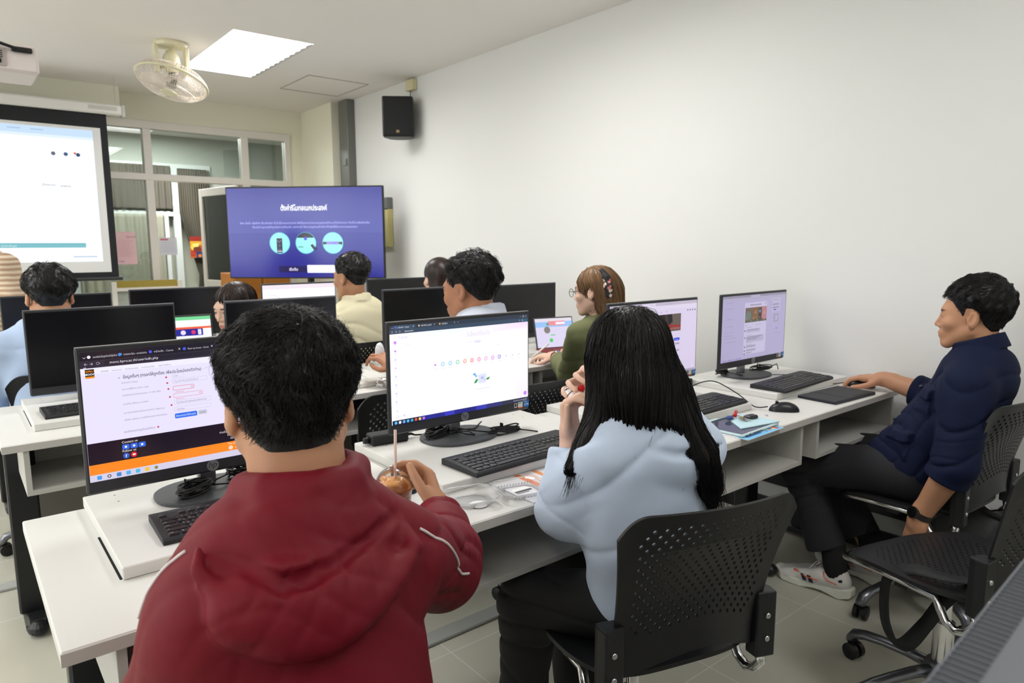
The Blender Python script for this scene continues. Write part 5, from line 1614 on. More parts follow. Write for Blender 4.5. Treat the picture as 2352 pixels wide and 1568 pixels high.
def person_fns(s):
    """distance fields of one person; s = dict of joints in world coordinates"""
    hc, HR, hs = s['head'], s['HR'], s.get('hs', 1.04)
    neck, chest, belly, pelvis = s['neck'], s['chest'], s['belly'], s['pelvis']
    lat = uv3(s['shR'] - s['shL'])
    def frame(a, b):
        z = uv3(a - b); x = uv3(lat - z * (lat @ z)); return np.stack([x, np.cross(z, x), z], 1)
    Fc = frame(neck, belly); Fb = frame(chest, pelvis)
    g = s.get('girth', 1.0); bulk = s.get('bulk', .016)
    bx = (chest + s.get('hunch', np.zeros(3)))
    def head(P): return head_local((P - hc) @ HR / hs, s.get('male', True), s.get('full', 1.0)) * hs
    nt = hc + HR @ np.array([0, -.022, -.055]) * hs
    nr = s.get('neck_r', .052)
    def neckf(P): return sd_chain(P, [nt, lerp(nt, neck, .6), neck - np.array([0, 0, .03])], [nr, nr, nr + .012])
    def hands(P):
        d = np.full(len(P), 1.0)
        for k in ('L', 'R'):
            h = s.get('hand' + k)
            if h: d = np.minimum(d, hand_sdf(P, s['wr' + k], h['R'], h.get('curl', (20, 30, 20)), h.get('spread', 6), h['side'], h.get('thumb', (35, 30, 20)), h.get('size', 1.0), h.get('curls')))
        return d
    def skin(P):
        d = smin(head(P), neckf(P), .02)
        t = sd_ell(P, lerp(chest, neck, .25), (.13 * g, .07 * g, .16), Fc)
        t = smin(t, sd_ell(P, belly, (.11 * g, .07 * g, .14), Fb), .05)
        t = smin(t, sd_ell(P, pelvis, (.13 * g, .09, .10), Fb), .05)
        d = smin(d, t, .03)
        for k in ('L', 'R'):
            if 'el' + k in s:
                d = smin(d, sd_chain(P, [s['sh' + k], s['el' + k], lerp(s['el' + k], s['wr' + k], .3), s['wr' + k]], [.042, .036, .037 * s.get('fore', 1), .0255 * s.get('fore', 1)]), .02)
        d = smin(d, hands(P), .012)
        for k in ('L', 'R'):
            if 'kn' + k in s: d = smin(d, sd_chain(P, [s['hip' + k], s['kn' + k], s['an' + k]], [.06, .042, .024]), .03)
        return d
    fo = s.get('fold', .006)
    def shirt(P):
        d = sd_ell(P, bx, (.165 * g + bulk, .100 * g + bulk, .20), Fc)
        d = smin(d, sd_ell(P, lerp(chest, neck, .62), (.115 * g + bulk, .075 * g + bulk, .085), Fc), .06)
        d = smin(d, sd_ell(P, belly, (.148 * g + bulk, .105 * g + bulk, .17), Fb), .07)
        d = smin(d, sd_ell(P, pelvis + (belly - pelvis) * .15, (.158 * g + bulk, .115 * g + bulk, .12), Fb), .05)
        sr = s.get('sleeve', (.066, .056, .048, .040))
        for k in ('L', 'R'):
            if 'el' + k not in s: continue
            sh, el, wr = s['sh' + k], s['el' + k], s['wr' + k]
            cuff = lerp(el, wr, s.get('cuff' + k, .9))
            a = smin(sd_seg(P, sh, el, sr[0], sr[1]), sd_seg(P, el, cuff, sr[1], sr[2]), .03)
            ax = uv3(cuff - el)
            a = smax(a, (P - cuff) @ ax - .002, .008)
            a = a + fo * .7 * (folds(P, uv3(el - sh), 52, 5 + ord(k), 2.6) - .3) * s.get('sfold', 1.2) * np.clip((.25 - np.linalg.norm(P - el, axis=1)) / .2, 0, 1)
            d = smin(d, a, .035)
        d = d + fo * .8 * (folds(P, s.get('fdir', (.3, .5, .9)), 26, s.get('seed', 1), 2.8) - .3) + fo * .5 * wav(P, 24, s.get('seed', 1) + 4)
        if 'collar' in s:
            c0 = s['collar']
            ring = sd_collar(P, c0)
            d = smin(d, ring, .006)
        d = smax(d, -sd_chain(P, [nt, lerp(nt, neck, .7), neck], [nr + .006] * 3), .012)
        if 'hem' in s:
            d = smax(d, -((P - s['hem'][0]) @ uv3(s['hem'][1])), .008)
        return d
    def sd_collar(P, c0):
        # c0: (centre, axis, radius, height, thickness, gap direction)
        c, ax, r, h, th = c0[:5]; ax = uv3(ax)
        q = P - c; z = q @ ax; rad = np.linalg.norm(q - z[:, None] * ax, axis=1)
        d = np.maximum(np.abs(rad - (r - .1 * z)) - th, np.abs(z) - h)
        return d - .002
    def legs(P):
        d = sd_ell(P, pelvis, (.150 * g, .115 * g, .11), Fb)
        lr = s.get('leg', (.088, .066, .058, .062))
        for k in ('L', 'R'):
            if 'kn' + k not in s: continue
            hip, kn, an = s['hip' + k], s['kn' + k], s['an' + k]
            hem = lerp(kn, an, s.get('legcuff', .86))
            a = smin(sd_seg(P, hip, kn, lr[0] * g, lr[1]), sd_chain(P, [kn, lerp(kn, hem, .5), hem], [lr[1], lr[2], lr[3]]), .03)
            a = smax(a, (P - hem) @ uv3(hem - kn) - .004, .008)
            a = a + .004 * (folds(P, uv3(hem - kn), 46, 9, 1.8) - .3) * 2 * np.clip((.30 - np.linalg.norm(P - kn, axis=1)) / .2, 0, 1)
            d = smin(d, a, .04)
        d = d + .0025 * wav(P, 22, 8)
        return d
    return dict(head=head, neck=neckf, skin=skin, shirt=shirt, legs=legs, Fc=Fc, Fb=Fb)

def bounds(pts, pad):
    a = np.stack([np.asarray(p, float) for p in pts]); return a.min(0) - pad, a.max(0) + pad

def build_person(s, label, shirt_mat, leg_mat, vox=.006, svox=None, hair_mat=None, hairf='short', extra_shirt=None, name_shirt='shirt'):
    base = (s['pelvis'][0], s['pelvis'][1], 0.0)
    t = thing('person', label, 'person', base)
    F = person_fns(s)
    js = [s[k] for k in s if isinstance(s[k], np.ndarray) and s[k].shape == (3,) and k != 'hunch']
    hc, HR, hs = s['head'], s['HR'], s.get('hs', 1.04)
    lo, hi = bounds(js, .0); lo = lo - .20; hi = hi + .20; lo[2] = max(lo[2], -.02)
    sk = s.get('skin', SKIN_A)
    def colf(P):
        q = (P - hc) @ HR / hs
        return skin_colours(q, sk, s.get('lips', [c * f for c, f in zip(sk, (.85, .52, .50))]), (.02, .016, .015))
    sdf_mesh('body', F['skin'], lo, hi, vox, M_skin, t, base, colfn=colf)
    fn = (lambda P: extra_shirt(P, F['shirt'](P))) if extra_shirt else F['shirt']
    sj = [s[k] for k in s if k[:2] in ('sh', 'el', 'wr', 'ch', 'be', 'pe', 'ne') and isinstance(s[k], np.ndarray)]
    lo, hi = bounds(sj, .22)
    F['shirt_fn'] = fn
    so = sdf_mesh(name_shirt, fn, lo, hi, svox or vox * 1.3, shirt_mat, t, base)
    if 'knL' in s or 'knR' in s:
        lj = [s[k] for k in s if k[:2] in ('hi', 'kn', 'an', 'pe') and isinstance(s[k], np.ndarray)]
        lo, hi = bounds(lj, .17); lo[2] = max(lo[2], 0)
        sdf_mesh('trousers', F['legs'], lo, hi, (svox or vox * 1.3) * 1.2, leg_mat, t, base)
    F['thing'] = t; F['base'] = base
    if hairf:
        hp = s.get('hair', {})
        hv = max(vox * .8, .003)
        nk = F['neck']; hf = lambda P: hair_cap((P - hc) @ HR / hs, under=nk(P) / hs, **hp) * hs
        hlo, hhi = hc - .17, hc + .17
        ho = sdf_mesh('hair', hf, hlo, hhi, hv, hair_mat or M_hair, t, base, smooth=1)
        F['hair'] = hf; F['hair_obj'] = ho
    return F

def whorl_dir(s, centre, down=.5, fwd=0.0, swirl=.35):
    HR, hc, hs = s['HR'], s['head'], s.get('hs', 1.04)
    c = hc + HR @ np.array(centre) * hs; up = HR[:, 2]; f = HR[:, 1]
    def fn(P):
        d = P - c; n = np.linalg.norm(d, axis=1, keepdims=True); d = d / np.maximum(n, 1e-6)
        sw = np.cross(d, up)
        return d + swirl * sw * np.exp(-(n / .06) ** 2) - down * up[None] + fwd * f[None]
    return fn

def add_short_hair(s, F, n, length, seed=1, cond=None, mat_=None, down=.5, fwd=0., r=.0006, lift=.004, tiplift=.006, whorl=(0, -.06, .10), jitter=.3, S=7, coh=.6):
    hc = s['head']; HR = s['HR']; hs = s.get('hs', 1.04)
    pts = surface_points(F['hair'], hc - .15, hc + .15, n, seed, cond)
    # keep roots off the underside of the cap
    q = (pts - hc) @ HR / hs
    g = sd_grad(F['hair'], pts) @ HR
    keep = ~((g[:, 2] < -.75) & (q[:, 2] < .05))
    q = q[keep]; pts = pts[keep]; hl = s.get('hair', {}).get('hl', ((-.12, -.075), (-.06, -.060), (-.03, -.03), (-.012, .022), (.012, .022), (.022, -.005), (.034, .02), (.06, .052), (.12, .075)))
    ab = q[:, 2] - np.interp(q[:, 1], [a for a, _ in hl], [b for _, b in hl])
    pts = pts[ab > .016]; q = q[ab > .016]; ab = ab[ab > .016]
    length = length * (.7 + .6 * np.random.RandomState(seed).rand(len(q))) * np.clip(ab / .07, .22, 1)
    paths = comb_strands(F['hair'], pts, whorl_dir(s, whorl, down, fwd), length, S, seed, lift=lift, jitter=jitter, tiplift=tiplift, coh=coh)
    return strand_mesh('hair_strands', paths, r, r * .35, mat_ or M_hair, F['hair_obj'], F['base'])

# ================= person in the red jacket (nearest, back to the camera)
M_red = mat('maroon_jacket', rgb(114, 12, 30), rough=.60, spec=.3, sheen=.0, bump=.25, bscale=900, bdist=.0004, vary=.06, vscale=30)
RED = dict(head=A3(.377, .982, 1.130), HR=rot(-6, -1, -16), hs=1.05, male=True, skin=SKIN_A, full=1.05, neck_r=.068,
    neck=A3(.366, .930, 1.00), chest=A3(.345, .880, .84), belly=A3(.340, .83, .66), pelvis=A3(.335, .79, .53),
    shL=A3(.222, .872, .895), elL=A3(.195, .94, .74), wrL=A3(.36, 1.18, .795),
    shR=A3(.500, .895, .880), elR=A3(.662, 1.03, .768), wrR=A3(.756, 1.165, .795),
    hipL=A3(.24, .80, .52), knL=A3(.22, 1.20, .52), anL=A3(.22, 1.20, .09), hipR=A3(.43, .80, .52), knR=A3(.46, 1.20, .52), anR=A3(.46, 1.20, .09),
    girth=1.02, bulk=.020, sfold=.7, fold=.008, seed=11, sleeve=(.078, .074, .058, .045), cuffL=.95, cuffR=.86, fore=1.05,
    hair=dict(thick=.011, rough=.0035, side_in=.75, seed=5, puff=(0, -.004, .0), hl=((-.12, -.062), (-.075, -.060), (-.05, -.040), (-.028, .004), (-.012, .026), (.012, .026), (.022, -.005), (.034, .02), (.06, .052), (.12, .075)))) 
hv = uv3(A3(.715, 1.245, .83) - RED['wrR'])
RED['handR'] = dict(R=hand_frame((.20, .70, .62), (.775, -.63, .1)), side=-1, curls=[(38, 34, 22), (40, 36, 24), (42, 36, 24), (44, 36, 24)], thumb=(24, 10, 12), spread=5)
RED['handL'] = dict(R=hand_frame((.2, .95, -.1), (0, 0, 1)), side=-1)
def red_hood(P, d):
    o = np.array((-.15, -.75, .62)) / 1.0
    rim = [A3(.212, .872, .992), A3(.200, .842, .968), A3(.230, .788, .915), A3(.276, .764, .880), A3(.320, .760, .868), A3(.358, .764, .876), A3(.435, .792, .900), A3(.484, .826, .920), A3(.480, .862, .938)]
    rim = [p + A3(-.003, -.012, .010) for p in rim]
    bag = sd_ell(P, (.325, .802, .918), (.132, .050, .066), rot(-38, 6, 6))
    bag = smin(bag, sd_ell(P, (.325, .778, .895), (.075, .030, .035), rot(-38, 0, 6)), .03)
    d = smin(d, smin(bag, sd_chain(P, rim, [.004, .008, .012, .013, .013, .013, .013, .014, .014]), .014), .005)
    # the layer standing round the neck, falling into a valley
    ring = [A3(.315, .985, 1.02), A3(.288, .935, 1.032), A3(.300, .885, 1.042), A3(.355, .855, 1.040), A3(.412, .866, 1.034), A3(.446, .915, 1.030), A3(.440, .97, 1.03)]
    col = sd_chain(P, ring, [.016, .018, .018, .018, .020, .022, .02])
    drape = sd_ell(P, (.352, .855, 1.005), (.088, .034, .045), rot(-42, 0, 4))
    d = smin(d, smin(col, drape, .02), .016)
    val = [A3(.205, .862, 1.000), A3(.223, .838, .988), A3(.244, .808, .979), A3(.260, .781, .971), A3(.275, .766, .962), A3(.303, .771, .956), A3(.338, .772, .961), A3(.391, .795, .965), A3(.445, .821, .973), A3(.480, .850, .974)]
    d = smax(d, -sd_chain(P, val, [.003, .006, .011, .015, .018, .017, .015, .013, .011, .006]), .006)
    # creases
    m = np.exp(-(np.linalg.norm((P - A3(.33, .80, .94)) / A3(.13, .09, .09), axis=1) ** 2))
    d = d + .009 * m * (folds(P, (.5, .2, .8), 60, 31, 2.6) - .3) + .006 * m * (folds(P, (1, .1, -.4), 80, 33, 2.4) - .3)
    m2 = np.exp(-(np.linalg.norm((P - A3(.60, .95, .83)) / A3(.10, .12, .10), axis=1) ** 2))
    d = d + .009 * m2 * (folds(P, (.9, .1, .5), 48, 35, 1.8) - .3)
    return smax(d, -sd_chain(P, [A3(.384, .97, 1.08), A3(.372, .94, 1.00)], [.070, .060]), .006)
FR = build_person(RED, 'person in a maroon hooded jacket seen from behind, holding a domed iced drink', M_red, mat('dark_trousers', rgb(30, 31, 36), rough=.8), vox=.0032, svox=.0042, extra_shirt=red_hood, name_shirt='hooded_jacket')
add_short_hair(RED, FR, 7500, .040, seed=2, down=.55, lift=.004, tiplift=.010, whorl=(.012, -.075, .095), jitter=.35, r=.00055)
add_short_hair(RED, FR, 90, .05, seed=9, down=.1, lift=.008, tiplift=.022, whorl=(0, -.02, .06), jitter=.9, r=.00025, S=9, cond=lambda P: P[:, 2] > RED['head'][2] + .07)
# white piping and undershirt
def piping(pts, parent, base, fn, name='piping', r=.0022, m=None):
    P = []
    for a, b in zip(pts, pts[1:]):
        for k in range(8): P.append(lerp(a, b, k / 8))
    P.append(np.asarray(pts[-1], float)); P = np.array(P)
    for it in range(4):
        P = P - sd_grad(fn, P) * (fn(P) - .0008)[:, None]
        if it < 3: P[1:-1] = P[1:-1] * .4 + (P[:-2] + P[2:]) * .3
    m_ = MB(); m_.tube([tuple(p - np.asarray(base)) for p in P], r, 8, flat=1.0)
    return m_.build(name, m or mat('white_piping', rgb(226, 216, 216), rough=.6), parent, smooth=True)
_jr = [o for o in kids(FR['thing']) if o.name.startswith('hooded')][0]
piping([A3(.197, .878, .985), A3(.172, .895, .963), A3(.155, .90, .934), A3(.15, .91, .90)], _jr, FR['base'], FR['shirt_fn'])
piping([A3(.510, .836, .943), A3(.545, .845, .91), A3(.575, .855, .885), A3(.60, .875, .85), A3(.615, .90, .815), A3(.655, .935, .79)], _jr, FR['base'], FR['shirt_fn'])
m = MB(); m.tube([(.352 + .052 * math.cos(a) + .012, .925 + .052 * math.sin(a), 1.043) for a in [PI * (1.05 + .9 * k / 12) for k in range(13)]], .006, 8)
ob = m.build('undershirt_collar', mat('white_cotton', rgb(228, 228, 226), rough=.8), FR['thing'], smooth=True); ob.location = tuple(-np.array(FR['base']))
# ================= person in the pale blue hoodie with long black hair
M_blue_h = mat('pale_blue_fleece', rgb(198, 214, 236), rough=.85, sheen=.2, bump=.25, bscale=1100, bdist=.0005)
M_black_t = mat('black_trousers', rgb(16, 16, 18), rough=.75, bump=.2, bscale=900, bdist=.0004)
LADY = dict(head=A3(1.168, 1.035, 1.098), HR=rot(-14, 6, -2), hs=.96, male=False, skin=SKIN_B, lips=rgb(206, 110, 110), neck_r=.044,
    neck=A3(1.195, .985, .965), chest=A3(1.205, .985, .835), belly=A3(1.205, .985, .67), pelvis=A3(1.240, 1.00, .53),
    shL=A3(1.080, 1.025, .885), elL=A3(1.072, 1.112, .748), wrL=A3(1.112, 1.145, .905),
    shR=A3(1.345, .965, .885), elR=A3(1.36, 1.13, .745), wrR=A3(1.262, 1.195, 1.012),
    hipL=A3(1.17, 1.0, .52), knL=A3(1.045, 1.215, .485), anL=A3(1.03, 1.24, .08), hipR=A3(1.31, 1.0, .52), knR=A3(1.26, 1.33, .51), anR=A3(1.27, 1.25, .08),
    girth=.93, bulk=.014, fold=.007, seed=21, sleeve=(.062, .066, .046, .036), cuffL=.80, cuffR=.88, leg=(.092, .075, .060, .072), legcuff=.98, fore=.86,
    hair=dict(thick=.012, rough=.001, seed=5, hl=((-.12, -.09), (.02, -.09), (.04, -.02), (.06, .05), (.12, .06))))
LADY['handL'] = dict(R=hand_frame((.02, .10, .95), (-.35, .85, -.2)), side=1, curls=[(62, 44, 24), (66, 46, 24), (70, 46, 24), (74, 46, 24)], thumb=(48, 20, 12), size=.90, spread=7)
LADY['handR'] = dict(R=hand_frame((-.95, .02, .22), (.05, .95, .3)), side=1, curls=[(8, 42, 30), (26, 40, 26), (34, 40, 26), (40, 40, 26)], thumb=(30, 20, 12), size=.88, spread=9)
def lady_hood(P, d):
    bag = sd_ell(P, (1.232, .905, .905), (.110, .048, .070), rot(-24, 0, -14))
    d = smin(d, bag, .03)
    ring = [A3(1.14, 1.03, .985), A3(1.13, .975, .972), A3(1.165, .93, .965), A3(1.225, .91, .965), A3(1.275, .93, .965), A3(1.285, .985, .975)]
    d = smin(d, sd_chain(P, ring, [.022, .022, .024, .024, .024, .022]), .02)
    d = smax(d, -sd_chain(P, [A3(1.115, .90, .93), A3(1.16, .872, .915), A3(1.235, .855, .91), A3(1.30, .868, .915)], [.006, .009, .009, .006]), .012)
    m2 = np.exp(-(np.linalg.norm((P - A3(1.05, 1.09, .79)) / A3(.09, .10, .10), axis=1) ** 2))
    d = d + .009 * m2 * (folds(P, (.2, .5, .9), 42, 35, 1.4) - .3)
    # split hem
    d = smax(d, -sd_ell(P, (1.045, .98, .57), (.012, .05, .08)), .008)
    return d
FL = build_person(LADY, 'person with long straight black hair and a pale blue hoodie, eating a doughnut', M_blue_h, M_black_t, vox=.0032, svox=.0042, extra_shirt=lady_hood, hairf=None, name_shirt='hooded_sweatshirt')
def lady_hair(P):
    hc, HR, hs = LADY['head'], LADY['HR'], LADY['hs']
    q = (P - hc) @ HR / hs
    cap = smin(sd_ell(q, (0, -.020, .030), (.0845, .104, .093)), sd_ell(q, (0, -.040, -.040), (.088, .085, .10)), .03) * hs
    face = sd_ell(q, (-.0, .105, -.035), (.062, .085, .10)) * hs
    cap = smax(cap, -face, .012)
    # curtain down the back, tapering to two tails
    back = sd_ell(P, (1.185, .955, 1.00), (.098, .062, .120), rot(-4, -16, -16))
    tailR = sd_chain(P, [A3(1.215, .935, .97), A3(1.240, .885, .90), A3(1.268, .868, .83), A3(1.286, .872, .770)], [.058, .046, .030, .008])
    side = sd_chain(P, [A3(1.132, 1.052, 1.09), A3(1.128, 1.045, 1.02), A3(1.108, 1.04, .965), A3(1.060, 1.04, .912), A3(1.018, 1.045, .872)], [.040, .044, .040, .030, .010])
    d = smin(smin(cap, back, .035), smin(tailR, side, .02), .03)
    d = smax(d, -sd_chain(P, [A3(1.07, .93, .905), A3(1.115, .90, .925), A3(1.155, .865, .945)], [.050, .048, .036]), .015)
    ph = np.arctan2(P[:, 0] - 1.17, 1.0 - P[:, 1])
    d = d + .0012 * np.sin(ph * 60 + 8 * wav(P, 6, 5)) + .0018 * np.sin(ph * 23 + 3 * wav(P, 5, 6))
    return d
ho = sdf_mesh('hair', lady_hair, (.93, .74, .72), (1.48, 1.22, 1.26), .0035, M_hair, FL['thing'], FL['base'], smooth=1)
def lady_comb(P):
    hc, HR, hs = LADY['head'], LADY['HR'], LADY['hs']
    part = hc + HR @ np.array([.0, .0, .115]) * hs
    d = P - part; d[:, 2] *= .3
    n = np.linalg.norm(d, axis=1, keepdims=True)
    w = np.clip((P[:, 2:3] - (hc[2] + .03)) / .08, 0, 1)
    down = np.array([[.0, 0, -1.0]]) + np.where(P[:, :1] > 1.17, 1, -.8) * np.array([[.32, 0, 0]]) * np.clip((1.06 - P[:, 2:3]) / .12, 0, 1)
    return d / np.maximum(n, 1e-6) * w * 1.0 + down
rt = surface_points(lady_hair, (.98, .80, 1.0), (1.36, 1.2, 1.26), 5200, 3, cond=lambda P: P[:, 2] > 1.02)
pa = comb_strands(lady_hair, rt, lady_comb, .30, 16, 4, lift=.002, jitter=.05, tiplift=.003)
strand_mesh('hair_strands', pa, .00055, .0003, M_hair, ho, FL['base'])
rt = surface_points(lady_hair, (.98, .80, .78), (1.40, 1.2, 1.0), 1800, 5, cond=lambda P: P[:, 2] < 1.0)
pa = comb_strands(lady_hair, rt, lady_comb, .13, 10, 6, lift=.003, jitter=.10, tiplift=.008)
strand_mesh('hair_strands', pa, .0005, .0002, M_hair, ho, FL['base'])
# wispy ends below the cut edge
_g = lambda Q: sd_grad(lady_hair, Q)[:, 2] < -.45
rt = surface_points(lady_hair, (.98, .80, .74), (1.40, 1.12, 1.0), 900, 15, cond=_g)
_r = np.random.RandomState(6); ph = []
_v = np.stack([np.where(rt[:, 0] > 1.14, .35, -.35) + .12 * _r.randn(len(rt)), -.12 + .08 * _r.randn(len(rt)), -np.ones(len(rt))], 1)
_L = (.02 + .045 * _r.rand(len(rt)))[:, None]; _c = A3(0, 0, 0)
for q in range(7): ph.append(rt + A3(0, -.002, .006) + _v * _L * (q / 6) + np.stack([.10 * _v[:, 0] * (q / 6) ** 2, 0 * _L[:, 0], 0 * _L[:, 0]], 1) * _L * 2)
strand_mesh('hair_ends', np.stack(ph, 1), .0007, .0002, M_hair, ho, FL['base'])
# loose fly-away hairs at the tail ends
r_ = np.random.RandomState(4); fl = []
for k in range(60):
    p = A3(1.275, .862, .86) + r_.randn(3) * A3(.016, .008, .03); pts = [p]
    v = A3(.10 * r_.randn() + .22, -.05, -1.0)
    for q in range(9):
        v = v + r_.randn(3) * A3(.08, .06, .02); p = p + uv3(v) * .014; pts.append(p)
    fl.append(np.array(pts))
for k in range(16):
    p = A3(1.235, .865, .93) + r_.randn(3) * A3(.02, .006, .015); pts = [p]; v = A3(.25 + .25 * r_.randn(), -.05, -1.0)
    for q in range(9):
        v = v + r_.randn(3) * A3(.07, .03, .02); p = p + uv3(v) * .013; pts.append(p)
    fl.append(np.array(pts))
strand_mesh('loose_hair', np.array(fl), .0006, .0003, M_hair, ho, FL['base'])

# ================= person in the navy shirt, side on
M_navy = mat('navy_cotton', rgb(19, 27, 54), rough=.8, spec=.2, bump=.3, bscale=1200, bdist=.0005, vary=.08, vscale=25)
M_charcoal = mat('charcoal_denim', rgb(34, 35, 40), rough=.85, bump=.25, bscale=1100, bdist=.0005, vary=.1, vscale=18)
NAVY = dict(head=A3(2.715, .830, 1.108), HR=rot(-3, 0, 12), hs=.98, male=True, skin=SKIN_A, neck_r=.056, full=1.02,
    neck=A3(2.715, .790, .975), chest=A3(2.715, .820, .83), belly=A3(2.715, .925, .655), pelvis=A3(2.715, .945, .545),
    shL=A3(2.565, .775, .895), elL=A3(2.500, .775, .635), wrL=A3(2.485, .862, .435),
    shR=A3(2.870, .815, .890), elR=A3(2.945, .985, .760), wrR=A3(2.965, 1.195, .800),
    hipL=A3(2.63, .95, .53), knL=A3(2.585, 1.355, .495), anL=A3(2.580, 1.180, .10), hipR=A3(2.81, .95, .53), knR=A3(2.84, 1.38, .49), anR=A3(2.795, 1.135, .10),
    girth=1.03, bulk=.016, fold=.008, seed=31, sfold=.5, sleeve=(.076, .066, .064, .060), cuffL=.26, cuffR=.42, fore=1.18, leg=(.098, .074, .066, .074), legcuff=.80,
    collar=(A3(2.715, .797, 1.012), (0, .38, 1), .074, .024, .005),
    hair=dict(thick=.016, rough=.003, seed=9, puff=(0, .004, .016), side_in=.7, hl=((-.12, -.055), (-.06, -.052), (-.04, -.028), (-.022, .014), (-.008, .030), (.010, .030), (.018, -.004), (.030, .018), (.052, .050), (.075, .062), (.12, .066))))
NAVY['handL'] = dict(R=hand_frame((.05, .22, -.97), (-.75, .6, .1)), side=1, curls=[(26, 34, 24), (30, 38, 26), (34, 40, 28), (38, 40, 28)], thumb=(38, 14, 10), size=1.08)
NAVY['handR'] = dict(R=hand_frame((.05, .97, -.06), (0.0, .05, 1)), side=-1, curls=[(16, 30, 22), (18, 32, 22), (20, 34, 24), (24, 34, 24)], thumb=(38, 20, 14), size=1.05)
def navy_extra(P, d):
    # patch pockets with flaps, placket, rolled cuff
    for c, h, R in (((2.592, .905, .812), (.042, .030, .050), rot(-15, 0, 52)), ((2.580, .965, .652), (.050, .030, .050), rot(-8, 0, 50))):
        body = sd_box(P, c, h, R, .004); d = np.minimum(d, smax(body, d - .007, .003))
        fl = sd_box(P, np.array(c) + R @ np.array([0, 0, h[2] - .014]), (h[0] + .003, .034, .016), R, .004); d = np.minimum(d, smax(fl, d - .012, .003))
    el, wr = NAVY['elL'], NAVY['wrL']; a = lerp(el, wr, .10); b = lerp(el, wr, .27)
    d = smin(d, smax(sd_seg(P, a, b, .068, .070), np.maximum((a - P) @ uv3(wr - el), (P - b) @ uv3(wr - el)), .006), .004)
    el, wr = NAVY['elR'], NAVY['wrR']; a = lerp(el, wr, .30); b = lerp(el, wr, .44)
    d = smin(d, smax(sd_seg(P, a, b, .062, .064), np.maximum((a - P) @ uv3(wr - el), (P - b) @ uv3(wr - el)), .006), .004)
    # shirt tail over the lap
    d = smin(d, sd_seg(P, (2.655, 1.02, .60), (2.63, 1.12, .515), .075, .056), .04)
    d = smin(d, sd_seg(P, (2.77, 1.02, .60), (2.79, 1.10, .515), .075, .056), .04)
    # forearm passes through the rolled cuffs
    for k in ('L', 'R'):
        e, w = NAVY['el' + k], NAVY['wr' + k]
        d = smax(d, -smax(sd_seg(P, lerp(e, w, .2), lerp(e, w, .6), .052, .050), -(P - lerp(e, w, .22 if k == 'L' else .38)) @ uv3(w - e), .004), .003)
    d = d + .006 * np.exp(-(np.linalg.norm((P - A3(2.66, .95, .70)) / A3(.15, .15, .12), axis=1) ** 2)) * 1.6 * (folds(P, (0, -.5, .9), 52, 41, 1.8) - .3)
    return d
FN = build_person(NAVY, 'person in a navy button shirt leaning back, one hand on the mouse', M_navy, M_charcoal, vox=.0038, svox=.0038, extra_shirt=navy_extra)
add_short_hair(NAVY, FN, 4200, .038, seed=12, down=.25, fwd=.35, lift=.003, tiplift=.006, whorl=(0, -.07, .09), jitter=.25, r=.0007)
add_short_hair(NAVY, FN, 380, .055, seed=13, down=.35, fwd=1.1, lift=.006, tiplift=.016, whorl=(0, -.02, .08), jitter=.35, r=.0006, S=8, cond=lambda P: (P[:, 1] > NAVY['head'][1] + .045) & (P[:, 2] > NAVY['head'][2] + .055))
nb = np.array(FN['base'])
def local_mesh(mb, name, m_, F, smooth=True, parent=None, bevel=0):
    o = mb.build(name, m_, parent or F['thing'], smooth=smooth, bevel=bevel)
    if parent is None: o.location = tuple(-np.array(F['base']))
    return o
m = MB()
for p in ((2.640, 1.005, .755), (2.628, 1.06, .70)):
    q = cam_hit(*[0, 0], FN['shirt_fn']) if False else None
for pp in ((2.625, .945, .858), (2.64, 1.05, .73)):
    P0 = A3(*pp)[None]
    for _ in range(8): P0 = P0 - sd_grad(FN['shirt_fn'], P0) * (FN['shirt_fn'](P0) - .002)[:, None]
    m.ball(tuple(P0[0]), .007, 12)
local_mesh(m, 'button', mat('button_dark', rgb(40, 44, 60), rough=.15, metal=.3), FN)
# wristwatch on the hanging arm
def ring_around(mb, c, ax, r, w, th, n=32, col=None):
    ax = Vector(ax).normalized(); a = ax.cross(Vector((.3, .1, .9))).normalized(); b = ax.cross(a)
    vs = []
    for k in range(n):
        th_ = 2 * PI * k / n; d_ = a * math.cos(th_) + b * math.sin(th_)
        for rr, ww in ((r, -w), (r + th, -w), (r + th, w), (r, w)): vs.append(tuple(Vector(c) + d_ * rr + ax * ww))
    mb.add(vs, [(k * 4 + j, k * 4 + (j + 1) % 4, ((k + 1) % n) * 4 + (j + 1) % 4, ((k + 1) % n) * 4 + j) for k in range(n) for j in range(4)])
wc = lerp(NAVY['elL'], NAVY['wrL'], .93); wax = uv3(NAVY['wrL'] - NAVY['elL'])
t = thing('wristwatch', 'dark round-faced watch on the hanging wrist of the person in navy', 'watch', tuple(wc))
m = MB(); ring_around(m, (0, 0, 0), wax, .0315, .011, .004); m.build('strap', mat('watch_strap', rgb(38, 37, 36), rough=.5), t, smooth=False)
dv = uv3(A3(-.85, .45, .12) - wax * float(A3(-.85, .45, .12) @ wax))
m = MB(); m.tube([tuple(dv * .030), tuple(dv * .042)], [.021, .0205], 28); cs = m.build('case', mat('watch_case', rgb(62, 60, 58), rough=.25, metal=.7), t, smooth=True, auto=.6)
m = MB(); m.tube([tuple(dv * .042), tuple(dv * .0425)], [.017, .017], 28); m.build('dial', mat('watch_dial', rgb(14, 15, 18), rough=.15), cs)

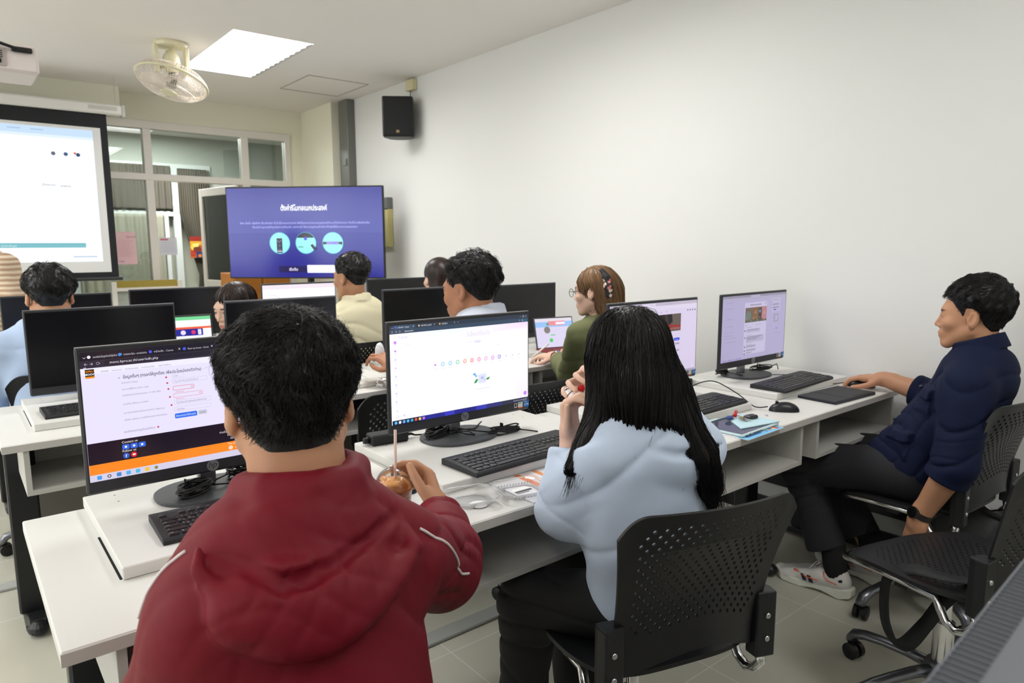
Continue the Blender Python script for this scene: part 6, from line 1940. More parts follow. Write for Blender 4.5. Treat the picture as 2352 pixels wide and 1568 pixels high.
# shoes
M_shoe = mat('shoe_white', rgb(214, 210, 206), rough=.7, bump=.2, bscale=900, bdist=.0005); M_sole = mat('sole_cream', rgb(222, 222, 210), rough=.5)
def trainer(label, heel, yaw, parent_group='trainers of the person in navy'):
    t = thing('trainer', label, 'shoe', heel, yaw, None)
    def up(P):
        d = sd_chain(P, [A3(0, .035, .055), A3(0, .10, .058), A3(0, .17, .046), A3(0, .235, .034)], [.036, .040, .040, .032], .02)
        d = smin(d, sd_seg(P, (0, .035, .06), (0, .055, .115), .036, .036), .025)
        d = smin(d, sd_ell(P, (-.004, .225, .030), (.045, .050, .026)), .02)
        d = smax(d, -(P[:, 2] - .018), .003)
        d = smax(d, -sd_seg(P, (0, .050, .09), (0, .056, .16), .031, .031), .005)
        d = smax(d, P[:, 2] - (.118 - .35 * np.abs(P[:, 1] - .045)), .004)
        return d
    o = sdf_mesh('upper', up, (-.07, -.03, 0), (.07, .31, .15), .0028, M_shoe, t)
    def so(P):
        w = np.interp(P[:, 1], [-.015, .03, .11, .2, .25, .285], [.026, .040, .036, .049, .046, .020])
        zt = np.interp(P[:, 1], [-.02, .05, .11, .2, .29], [.046, .038, .028, .030, .044]); zb = np.interp(P[:, 1], [-.02, .02, .09, .13, .17, .24, .29], [.012, 0, .010, .008, 0, .002, .020])
        d = np.maximum(np.maximum(np.abs(P[:, 0]) - w, (P[:, 2] - zt) * .9), (zb - P[:, 2]) * .9)
        return smax(d, np.maximum(-.018 - P[:, 1], P[:, 1] - .292), .01)
    sdf_mesh('sole', so, (-.07, -.04, -.01), (.07, .32, .06), .003, M_sole, t)
    m = MB()
    for sx in (-1,):
        for k in range(2):
            y0 = .118 + .026 * k
            m.add([(sx * .0455, y0, .034), (sx * .0455, y0 + .015, .034), (sx * .0415, y0 + .028, .058), (sx * .0415, y0 + .014, .058)], [(0, 1, 2, 3)])
        m.add([(sx * .036, .012, .072), (sx * .039, .05, .060), (sx * .039, .052, .066), (sx * .035, .014, .082)], [(0, 1, 2, 3)])
    m.build('side_stripe', mat('shoe_navy', rgb(24, 28, 44), rough=.6), o, solid=.004)
    m = MB(); m.tube([(-.044, .10, .052), (-.0435, .15, .050), (-.040, .185, .062)], .0022, 6); m.tube([(-.040, .185, .062), (-.036, .20, .060)], .004, 6)
    m.tube([(-.034, .085, .092), (-.0395, .080, .072), (-.041, .065, .062), (-.0415, .03, .060)], .0022, 6); m.tube([(0, .098, .118), (-.004, .095, .128)], .006, 6)
    m.build('orange_trim', mat('shoe_orange', rgb(238, 104, 70), rough=.6), o, smooth=True)
    m = MB()
    for k in range(6):
        y = .105 + .018 * k; z = .099 - .0095 * k
        m.tube([(-.026, y, z - .008), (-.012, y + .004, z + .004), (.012, y - .002, z + .004), (.026, y, z - .008)], .0024, 6)
    m.tube([(0, .105, .108), (-.022, .118, .118), (-.034, .13, .10), (-.038, .14, .085)], .0022, 6); m.tube([(0, .105, .108), (-.02, .10, .125), (-.036, .112, .112), (-.016, .112, .108)], .0022, 6); m.tube([(0, .105, .108), (.02, .118, .114), (.030, .13, .094)], .0022, 6)
    m.build('laces', mat('lace_white', rgb(225, 222, 218), rough=.8), t, smooth=True)
    return t
trainer('white trainer with orange lines and dark stripes, the nearer foot on the floor', (2.583, 1.120, 0), math.radians(3))
trainer('white trainer farther back under the navy person, behind the chair arm', (2.795, 1.075, 0), math.radians(-4))
def sock(an, sh, F):
    m = MB(); m.tube([tuple(A3(*sh) + A3(0, .045, .07)), tuple(lerp(A3(*sh) + A3(0, .045, .07), an, .5)), tuple(an + A3(0, .01, .10))], [.041, .043, .046], 16); kn_ = F['kn']; m.tube([tuple(an + A3(0, .01, .09)), tuple(lerp(an, kn_, .42))], [.046, .048], 16); local_mesh(m, 'sock', mat('sock_black', rgb(14, 14, 15), rough=.9), F)
FN['kn'] = NAVY['knL']; sock(NAVY['anL'], (2.583, 1.120, 0), FN); FN['kn'] = NAVY['knR']; sock(NAVY['anR'], (2.795, 1.075, 0), FN)
# ================= people farther away
def seated(head, az, neck, chest, shL, shR, elL, wrL, elR, wrR, **k):
    c = np.asarray(chest, float)
    s = dict(head=A3(*head), HR=rot(k.pop('pitch', -6), k.pop('roll', 0), az), neck=A3(*neck), chest=c, belly=A3(c[0] + k.pop('bx', 0), c[1] - .02, c[2] - .20), pelvis=A3(c[0] + k.pop('px', 0), c[1] - .03, .55),
             shL=A3(*shL), shR=A3(*shR), elL=A3(*elL), wrL=A3(*wrL), elR=A3(*elR), wrR=A3(*wrR))
    p = s['pelvis']
    s.update(hipL=p + A3(-.09, 0, 0), knL=p + A3(-.10, .40, -.03), anL=p + A3(-.10, .38, -.46), hipR=p + A3(.09, 0, 0), knR=p + A3(.10, .40, -.03), anR=p + A3(.10, .38, -.46))
    s.update(k); return s
M_lblue = mat('light_blue_shirt', rgb(176, 196, 226), rough=.8, bump=.2, bscale=900, bdist=.0005)
M_cblaz = mat('cream_blazer', rgb(224, 216, 184), rough=.85, bump=.2, bscale=900, bdist=.0005)
M_pale = mat('pale_shirt', rgb(206, 212, 228), rough=.8)
M_olive = mat('olive_shirt', rgb(112, 116, 78), rough=.8, bump=.2, bscale=900, bdist=.0005)
BLUE = seated((.325, 3.45, 1.150), 0, (.325, 3.44, 1.035), (.315, 3.42, .88), (.145, 3.42, .945), (.49, 3.42, .945), (.085, 3.52, .72), (.25, 3.80, .79), (.56, 3.52, .72), (.44, 3.80, .79),
    seed=41, hs=1.0, skin=SKIN_A, hair=dict(thick=.017, rough=.003, seed=7, side_in=.6, hl=((-.12, -.05), (-.06, -.045), (-.03, -.01), (-.012, .024), (.012, .024), (.03, .02), (.06, .052), (.12, .06))))
BLUE['handL'] = dict(R=hand_frame((.2, .95, 0), (0, 0, 1)), side=-1); BLUE['handR'] = dict(R=hand_frame((-.2, .95, 0), (0, 0, 1)), side=1)
F = build_person(BLUE, 'person in a light blue shirt seen from behind at the left edge', M_lblue, M_charcoal, vox=.005, svox=.007)
add_short_hair(BLUE, F, 900, .035, seed=22, lift=.003, tiplift=.008, r=.0011)

BLAZ = seated((1.700, 3.47, 1.180), 22, (1.725, 3.46, 1.055), (1.745, 3.45, .88), (1.57, 3.46, .95), (1.92, 3.46, .95), (1.53, 3.58, .73), (1.65, 3.85, .79), (1.97, 3.58, .73), (1.86, 3.85, .79),
    seed=42, hs=.98, skin=SKIN_A, collar=(A3(1.725, 3.455, 1.065), (0, .25, 1), .072, .022, .006), hair=dict(thick=.013, rough=.003, seed=8, puff=(0, 0, .014), side_in=.6, hl=((-.12, -.05), (-.06, -.045), (-.03, -.01), (-.012, .024), (.012, .024), (.03, .02), (.06, .052), (.12, .06))))
BLAZ['handL'] = dict(R=hand_frame((.2, .95, 0), (0, 0, 1)), side=-1); BLAZ['handR'] = dict(R=hand_frame((-.2, .95, 0), (0, 0, 1)), side=1)
F = build_person(BLAZ, 'person in a cream blazer seated in front of the television', M_cblaz, M_charcoal, vox=.005, svox=.007, name_shirt='blazer')
add_short_hair(BLAZ, F, 700, .025, seed=23, lift=.003, tiplift=.006, r=.0011)

PALE = seated((1.612, 2.245, 1.178), 24, (1.630, 2.195, 1.070), (1.600, 2.14, .92), (1.455, 2.05, 1.0), (1.745, 2.235, 1.01), (1.40, 2.28, .78), (1.452, 2.555, .840), (1.76, 2.45, .80), (1.60, 2.62, .80),
    seed=43, hs=1.10, skin=SKIN_C, girth=1.12, neck_r=.064, full=1.12, pitch=-10, collar=(A3(1.65, 2.195, 1.082), (0, .30, 1), .082, .028, .004), hair=dict(thick=.017, rough=.004, seed=12, side_in=.5, hl=((-.12, -.052), (-.06, -.048), (-.03, -.01), (-.012, .024), (.012, .024), (.022, .0), (.034, .02), (.06, .052), (.12, .06))))
PALE['handL'] = dict(R=hand_frame((-.35, .75, .45), (-.3, .1, 1)), side=-1, curls=[(30, 40, 20)] * 4); PALE['handR'] = dict(R=hand_frame((-.2, .95, 0), (0, 0, 1)), side=1)
F = build_person(PALE, 'person with a pale shirt collar and tousled dark hair behind the white-page monitor', M_pale, M_charcoal, vox=.0045, svox=.007)
add_short_hair(PALE, F, 2200, .040, seed=24, down=.35, lift=.004, tiplift=.012, jitter=.5, r=.0009)

OLIV = seated((2.205, 2.125, 1.152), 22, (2.225, 2.10, 1.03), (2.285, 2.10, .88), (2.125, 2.13, .965), (2.43, 2.08, .95), (2.19, 2.26, .765), (2.365, 2.555, .790), (2.50, 2.28, .74), (2.58, 2.58, .80),
    seed=44, hs=.92, male=False, skin=SKIN_B, girth=.88, neck_r=.044, sleeve=(.062, .056, .046, .036), collar=(A3(2.225, 2.10, 1.03), (0, .25, 1), .060, .018, .004), cuffL=.74)
OLIV['handL'] = dict(R=hand_frame((-.45, .85, -.02), (-.1, 0, 1)), side=-1, size=.9, curls=[(26, 34, 22), (34, 38, 22), (38, 40, 22), (40, 40, 22)]); OLIV['handR'] = dict(R=hand_frame((-.2, .95, 0), (0, 0, 1)), side=1, size=.9)
F = build_person(OLIV, 'person with light brown hair, glasses and an olive shirt, writing near a tablet', M_olive, M_charcoal, vox=.0045, svox=.006, hairf=None)
_hc, _HR, _hs = OLIV['head'], OLIV['HR'], OLIV['hs']
def oliv_hair(P):
    q = (P - _hc) @ _HR / _hs
    d = smin(sd_ell(q, (0, -.018, .032), (.082, .104, .090)), sd_ell(q, (0, -.055, -.03), (.066, .062, .08)), .03) * _hs
    d = smax(d, -sd_ell(q, (0, .115, -.03), (.085, .100, .10)) * _hs, .01)
    for sx in (-1, 1): d = smax(d, -sd_ell(q, (sx * .09, -.002, -.014), (.026, .022, .034)) * _hs, .006)
    d = smin(d, sd_chain(P, [_hc + A3(.025, -.065, .0), _hc + A3(.018, -.092, -.10), _hc + A3(.010, -.105, -.20), _hc + A3(.005, -.105, -.25)], [.055, .048, .036, .012]), .04)
    d = d + .0015 * np.sin(np.arctan2(q[:, 0], -q[:, 1] + .02) * 40 + 4 * wav(P, 8, 3))
    return d
h2 = sdf_mesh('hair', oliv_hair, _hc - A3(.16, .2, .34), _hc + A3(.2, .16, .17), .0045, M_hairg, F['thing'], F['base'], smooth=1)
rt = surface_points(oliv_hair, _hc - A3(.15, .2, .1), _hc + A3(.18, .12, .15), 1500, 3)
strand_mesh('hair_strands', comb_strands(oliv_hair, rt, lambda P: np.tile(A3(.15, -.25, -1), (len(P), 1)) + (P - _hc - A3(0, .06, .1)) * 4, .16, 9, 3, lift=.002, jitter=.08, tiplift=.004), .0010, .0006, M_hairg, h2, F['base'])
# patterned hair clip
def clipcol(P):
    r = np.random.RandomState(5); c = np.tile(rgb(30, 32, 34), (len(P), 1)); C0 = _hc
    for k in range(60):
        p = C0 + A3(-.024, -.105, .035) + r.randn(3) * A3(.016, .014, .036); m = np.linalg.norm(P - p, axis=1) < (.0075 if k % 2 else .0045)
        c[m] = rgb(*((226, 150, 140), (236, 214, 200), (120, 160, 110), (222, 130, 130))[k % 4])
    return c
cl0 = [_hc + A3(-.022, -.060, .090), _hc + A3(-.020, -.085, .062), _hc + A3(-.022, -.098, .025), _hc + A3(-.020, -.102, -.010)]
def clipf(P): return smax(sd_chain(P, cl0, [.012, .016, .019, .018], .01), -(P - cl0[1]) @ _HR[:, 1] * 0 - .05, .001)
sdf_mesh('hair_clip', clipf, _hc - A3(.10, .16, .08), _hc + A3(.08, .0, .14), .0030, vcol_mat('flower_cloth', .7), F['thing'], F['base'], colfn=clipcol)
m = MB()
for sx in (-1, 1):
    m.tube([tuple(_hc + _HR @ A3(sx * .034 + .024 * math.cos(a), .108, .002 + .020 * math.sin(a)) * _hs) for a in [2 * PI * k / 18 for k in range(18)]], .0013, 6, closed=True)
    m.tube([tuple(_hc + _HR @ A3(sx * .058, .106, .008) * _hs), tuple(_hc + _HR @ A3(sx * .078, .05, .008) * _hs), tuple(_hc + _HR @ A3(sx * .080, -.005, .012) * _hs)], .0013, 6)
m.tube([tuple(_hc + _HR @ A3(-.01, .109, .004) * _hs), tuple(_hc + _HR @ A3(.01, .109, .004) * _hs)], .0013, 6)
local_mesh(m, 'glasses', mat('glasses_wire', rgb(60, 58, 56), rough=.3, metal=.6), F)
wc = lerp(OLIV['elL'], OLIV['wrL'], .93); wax = uv3(OLIV['wrL'] - OLIV['elL'])
t = thing('wristwatch', 'square watch with a brown strap on the wrist of the person in olive', 'watch', tuple(wc))
m = MB(); ring_around(m, (0, 0, 0), wax, .027, .009, .003); m.build('strap', mat('brown_strap', rgb(112, 60, 56), rough=.5), t)
dv = uv3(A3(-.35, -.85, .35)); dv = uv3(dv - wax * float(dv @ wax)); sd = np.cross(wax, dv)
Rm = Matrix(np.stack([sd, wax, dv], 1).tolist()).to_4x4()
m = MB(); m.M = Rm; m.box(-.016, .016, -.019, .019, .026, .036, bev=.004); cs = m.build('case', mat('watch_silver', rgb(190, 188, 186), rough=.25, metal=.8), t)
m = MB(); m.M = Rm; m.box(-.013, .013, -.016, .016, .036, .0365); m.build('dial', mat('watch_dial', rgb(14, 15, 18), rough=.15), cs)
t = thing('pen', 'white pen held by the person in olive', 'pen', tuple(OLIV['wrL'] + A3(-.03, .085, .012)))
m = MB(); m.tube([(-.03, .02, -.02), (.045, -.02, .045)], .0045, 8); m.build('barrel', M_white_p, t, smooth=True)
m = MB(); m.tube([(-.03, .02, -.02), (-.037, .024, -.026)], [.0045, .001], 8); m.build('tip', M_white_p, t, smooth=True)

GIRL = seated((1.060, 3.42, 1.058), 112, (1.085, 3.42, .945), (1.07, 3.43, .79), (1.04, 3.29, .86), (1.08, 3.58, .86), (.96, 3.28, .66), (.965, 3.34, .80), (1.0, 3.66, .66), (.88, 3.56, .76),
    seed=45, hs=.97, male=False, skin=SKIN_B, girth=.85, neck_r=.043, pitch=-14, lips=rgb(190, 90, 90))
GIRL['handL'] = dict(R=hand_frame((-.3, .1, .9), (.2, -1, 0)), side=1, size=.85, curls=[(40, 40, 20)] * 4); GIRL['handR'] = dict(R=hand_frame((-.95, 0, 0), (0, 0, 1)), side=-1, size=.85)
M_knit = mat('grey_knit', rgb(120, 118, 114), rough=.9, bump=.6, bscale=260, bdist=.002, vary=.5, vscale=140)
F = build_person(GIRL, 'person in profile with dark shoulder-length hair holding an orange drink', M_knit, M_charcoal, vox=.0045, svox=.006, hairf=None)
_h, _R, _s = GIRL['head'], GIRL['HR'], GIRL['hs']
def girl_hair(P):
    q = (P - _h) @ _R / _s
    d = smin(sd_ell(q, (0, -.024, .034), (.086, .106, .092)), sd_ell(q, (0, -.045, -.07), (.088, .078, .10)), .03)
    d = smin(d, smin(sd_seg(q, (.07, .02, .0), (.066, .03, -.13), .024, .018), sd_seg(q, (-.07, .02, .0), (-.066, .03, -.13), .024, .018), .01), .02)
    d = smax(d, -sd_ell(q, (0, .118, -.045), (.068, .088, .115)), .012)
    return d * _s + .0012 * np.sin(np.arctan2(q[:, 0], -q[:, 1]) * 36)
hg = sdf_mesh('hair', girl_hair, _h - .2, _h + .17, .0045, M_hairb, F['thing'], F['base'], smooth=1)
rt = surface_points(girl_hair, _h - .18, _h + .16, 900, 3)
strand_mesh('hair_strands', comb_strands(girl_hair, rt, lambda P: np.tile(A3(0, 0, -1), (len(P), 1)) + (P - _h - A3(0, 0, .1)) * 5, .14, 8, 3, lift=.002, jitter=.06, tiplift=.003), .0010, .0006, M_hairb, hg, F['base'])

DARK = seated((2.285, 3.50, 1.155), -5, (2.285, 3.47, 1.035), (2.29, 3.44, .87), (2.12, 3.45, .94), (2.46, 3.45, .94), (2.08, 3.56, .72), (2.18, 3.85, .79), (2.5, 3.56, .72), (2.40, 3.85, .79), seed=46, male=False, skin=SKIN_B, girth=.88)
F = build_person(DARK, 'person whose dark brown hair shows between two switched-off monitors', mat('dusky_shirt', rgb(150, 140, 140), rough=.8), M_charcoal, vox=.006, svox=.008, hairf=None)
_h3, _R3 = DARK['head'], DARK['HR']
sdf_mesh('hair', lambda P: smin(sd_ell((P - _h3) @ _R3, (0, -.022, .034), (.088, .108, .094)), sd_ell((P - _h3) @ _R3, (0, -.05, -.09), (.085, .065, .13)), .04), _h3 - A3(.2, .2, .26), _h3 + .17, .006, M_hairb, F['thing'], F['base'])

# standing person in a striped knit, mostly outside the left edge
def stripes_mat():
    m = mat('striped_knit', rgb(206, 184, 158), rough=.9)
    nt = m.node_tree; b = nt.nodes['Principled BSDF']; tc = nt.nodes.new('ShaderNodeTexCoord'); w = nt.nodes.new('ShaderNodeTexWave')
    w.bands_direction = 'Z'; w.inputs['Scale'].default_value = 11; w.inputs['Distortion'].default_value = 1.5; w.inputs['Detail'].default_value = 2
    cr = nt.nodes.new('ShaderNodeValToRGB'); cr.color_ramp.elements[0].color = (*rgb(170, 138, 110), 1); cr.color_ramp.elements[1].color = (*rgb(222, 204, 182), 1)
    nt.links.new(tc.outputs['Object'], w.inputs['Vector']); nt.links.new(w.outputs['Fac'], cr.inputs[0]); nt.links.new(cr.outputs[0], b.inputs['Base Color'])
    return m
STAND = dict(head=A3(-.115, 4.90, 1.475), HR=rot(-12, 0, -60), hs=1.0, male=False, skin=SKIN_B, neck=A3(-.075, 4.90, 1.335), chest=A3(-.03, 4.92, 1.17), belly=A3(-.02, 4.93, .98), pelvis=A3(-.02, 4.93, .86),
    shL=A3(-.11, 5.08, 1.25), shR=A3(.045, 4.78, 1.25), elL=A3(-.05, 5.14, .98), wrL=A3(.12, 5.08, .85), elR=A3(.105, 4.74, .99), wrR=A3(.22, 4.90, .86),
    hipL=A3(-.05, 5.01, .84), knL=A3(-.04, 5.02, .47), anL=A3(-.05, 5.03, .07), hipR=A3(.0, 4.85, .84), knR=A3(.02, 4.85, .47), anR=A3(.0, 4.86, .07), girth=.95, seed=47, sleeve=(.072, .066, .056, .045))
for _k in list(STAND):
    if isinstance(STAND[_k], np.ndarray) and STAND[_k].shape == (3,): STAND[_k] = STAND[_k] + A3(.21, 0, 0)
F = build_person(STAND, 'person standing at the left edge in a beige striped jumper', stripes_mat(), M_charcoal, vox=.006, svox=.008, hairf=None, name_shirt='jumper')
_h4, _R4 = STAND['head'], STAND['HR']
sdf_mesh('hair', lambda P: smin(sd_ell((P - _h4) @ _R4, (0, -.022, .034), (.088, .108, .094)), sd_ell((P - _h4) @ _R4, (0, -.06, -.10), (.095, .06, .16)), .04), _h4 - A3(.22, .22, .3), _h4 + .17, .006, M_hair, F['thing'], F['base'])
# ------------------------------------------------------------------ things on the desks
M_clear = glass_mat('clear_plastic', (1, 1, 1), .03, .05, .97)
def frost_mat(name, white, gloss):
    m = glass_mat(name, (.99, .99, 1), gloss, .12, .97); nt = m.node_tree; out = nt.nodes['Material Output']; src = out.inputs[0].links[0].from_socket
    df = nt.nodes.new('ShaderNodeBsdfDiffuse'); df.inputs[0].default_value = (.9, .91, .93, 1); tr = nt.nodes.new('ShaderNodeBsdfTranslucent'); tr.inputs[0].default_value = (.9, .91, .93, 1)
    a = nt.nodes.new('ShaderNodeMixShader'); a.inputs[0].default_value = .5; nt.links.new(df.outputs[0], a.inputs[1]); nt.links.new(tr.outputs[0], a.inputs[2])
    b = nt.nodes.new('ShaderNodeMixShader'); b.inputs[0].default_value = white; nt.links.new(src, b.inputs[1]); nt.links.new(a.outputs[0], b.inputs[2]); nt.links.new(b.outputs[0], out.inputs[0]); return m
M_clear2 = frost_mat('clear_tray', .12, .02)
M_rim = frost_mat('clear_rim', .6, .02)
# domed iced drink
cx, cy = .703, 1.262
t = thing('iced_drink_cup', 'clear domed cup of orange iced drink with a straw, held by the red-jacketed person', 'drink', (cx, cy, .7506))
m = MB(); m.lathe([(0, 0), (.026, 0), (.028, .002), (.0375, .088), (.0395, .090), (.0395, .094)], n=40); m.build('cup', frost_mat('cup_plastic', .08, .02), t, smooth=True, auto=.8)
m = MB(); m.lathe([(0, .002), (.0255, .002), (.0345, .074), (.0, .0745)], n=40); m.build('drink', mat('orange_drink', rgb(240, 150, 20), rough=.2, trans=.25), t, smooth=True, auto=.8)
m = MB()
r_ = np.random.RandomState(3)
m.lathe([(.0345, .0745), (.036, .090), (.033, .102), (.022, .110), (.010, .113), (0, .113)], n=28)
for k in range(14):
    a = r_.rand() * 6.28; q = .024 * r_.rand(); m.ball((q * math.cos(a), q * math.sin(a), .104 + .006 * r_.rand()), .006 + .003 * r_.rand(), 8)
m.build('froth', mat('drink_froth', rgb(246, 176, 104), rough=.3), t, smooth=True)
m = MB(); m.lathe([(.041, .092), (.042, .096), (.0405, .100), (.0395, .102)] + [(.0395 * math.cos(a), .102 + .034 * math.sin(a)) for a in [i * 1.30 / 12 for i in range(1, 13)]], n=40)
m.lathe([(.0105, .1345), (.0108, .137), (.0120, .137)], n=24); m.build('dome_lid', frost_mat('dome_plastic', .05, .0), t, smooth=True)
m = MB(); m.tube([(-.004, -.002, .03), (.002, .0, .09), (.010, .008, .215)], .0032, 10); m.build('straw', mat('straw_pink', rgb(246, 218, 208), rough=.35, trans=.2), t, smooth=True)

# clam-shell tray, open
t = thing('food_tray', 'open clear plastic clamshell tray with a paper disc beside the white-page keyboard', 'food tray', (.925, 1.275, .7506), math.radians(-14))
def tray_half(x0, x1, y0, y1, h, name, parent, ribs=False):
    m = MB(); b = .012; c = .018
    def loop(i, z):
        xa, xb, ya, yb = x0 + i, x1 - i, y0 + i, y1 - i
        return [(xa + c, ya, z), (xb - c, ya, z), (xb, ya + c, z), (xb, yb - c, z), (xb - c, yb, z), (xa + c, yb, z), (xa, yb - c, z), (xa, ya + c, z)]
    L = [loop(0, h * .35), loop(.003, h * .35 + .002), loop(.007, h * .35), loop(.010, h * .30), loop(.020, .001)]
    vs = [p for l in L for p in l]; n = 8
    fs = [(i * n + k, i * n + (k + 1) % n, (i + 1) * n + (k + 1) % n, (i + 1) * n + k) for i in range(len(L) - 1) for k in range(n)] + [tuple(range((len(L) - 1) * n, len(L) * n))]
    m.add(vs, fs)
    if ribs:
        for k in range(12): m.tube([(x0 + .02 + k * .008, y0 + .015, .006), (x0 + .02 + k * .008, y0 + .021, .012)], .0012, 5); m.tube([(x0 + .02 + k * .008, y1 - .015, .006), (x0 + .02 + k * .008, y1 - .021, .012)], .0012, 5)
    o = m.build(name, M_clear2, parent); m = MB()
    m.tube([(p[0], p[1], p[2]) for p in loop(.001, h * .35 + .002)], .0011, 5, closed=True); m.tube([(p[0], p[1], p[2]) for p in loop(.020, .002)], .0010, 5, closed=True)
    m.build('rim', M_rim, o); return o
tray_half(-.065, .055, -.055, .065, .05, 'tray_base', t); tray_half(.062, .185, -.055, .065, .05, 'tray_lid', t, True)
m = MB(); m.cyl(.0, -.022, .0015, .003, .022, n=28); m.build('paper_disc', mat('paper_white', rgb(240, 238, 240), rough=.7), t)

# leaflets
def sheet(label, x, y, z, w, h, rz, fn, n=1, name='printed_leaflet'):
    t = thing(name, label, 'paper', (x, y, z), rz)
    m = MB(); m.box(0, w, 0, h, 0, .0004 * n + .001); m.build('sheets', mat('paper_white2', rgb(232, 232, 236), rough=.6), t)
    p = Pic(w, h, (232, 232, 238), .00003); p.mb = MB(); fn(p)
    o = p.mb.build('print', vcol_mat('printed_paper', .6), t); o.rotation_euler = (-PI / 2, 0, 0); o.location = (w / 2, h / 2, .0004 * n + .00105)
    return t
def leaf1(p):
    p.rect(.42, .0, .52, 1, (236, 130, 70)); p.rect(.0, .0, .0, .0, (0, 0, 0))
    p.text(.44, .12, 'การใช้งาน', .05, (90, 60, 40))
    for k in range(5): p.rect(.54 + .03 * k, .04, .55 + .03 * k, .9 - .1 * (k % 3), (238, 170, 130))
    p.rect(.74, .0, .82, 1, (240, 150, 90)); p.text(.75, .5, 'รายละเอียด', .05, (250, 240, 230)); p.rect(.03, .55, .30, .60, (60, 60, 66)); p.rrect(.04, .45, .30, .54, (252, 252, 252), .4)
    p.rect(.02, .62, .22, .64, (90, 90, 96))
def leaf2(p):
    p.rect(.0, .80, 1, 1, (120, 190, 230)); p.rect(.62, 0, .8, .8, (240, 200, 120)); p.rect(.8, 0, 1, .4, (230, 90, 70)); p.rect(.8, .4, 1, .8, (90, 170, 110)); p.disc(.9, .9, .06, (230, 80, 60)); p.rect(.1, .88, .5, .92, (60, 90, 160)); p.rect(.1, .2, .5, .24, (120, 120, 160))
    for k in range(8): p.disc(.58 + .05 * k, .86 + .05 * (k % 2), .03, ((230, 120, 60), (60, 120, 200), (250, 220, 90))[k % 3], 8)
def leaf3(p):
    p.rect(.04, .02, .96, .10, (240, 128, 66)); p.rect(.04, .12, .96, .16, (244, 160, 110)); p.text(.5, .085, 'แนวทางปฏิบัติ', .05, (110, 60, 34), 'CENTER')
    for k in range(3): p.rect(.06, .175 + .022 * k, .9 - .1 * k, .183 + .022 * k, (240, 190, 160))
    p.rect(.04, .74, .96, .80, (240, 128, 66)); p.text(.3, .785, 'หมายเหตุ', .04, (110, 60, 34), 'CENTER')
    for k in range(3): p.rect(.06, .82 + .022 * k, .86 - .1 * k, .828 + .022 * k, (240, 190, 160))
    p.rrect(.03, .88, .40, .95, (70, 70, 78), .3); p.rrect(.05, .89, .38, .94, (244, 244, 248), .4)
sheet('white leaflet with orange bands under the sleeve of the pale blue hoodie', 1.026, 1.180, .7504, .19, .178, math.radians(-1), leaf1, 4)
sheet('colourful leaflet sticking out under the pale blue tablet', 1.885, 1.150, .7504, .225, .20, math.radians(2), leaf2, 2)

# pale blue tablet
M_tabl = mat('tablet_mint', rgb(196, 220, 222), rough=.5)
t = thing('tablet', 'pale blue cased tablet with its cover folded back, on a leaflet', 'tablet', (2.005, 1.265, .7525), math.radians(3))
m = MB(); m.box(-.118, .118, -.085, .085, 0, .008, bev=.003); m.build('case', M_tabl, t, bevel=.002)
m = MB(); m.box(-.110, .110, -.077, .077, .008, .0085); m.build('screen', mat('tablet_glass', rgb(74, 78, 92), rough=.08), t)
m = MB(); m.prism([(-.060, -.045), (.120, -.086), (.124, .060), (.02, .045)], .0088, .0125); m.build('cover', mat('tablet_cover', rgb(190, 222, 232), rough=.55), t, bevel=.001)
m = MB()
for a, b in ((-.105, -.085), (-.055, -.02), (-.04 + .01, .0)): m.box(a, b, -.0862, -.0848, .0028, .0052)
m.box(-.078, -.068, -.0862, -.0848, .002, .006); m.build('ports', mat('port_dark', rgb(70, 74, 78), rough=.4), t)
m = MB(); m.prism([(-.03 + q, .085 + w) for q, w in ((-.06, -.004), (.05, -.004), (.05, .010), (-.06, .010))], .002, .007); m.build('edge_flap', M_tabl, t)

# key bunch
t = thing('key_bunch', 'bunch of keys with a red fob and black car remote on the pale blue tablet', 'keys', (2.055, 1.285, .7652), math.radians(10))
m = MB(); m.box(-.022, .022, -.015, .015, .0, .012, bev=.004); o = m.build('car_remote', mat('remote_black', rgb(30, 30, 32), rough=.4), t); o.location = (.030, -.022, 0); o.rotation_euler = (0, 0, -.3)
m = MB(); m.tube([(.055, -.026, .006), (.060, -.018, .006), (.056, -.012, .006)], .002, 6); m.build('remote_loop', M_chrome, o)
m = MB(); m.tube([(-.002, .022, .008), (.038, .034, .012)], .0065, 14); m.build('red_fob', mat('fob_red', rgb(196, 30, 34), rough=.3), t, smooth=True)
m = MB(); m.ball((-.03, .028, .006), (.022, .012, .006), 14); m.build('blue_tag', mat('tag_blue', rgb(44, 62, 120), rough=.4), t, smooth=True)
m = MB(); m.tube([(-.008 + .014 * math.cos(2 * PI * k / 20), .016 + .014 * math.sin(2 * PI * k / 20), .010 + .003 * math.cos(2 * PI * k / 20)) for k in range(20)], .0011, 6, closed=True); m.tube([(.008 + .010 * math.cos(2 * PI * k / 16), .004 + .010 * math.sin(2 * PI * k / 16), .009) for k in range(16)], .0010, 6, closed=True); m.build('split_ring', M_chrome, t, smooth=True)
for k, (a, c) in enumerate(((-2.3, (190, 184, 170)), (-1.9, (200, 196, 190)), (-2.7, (190, 170, 110)))):
    m = MB(); m.box(0, .014, -.0075, .0075, 0, .002, bev=.0005); m.box(.014, .042, -.003, .003, 0, .002)
    for q in range(4): m.box(.02 + q * .005, .0225 + q * .005, -.0048, -.003, 0, .002)
    o = m.build('key', mat('key_metal_%d' % k, rgb(*c), rough=.3, metal=.9), t); o.location = (.002, .0, .0015 + .003 * k); o.rotation_euler = (0, 0, a)

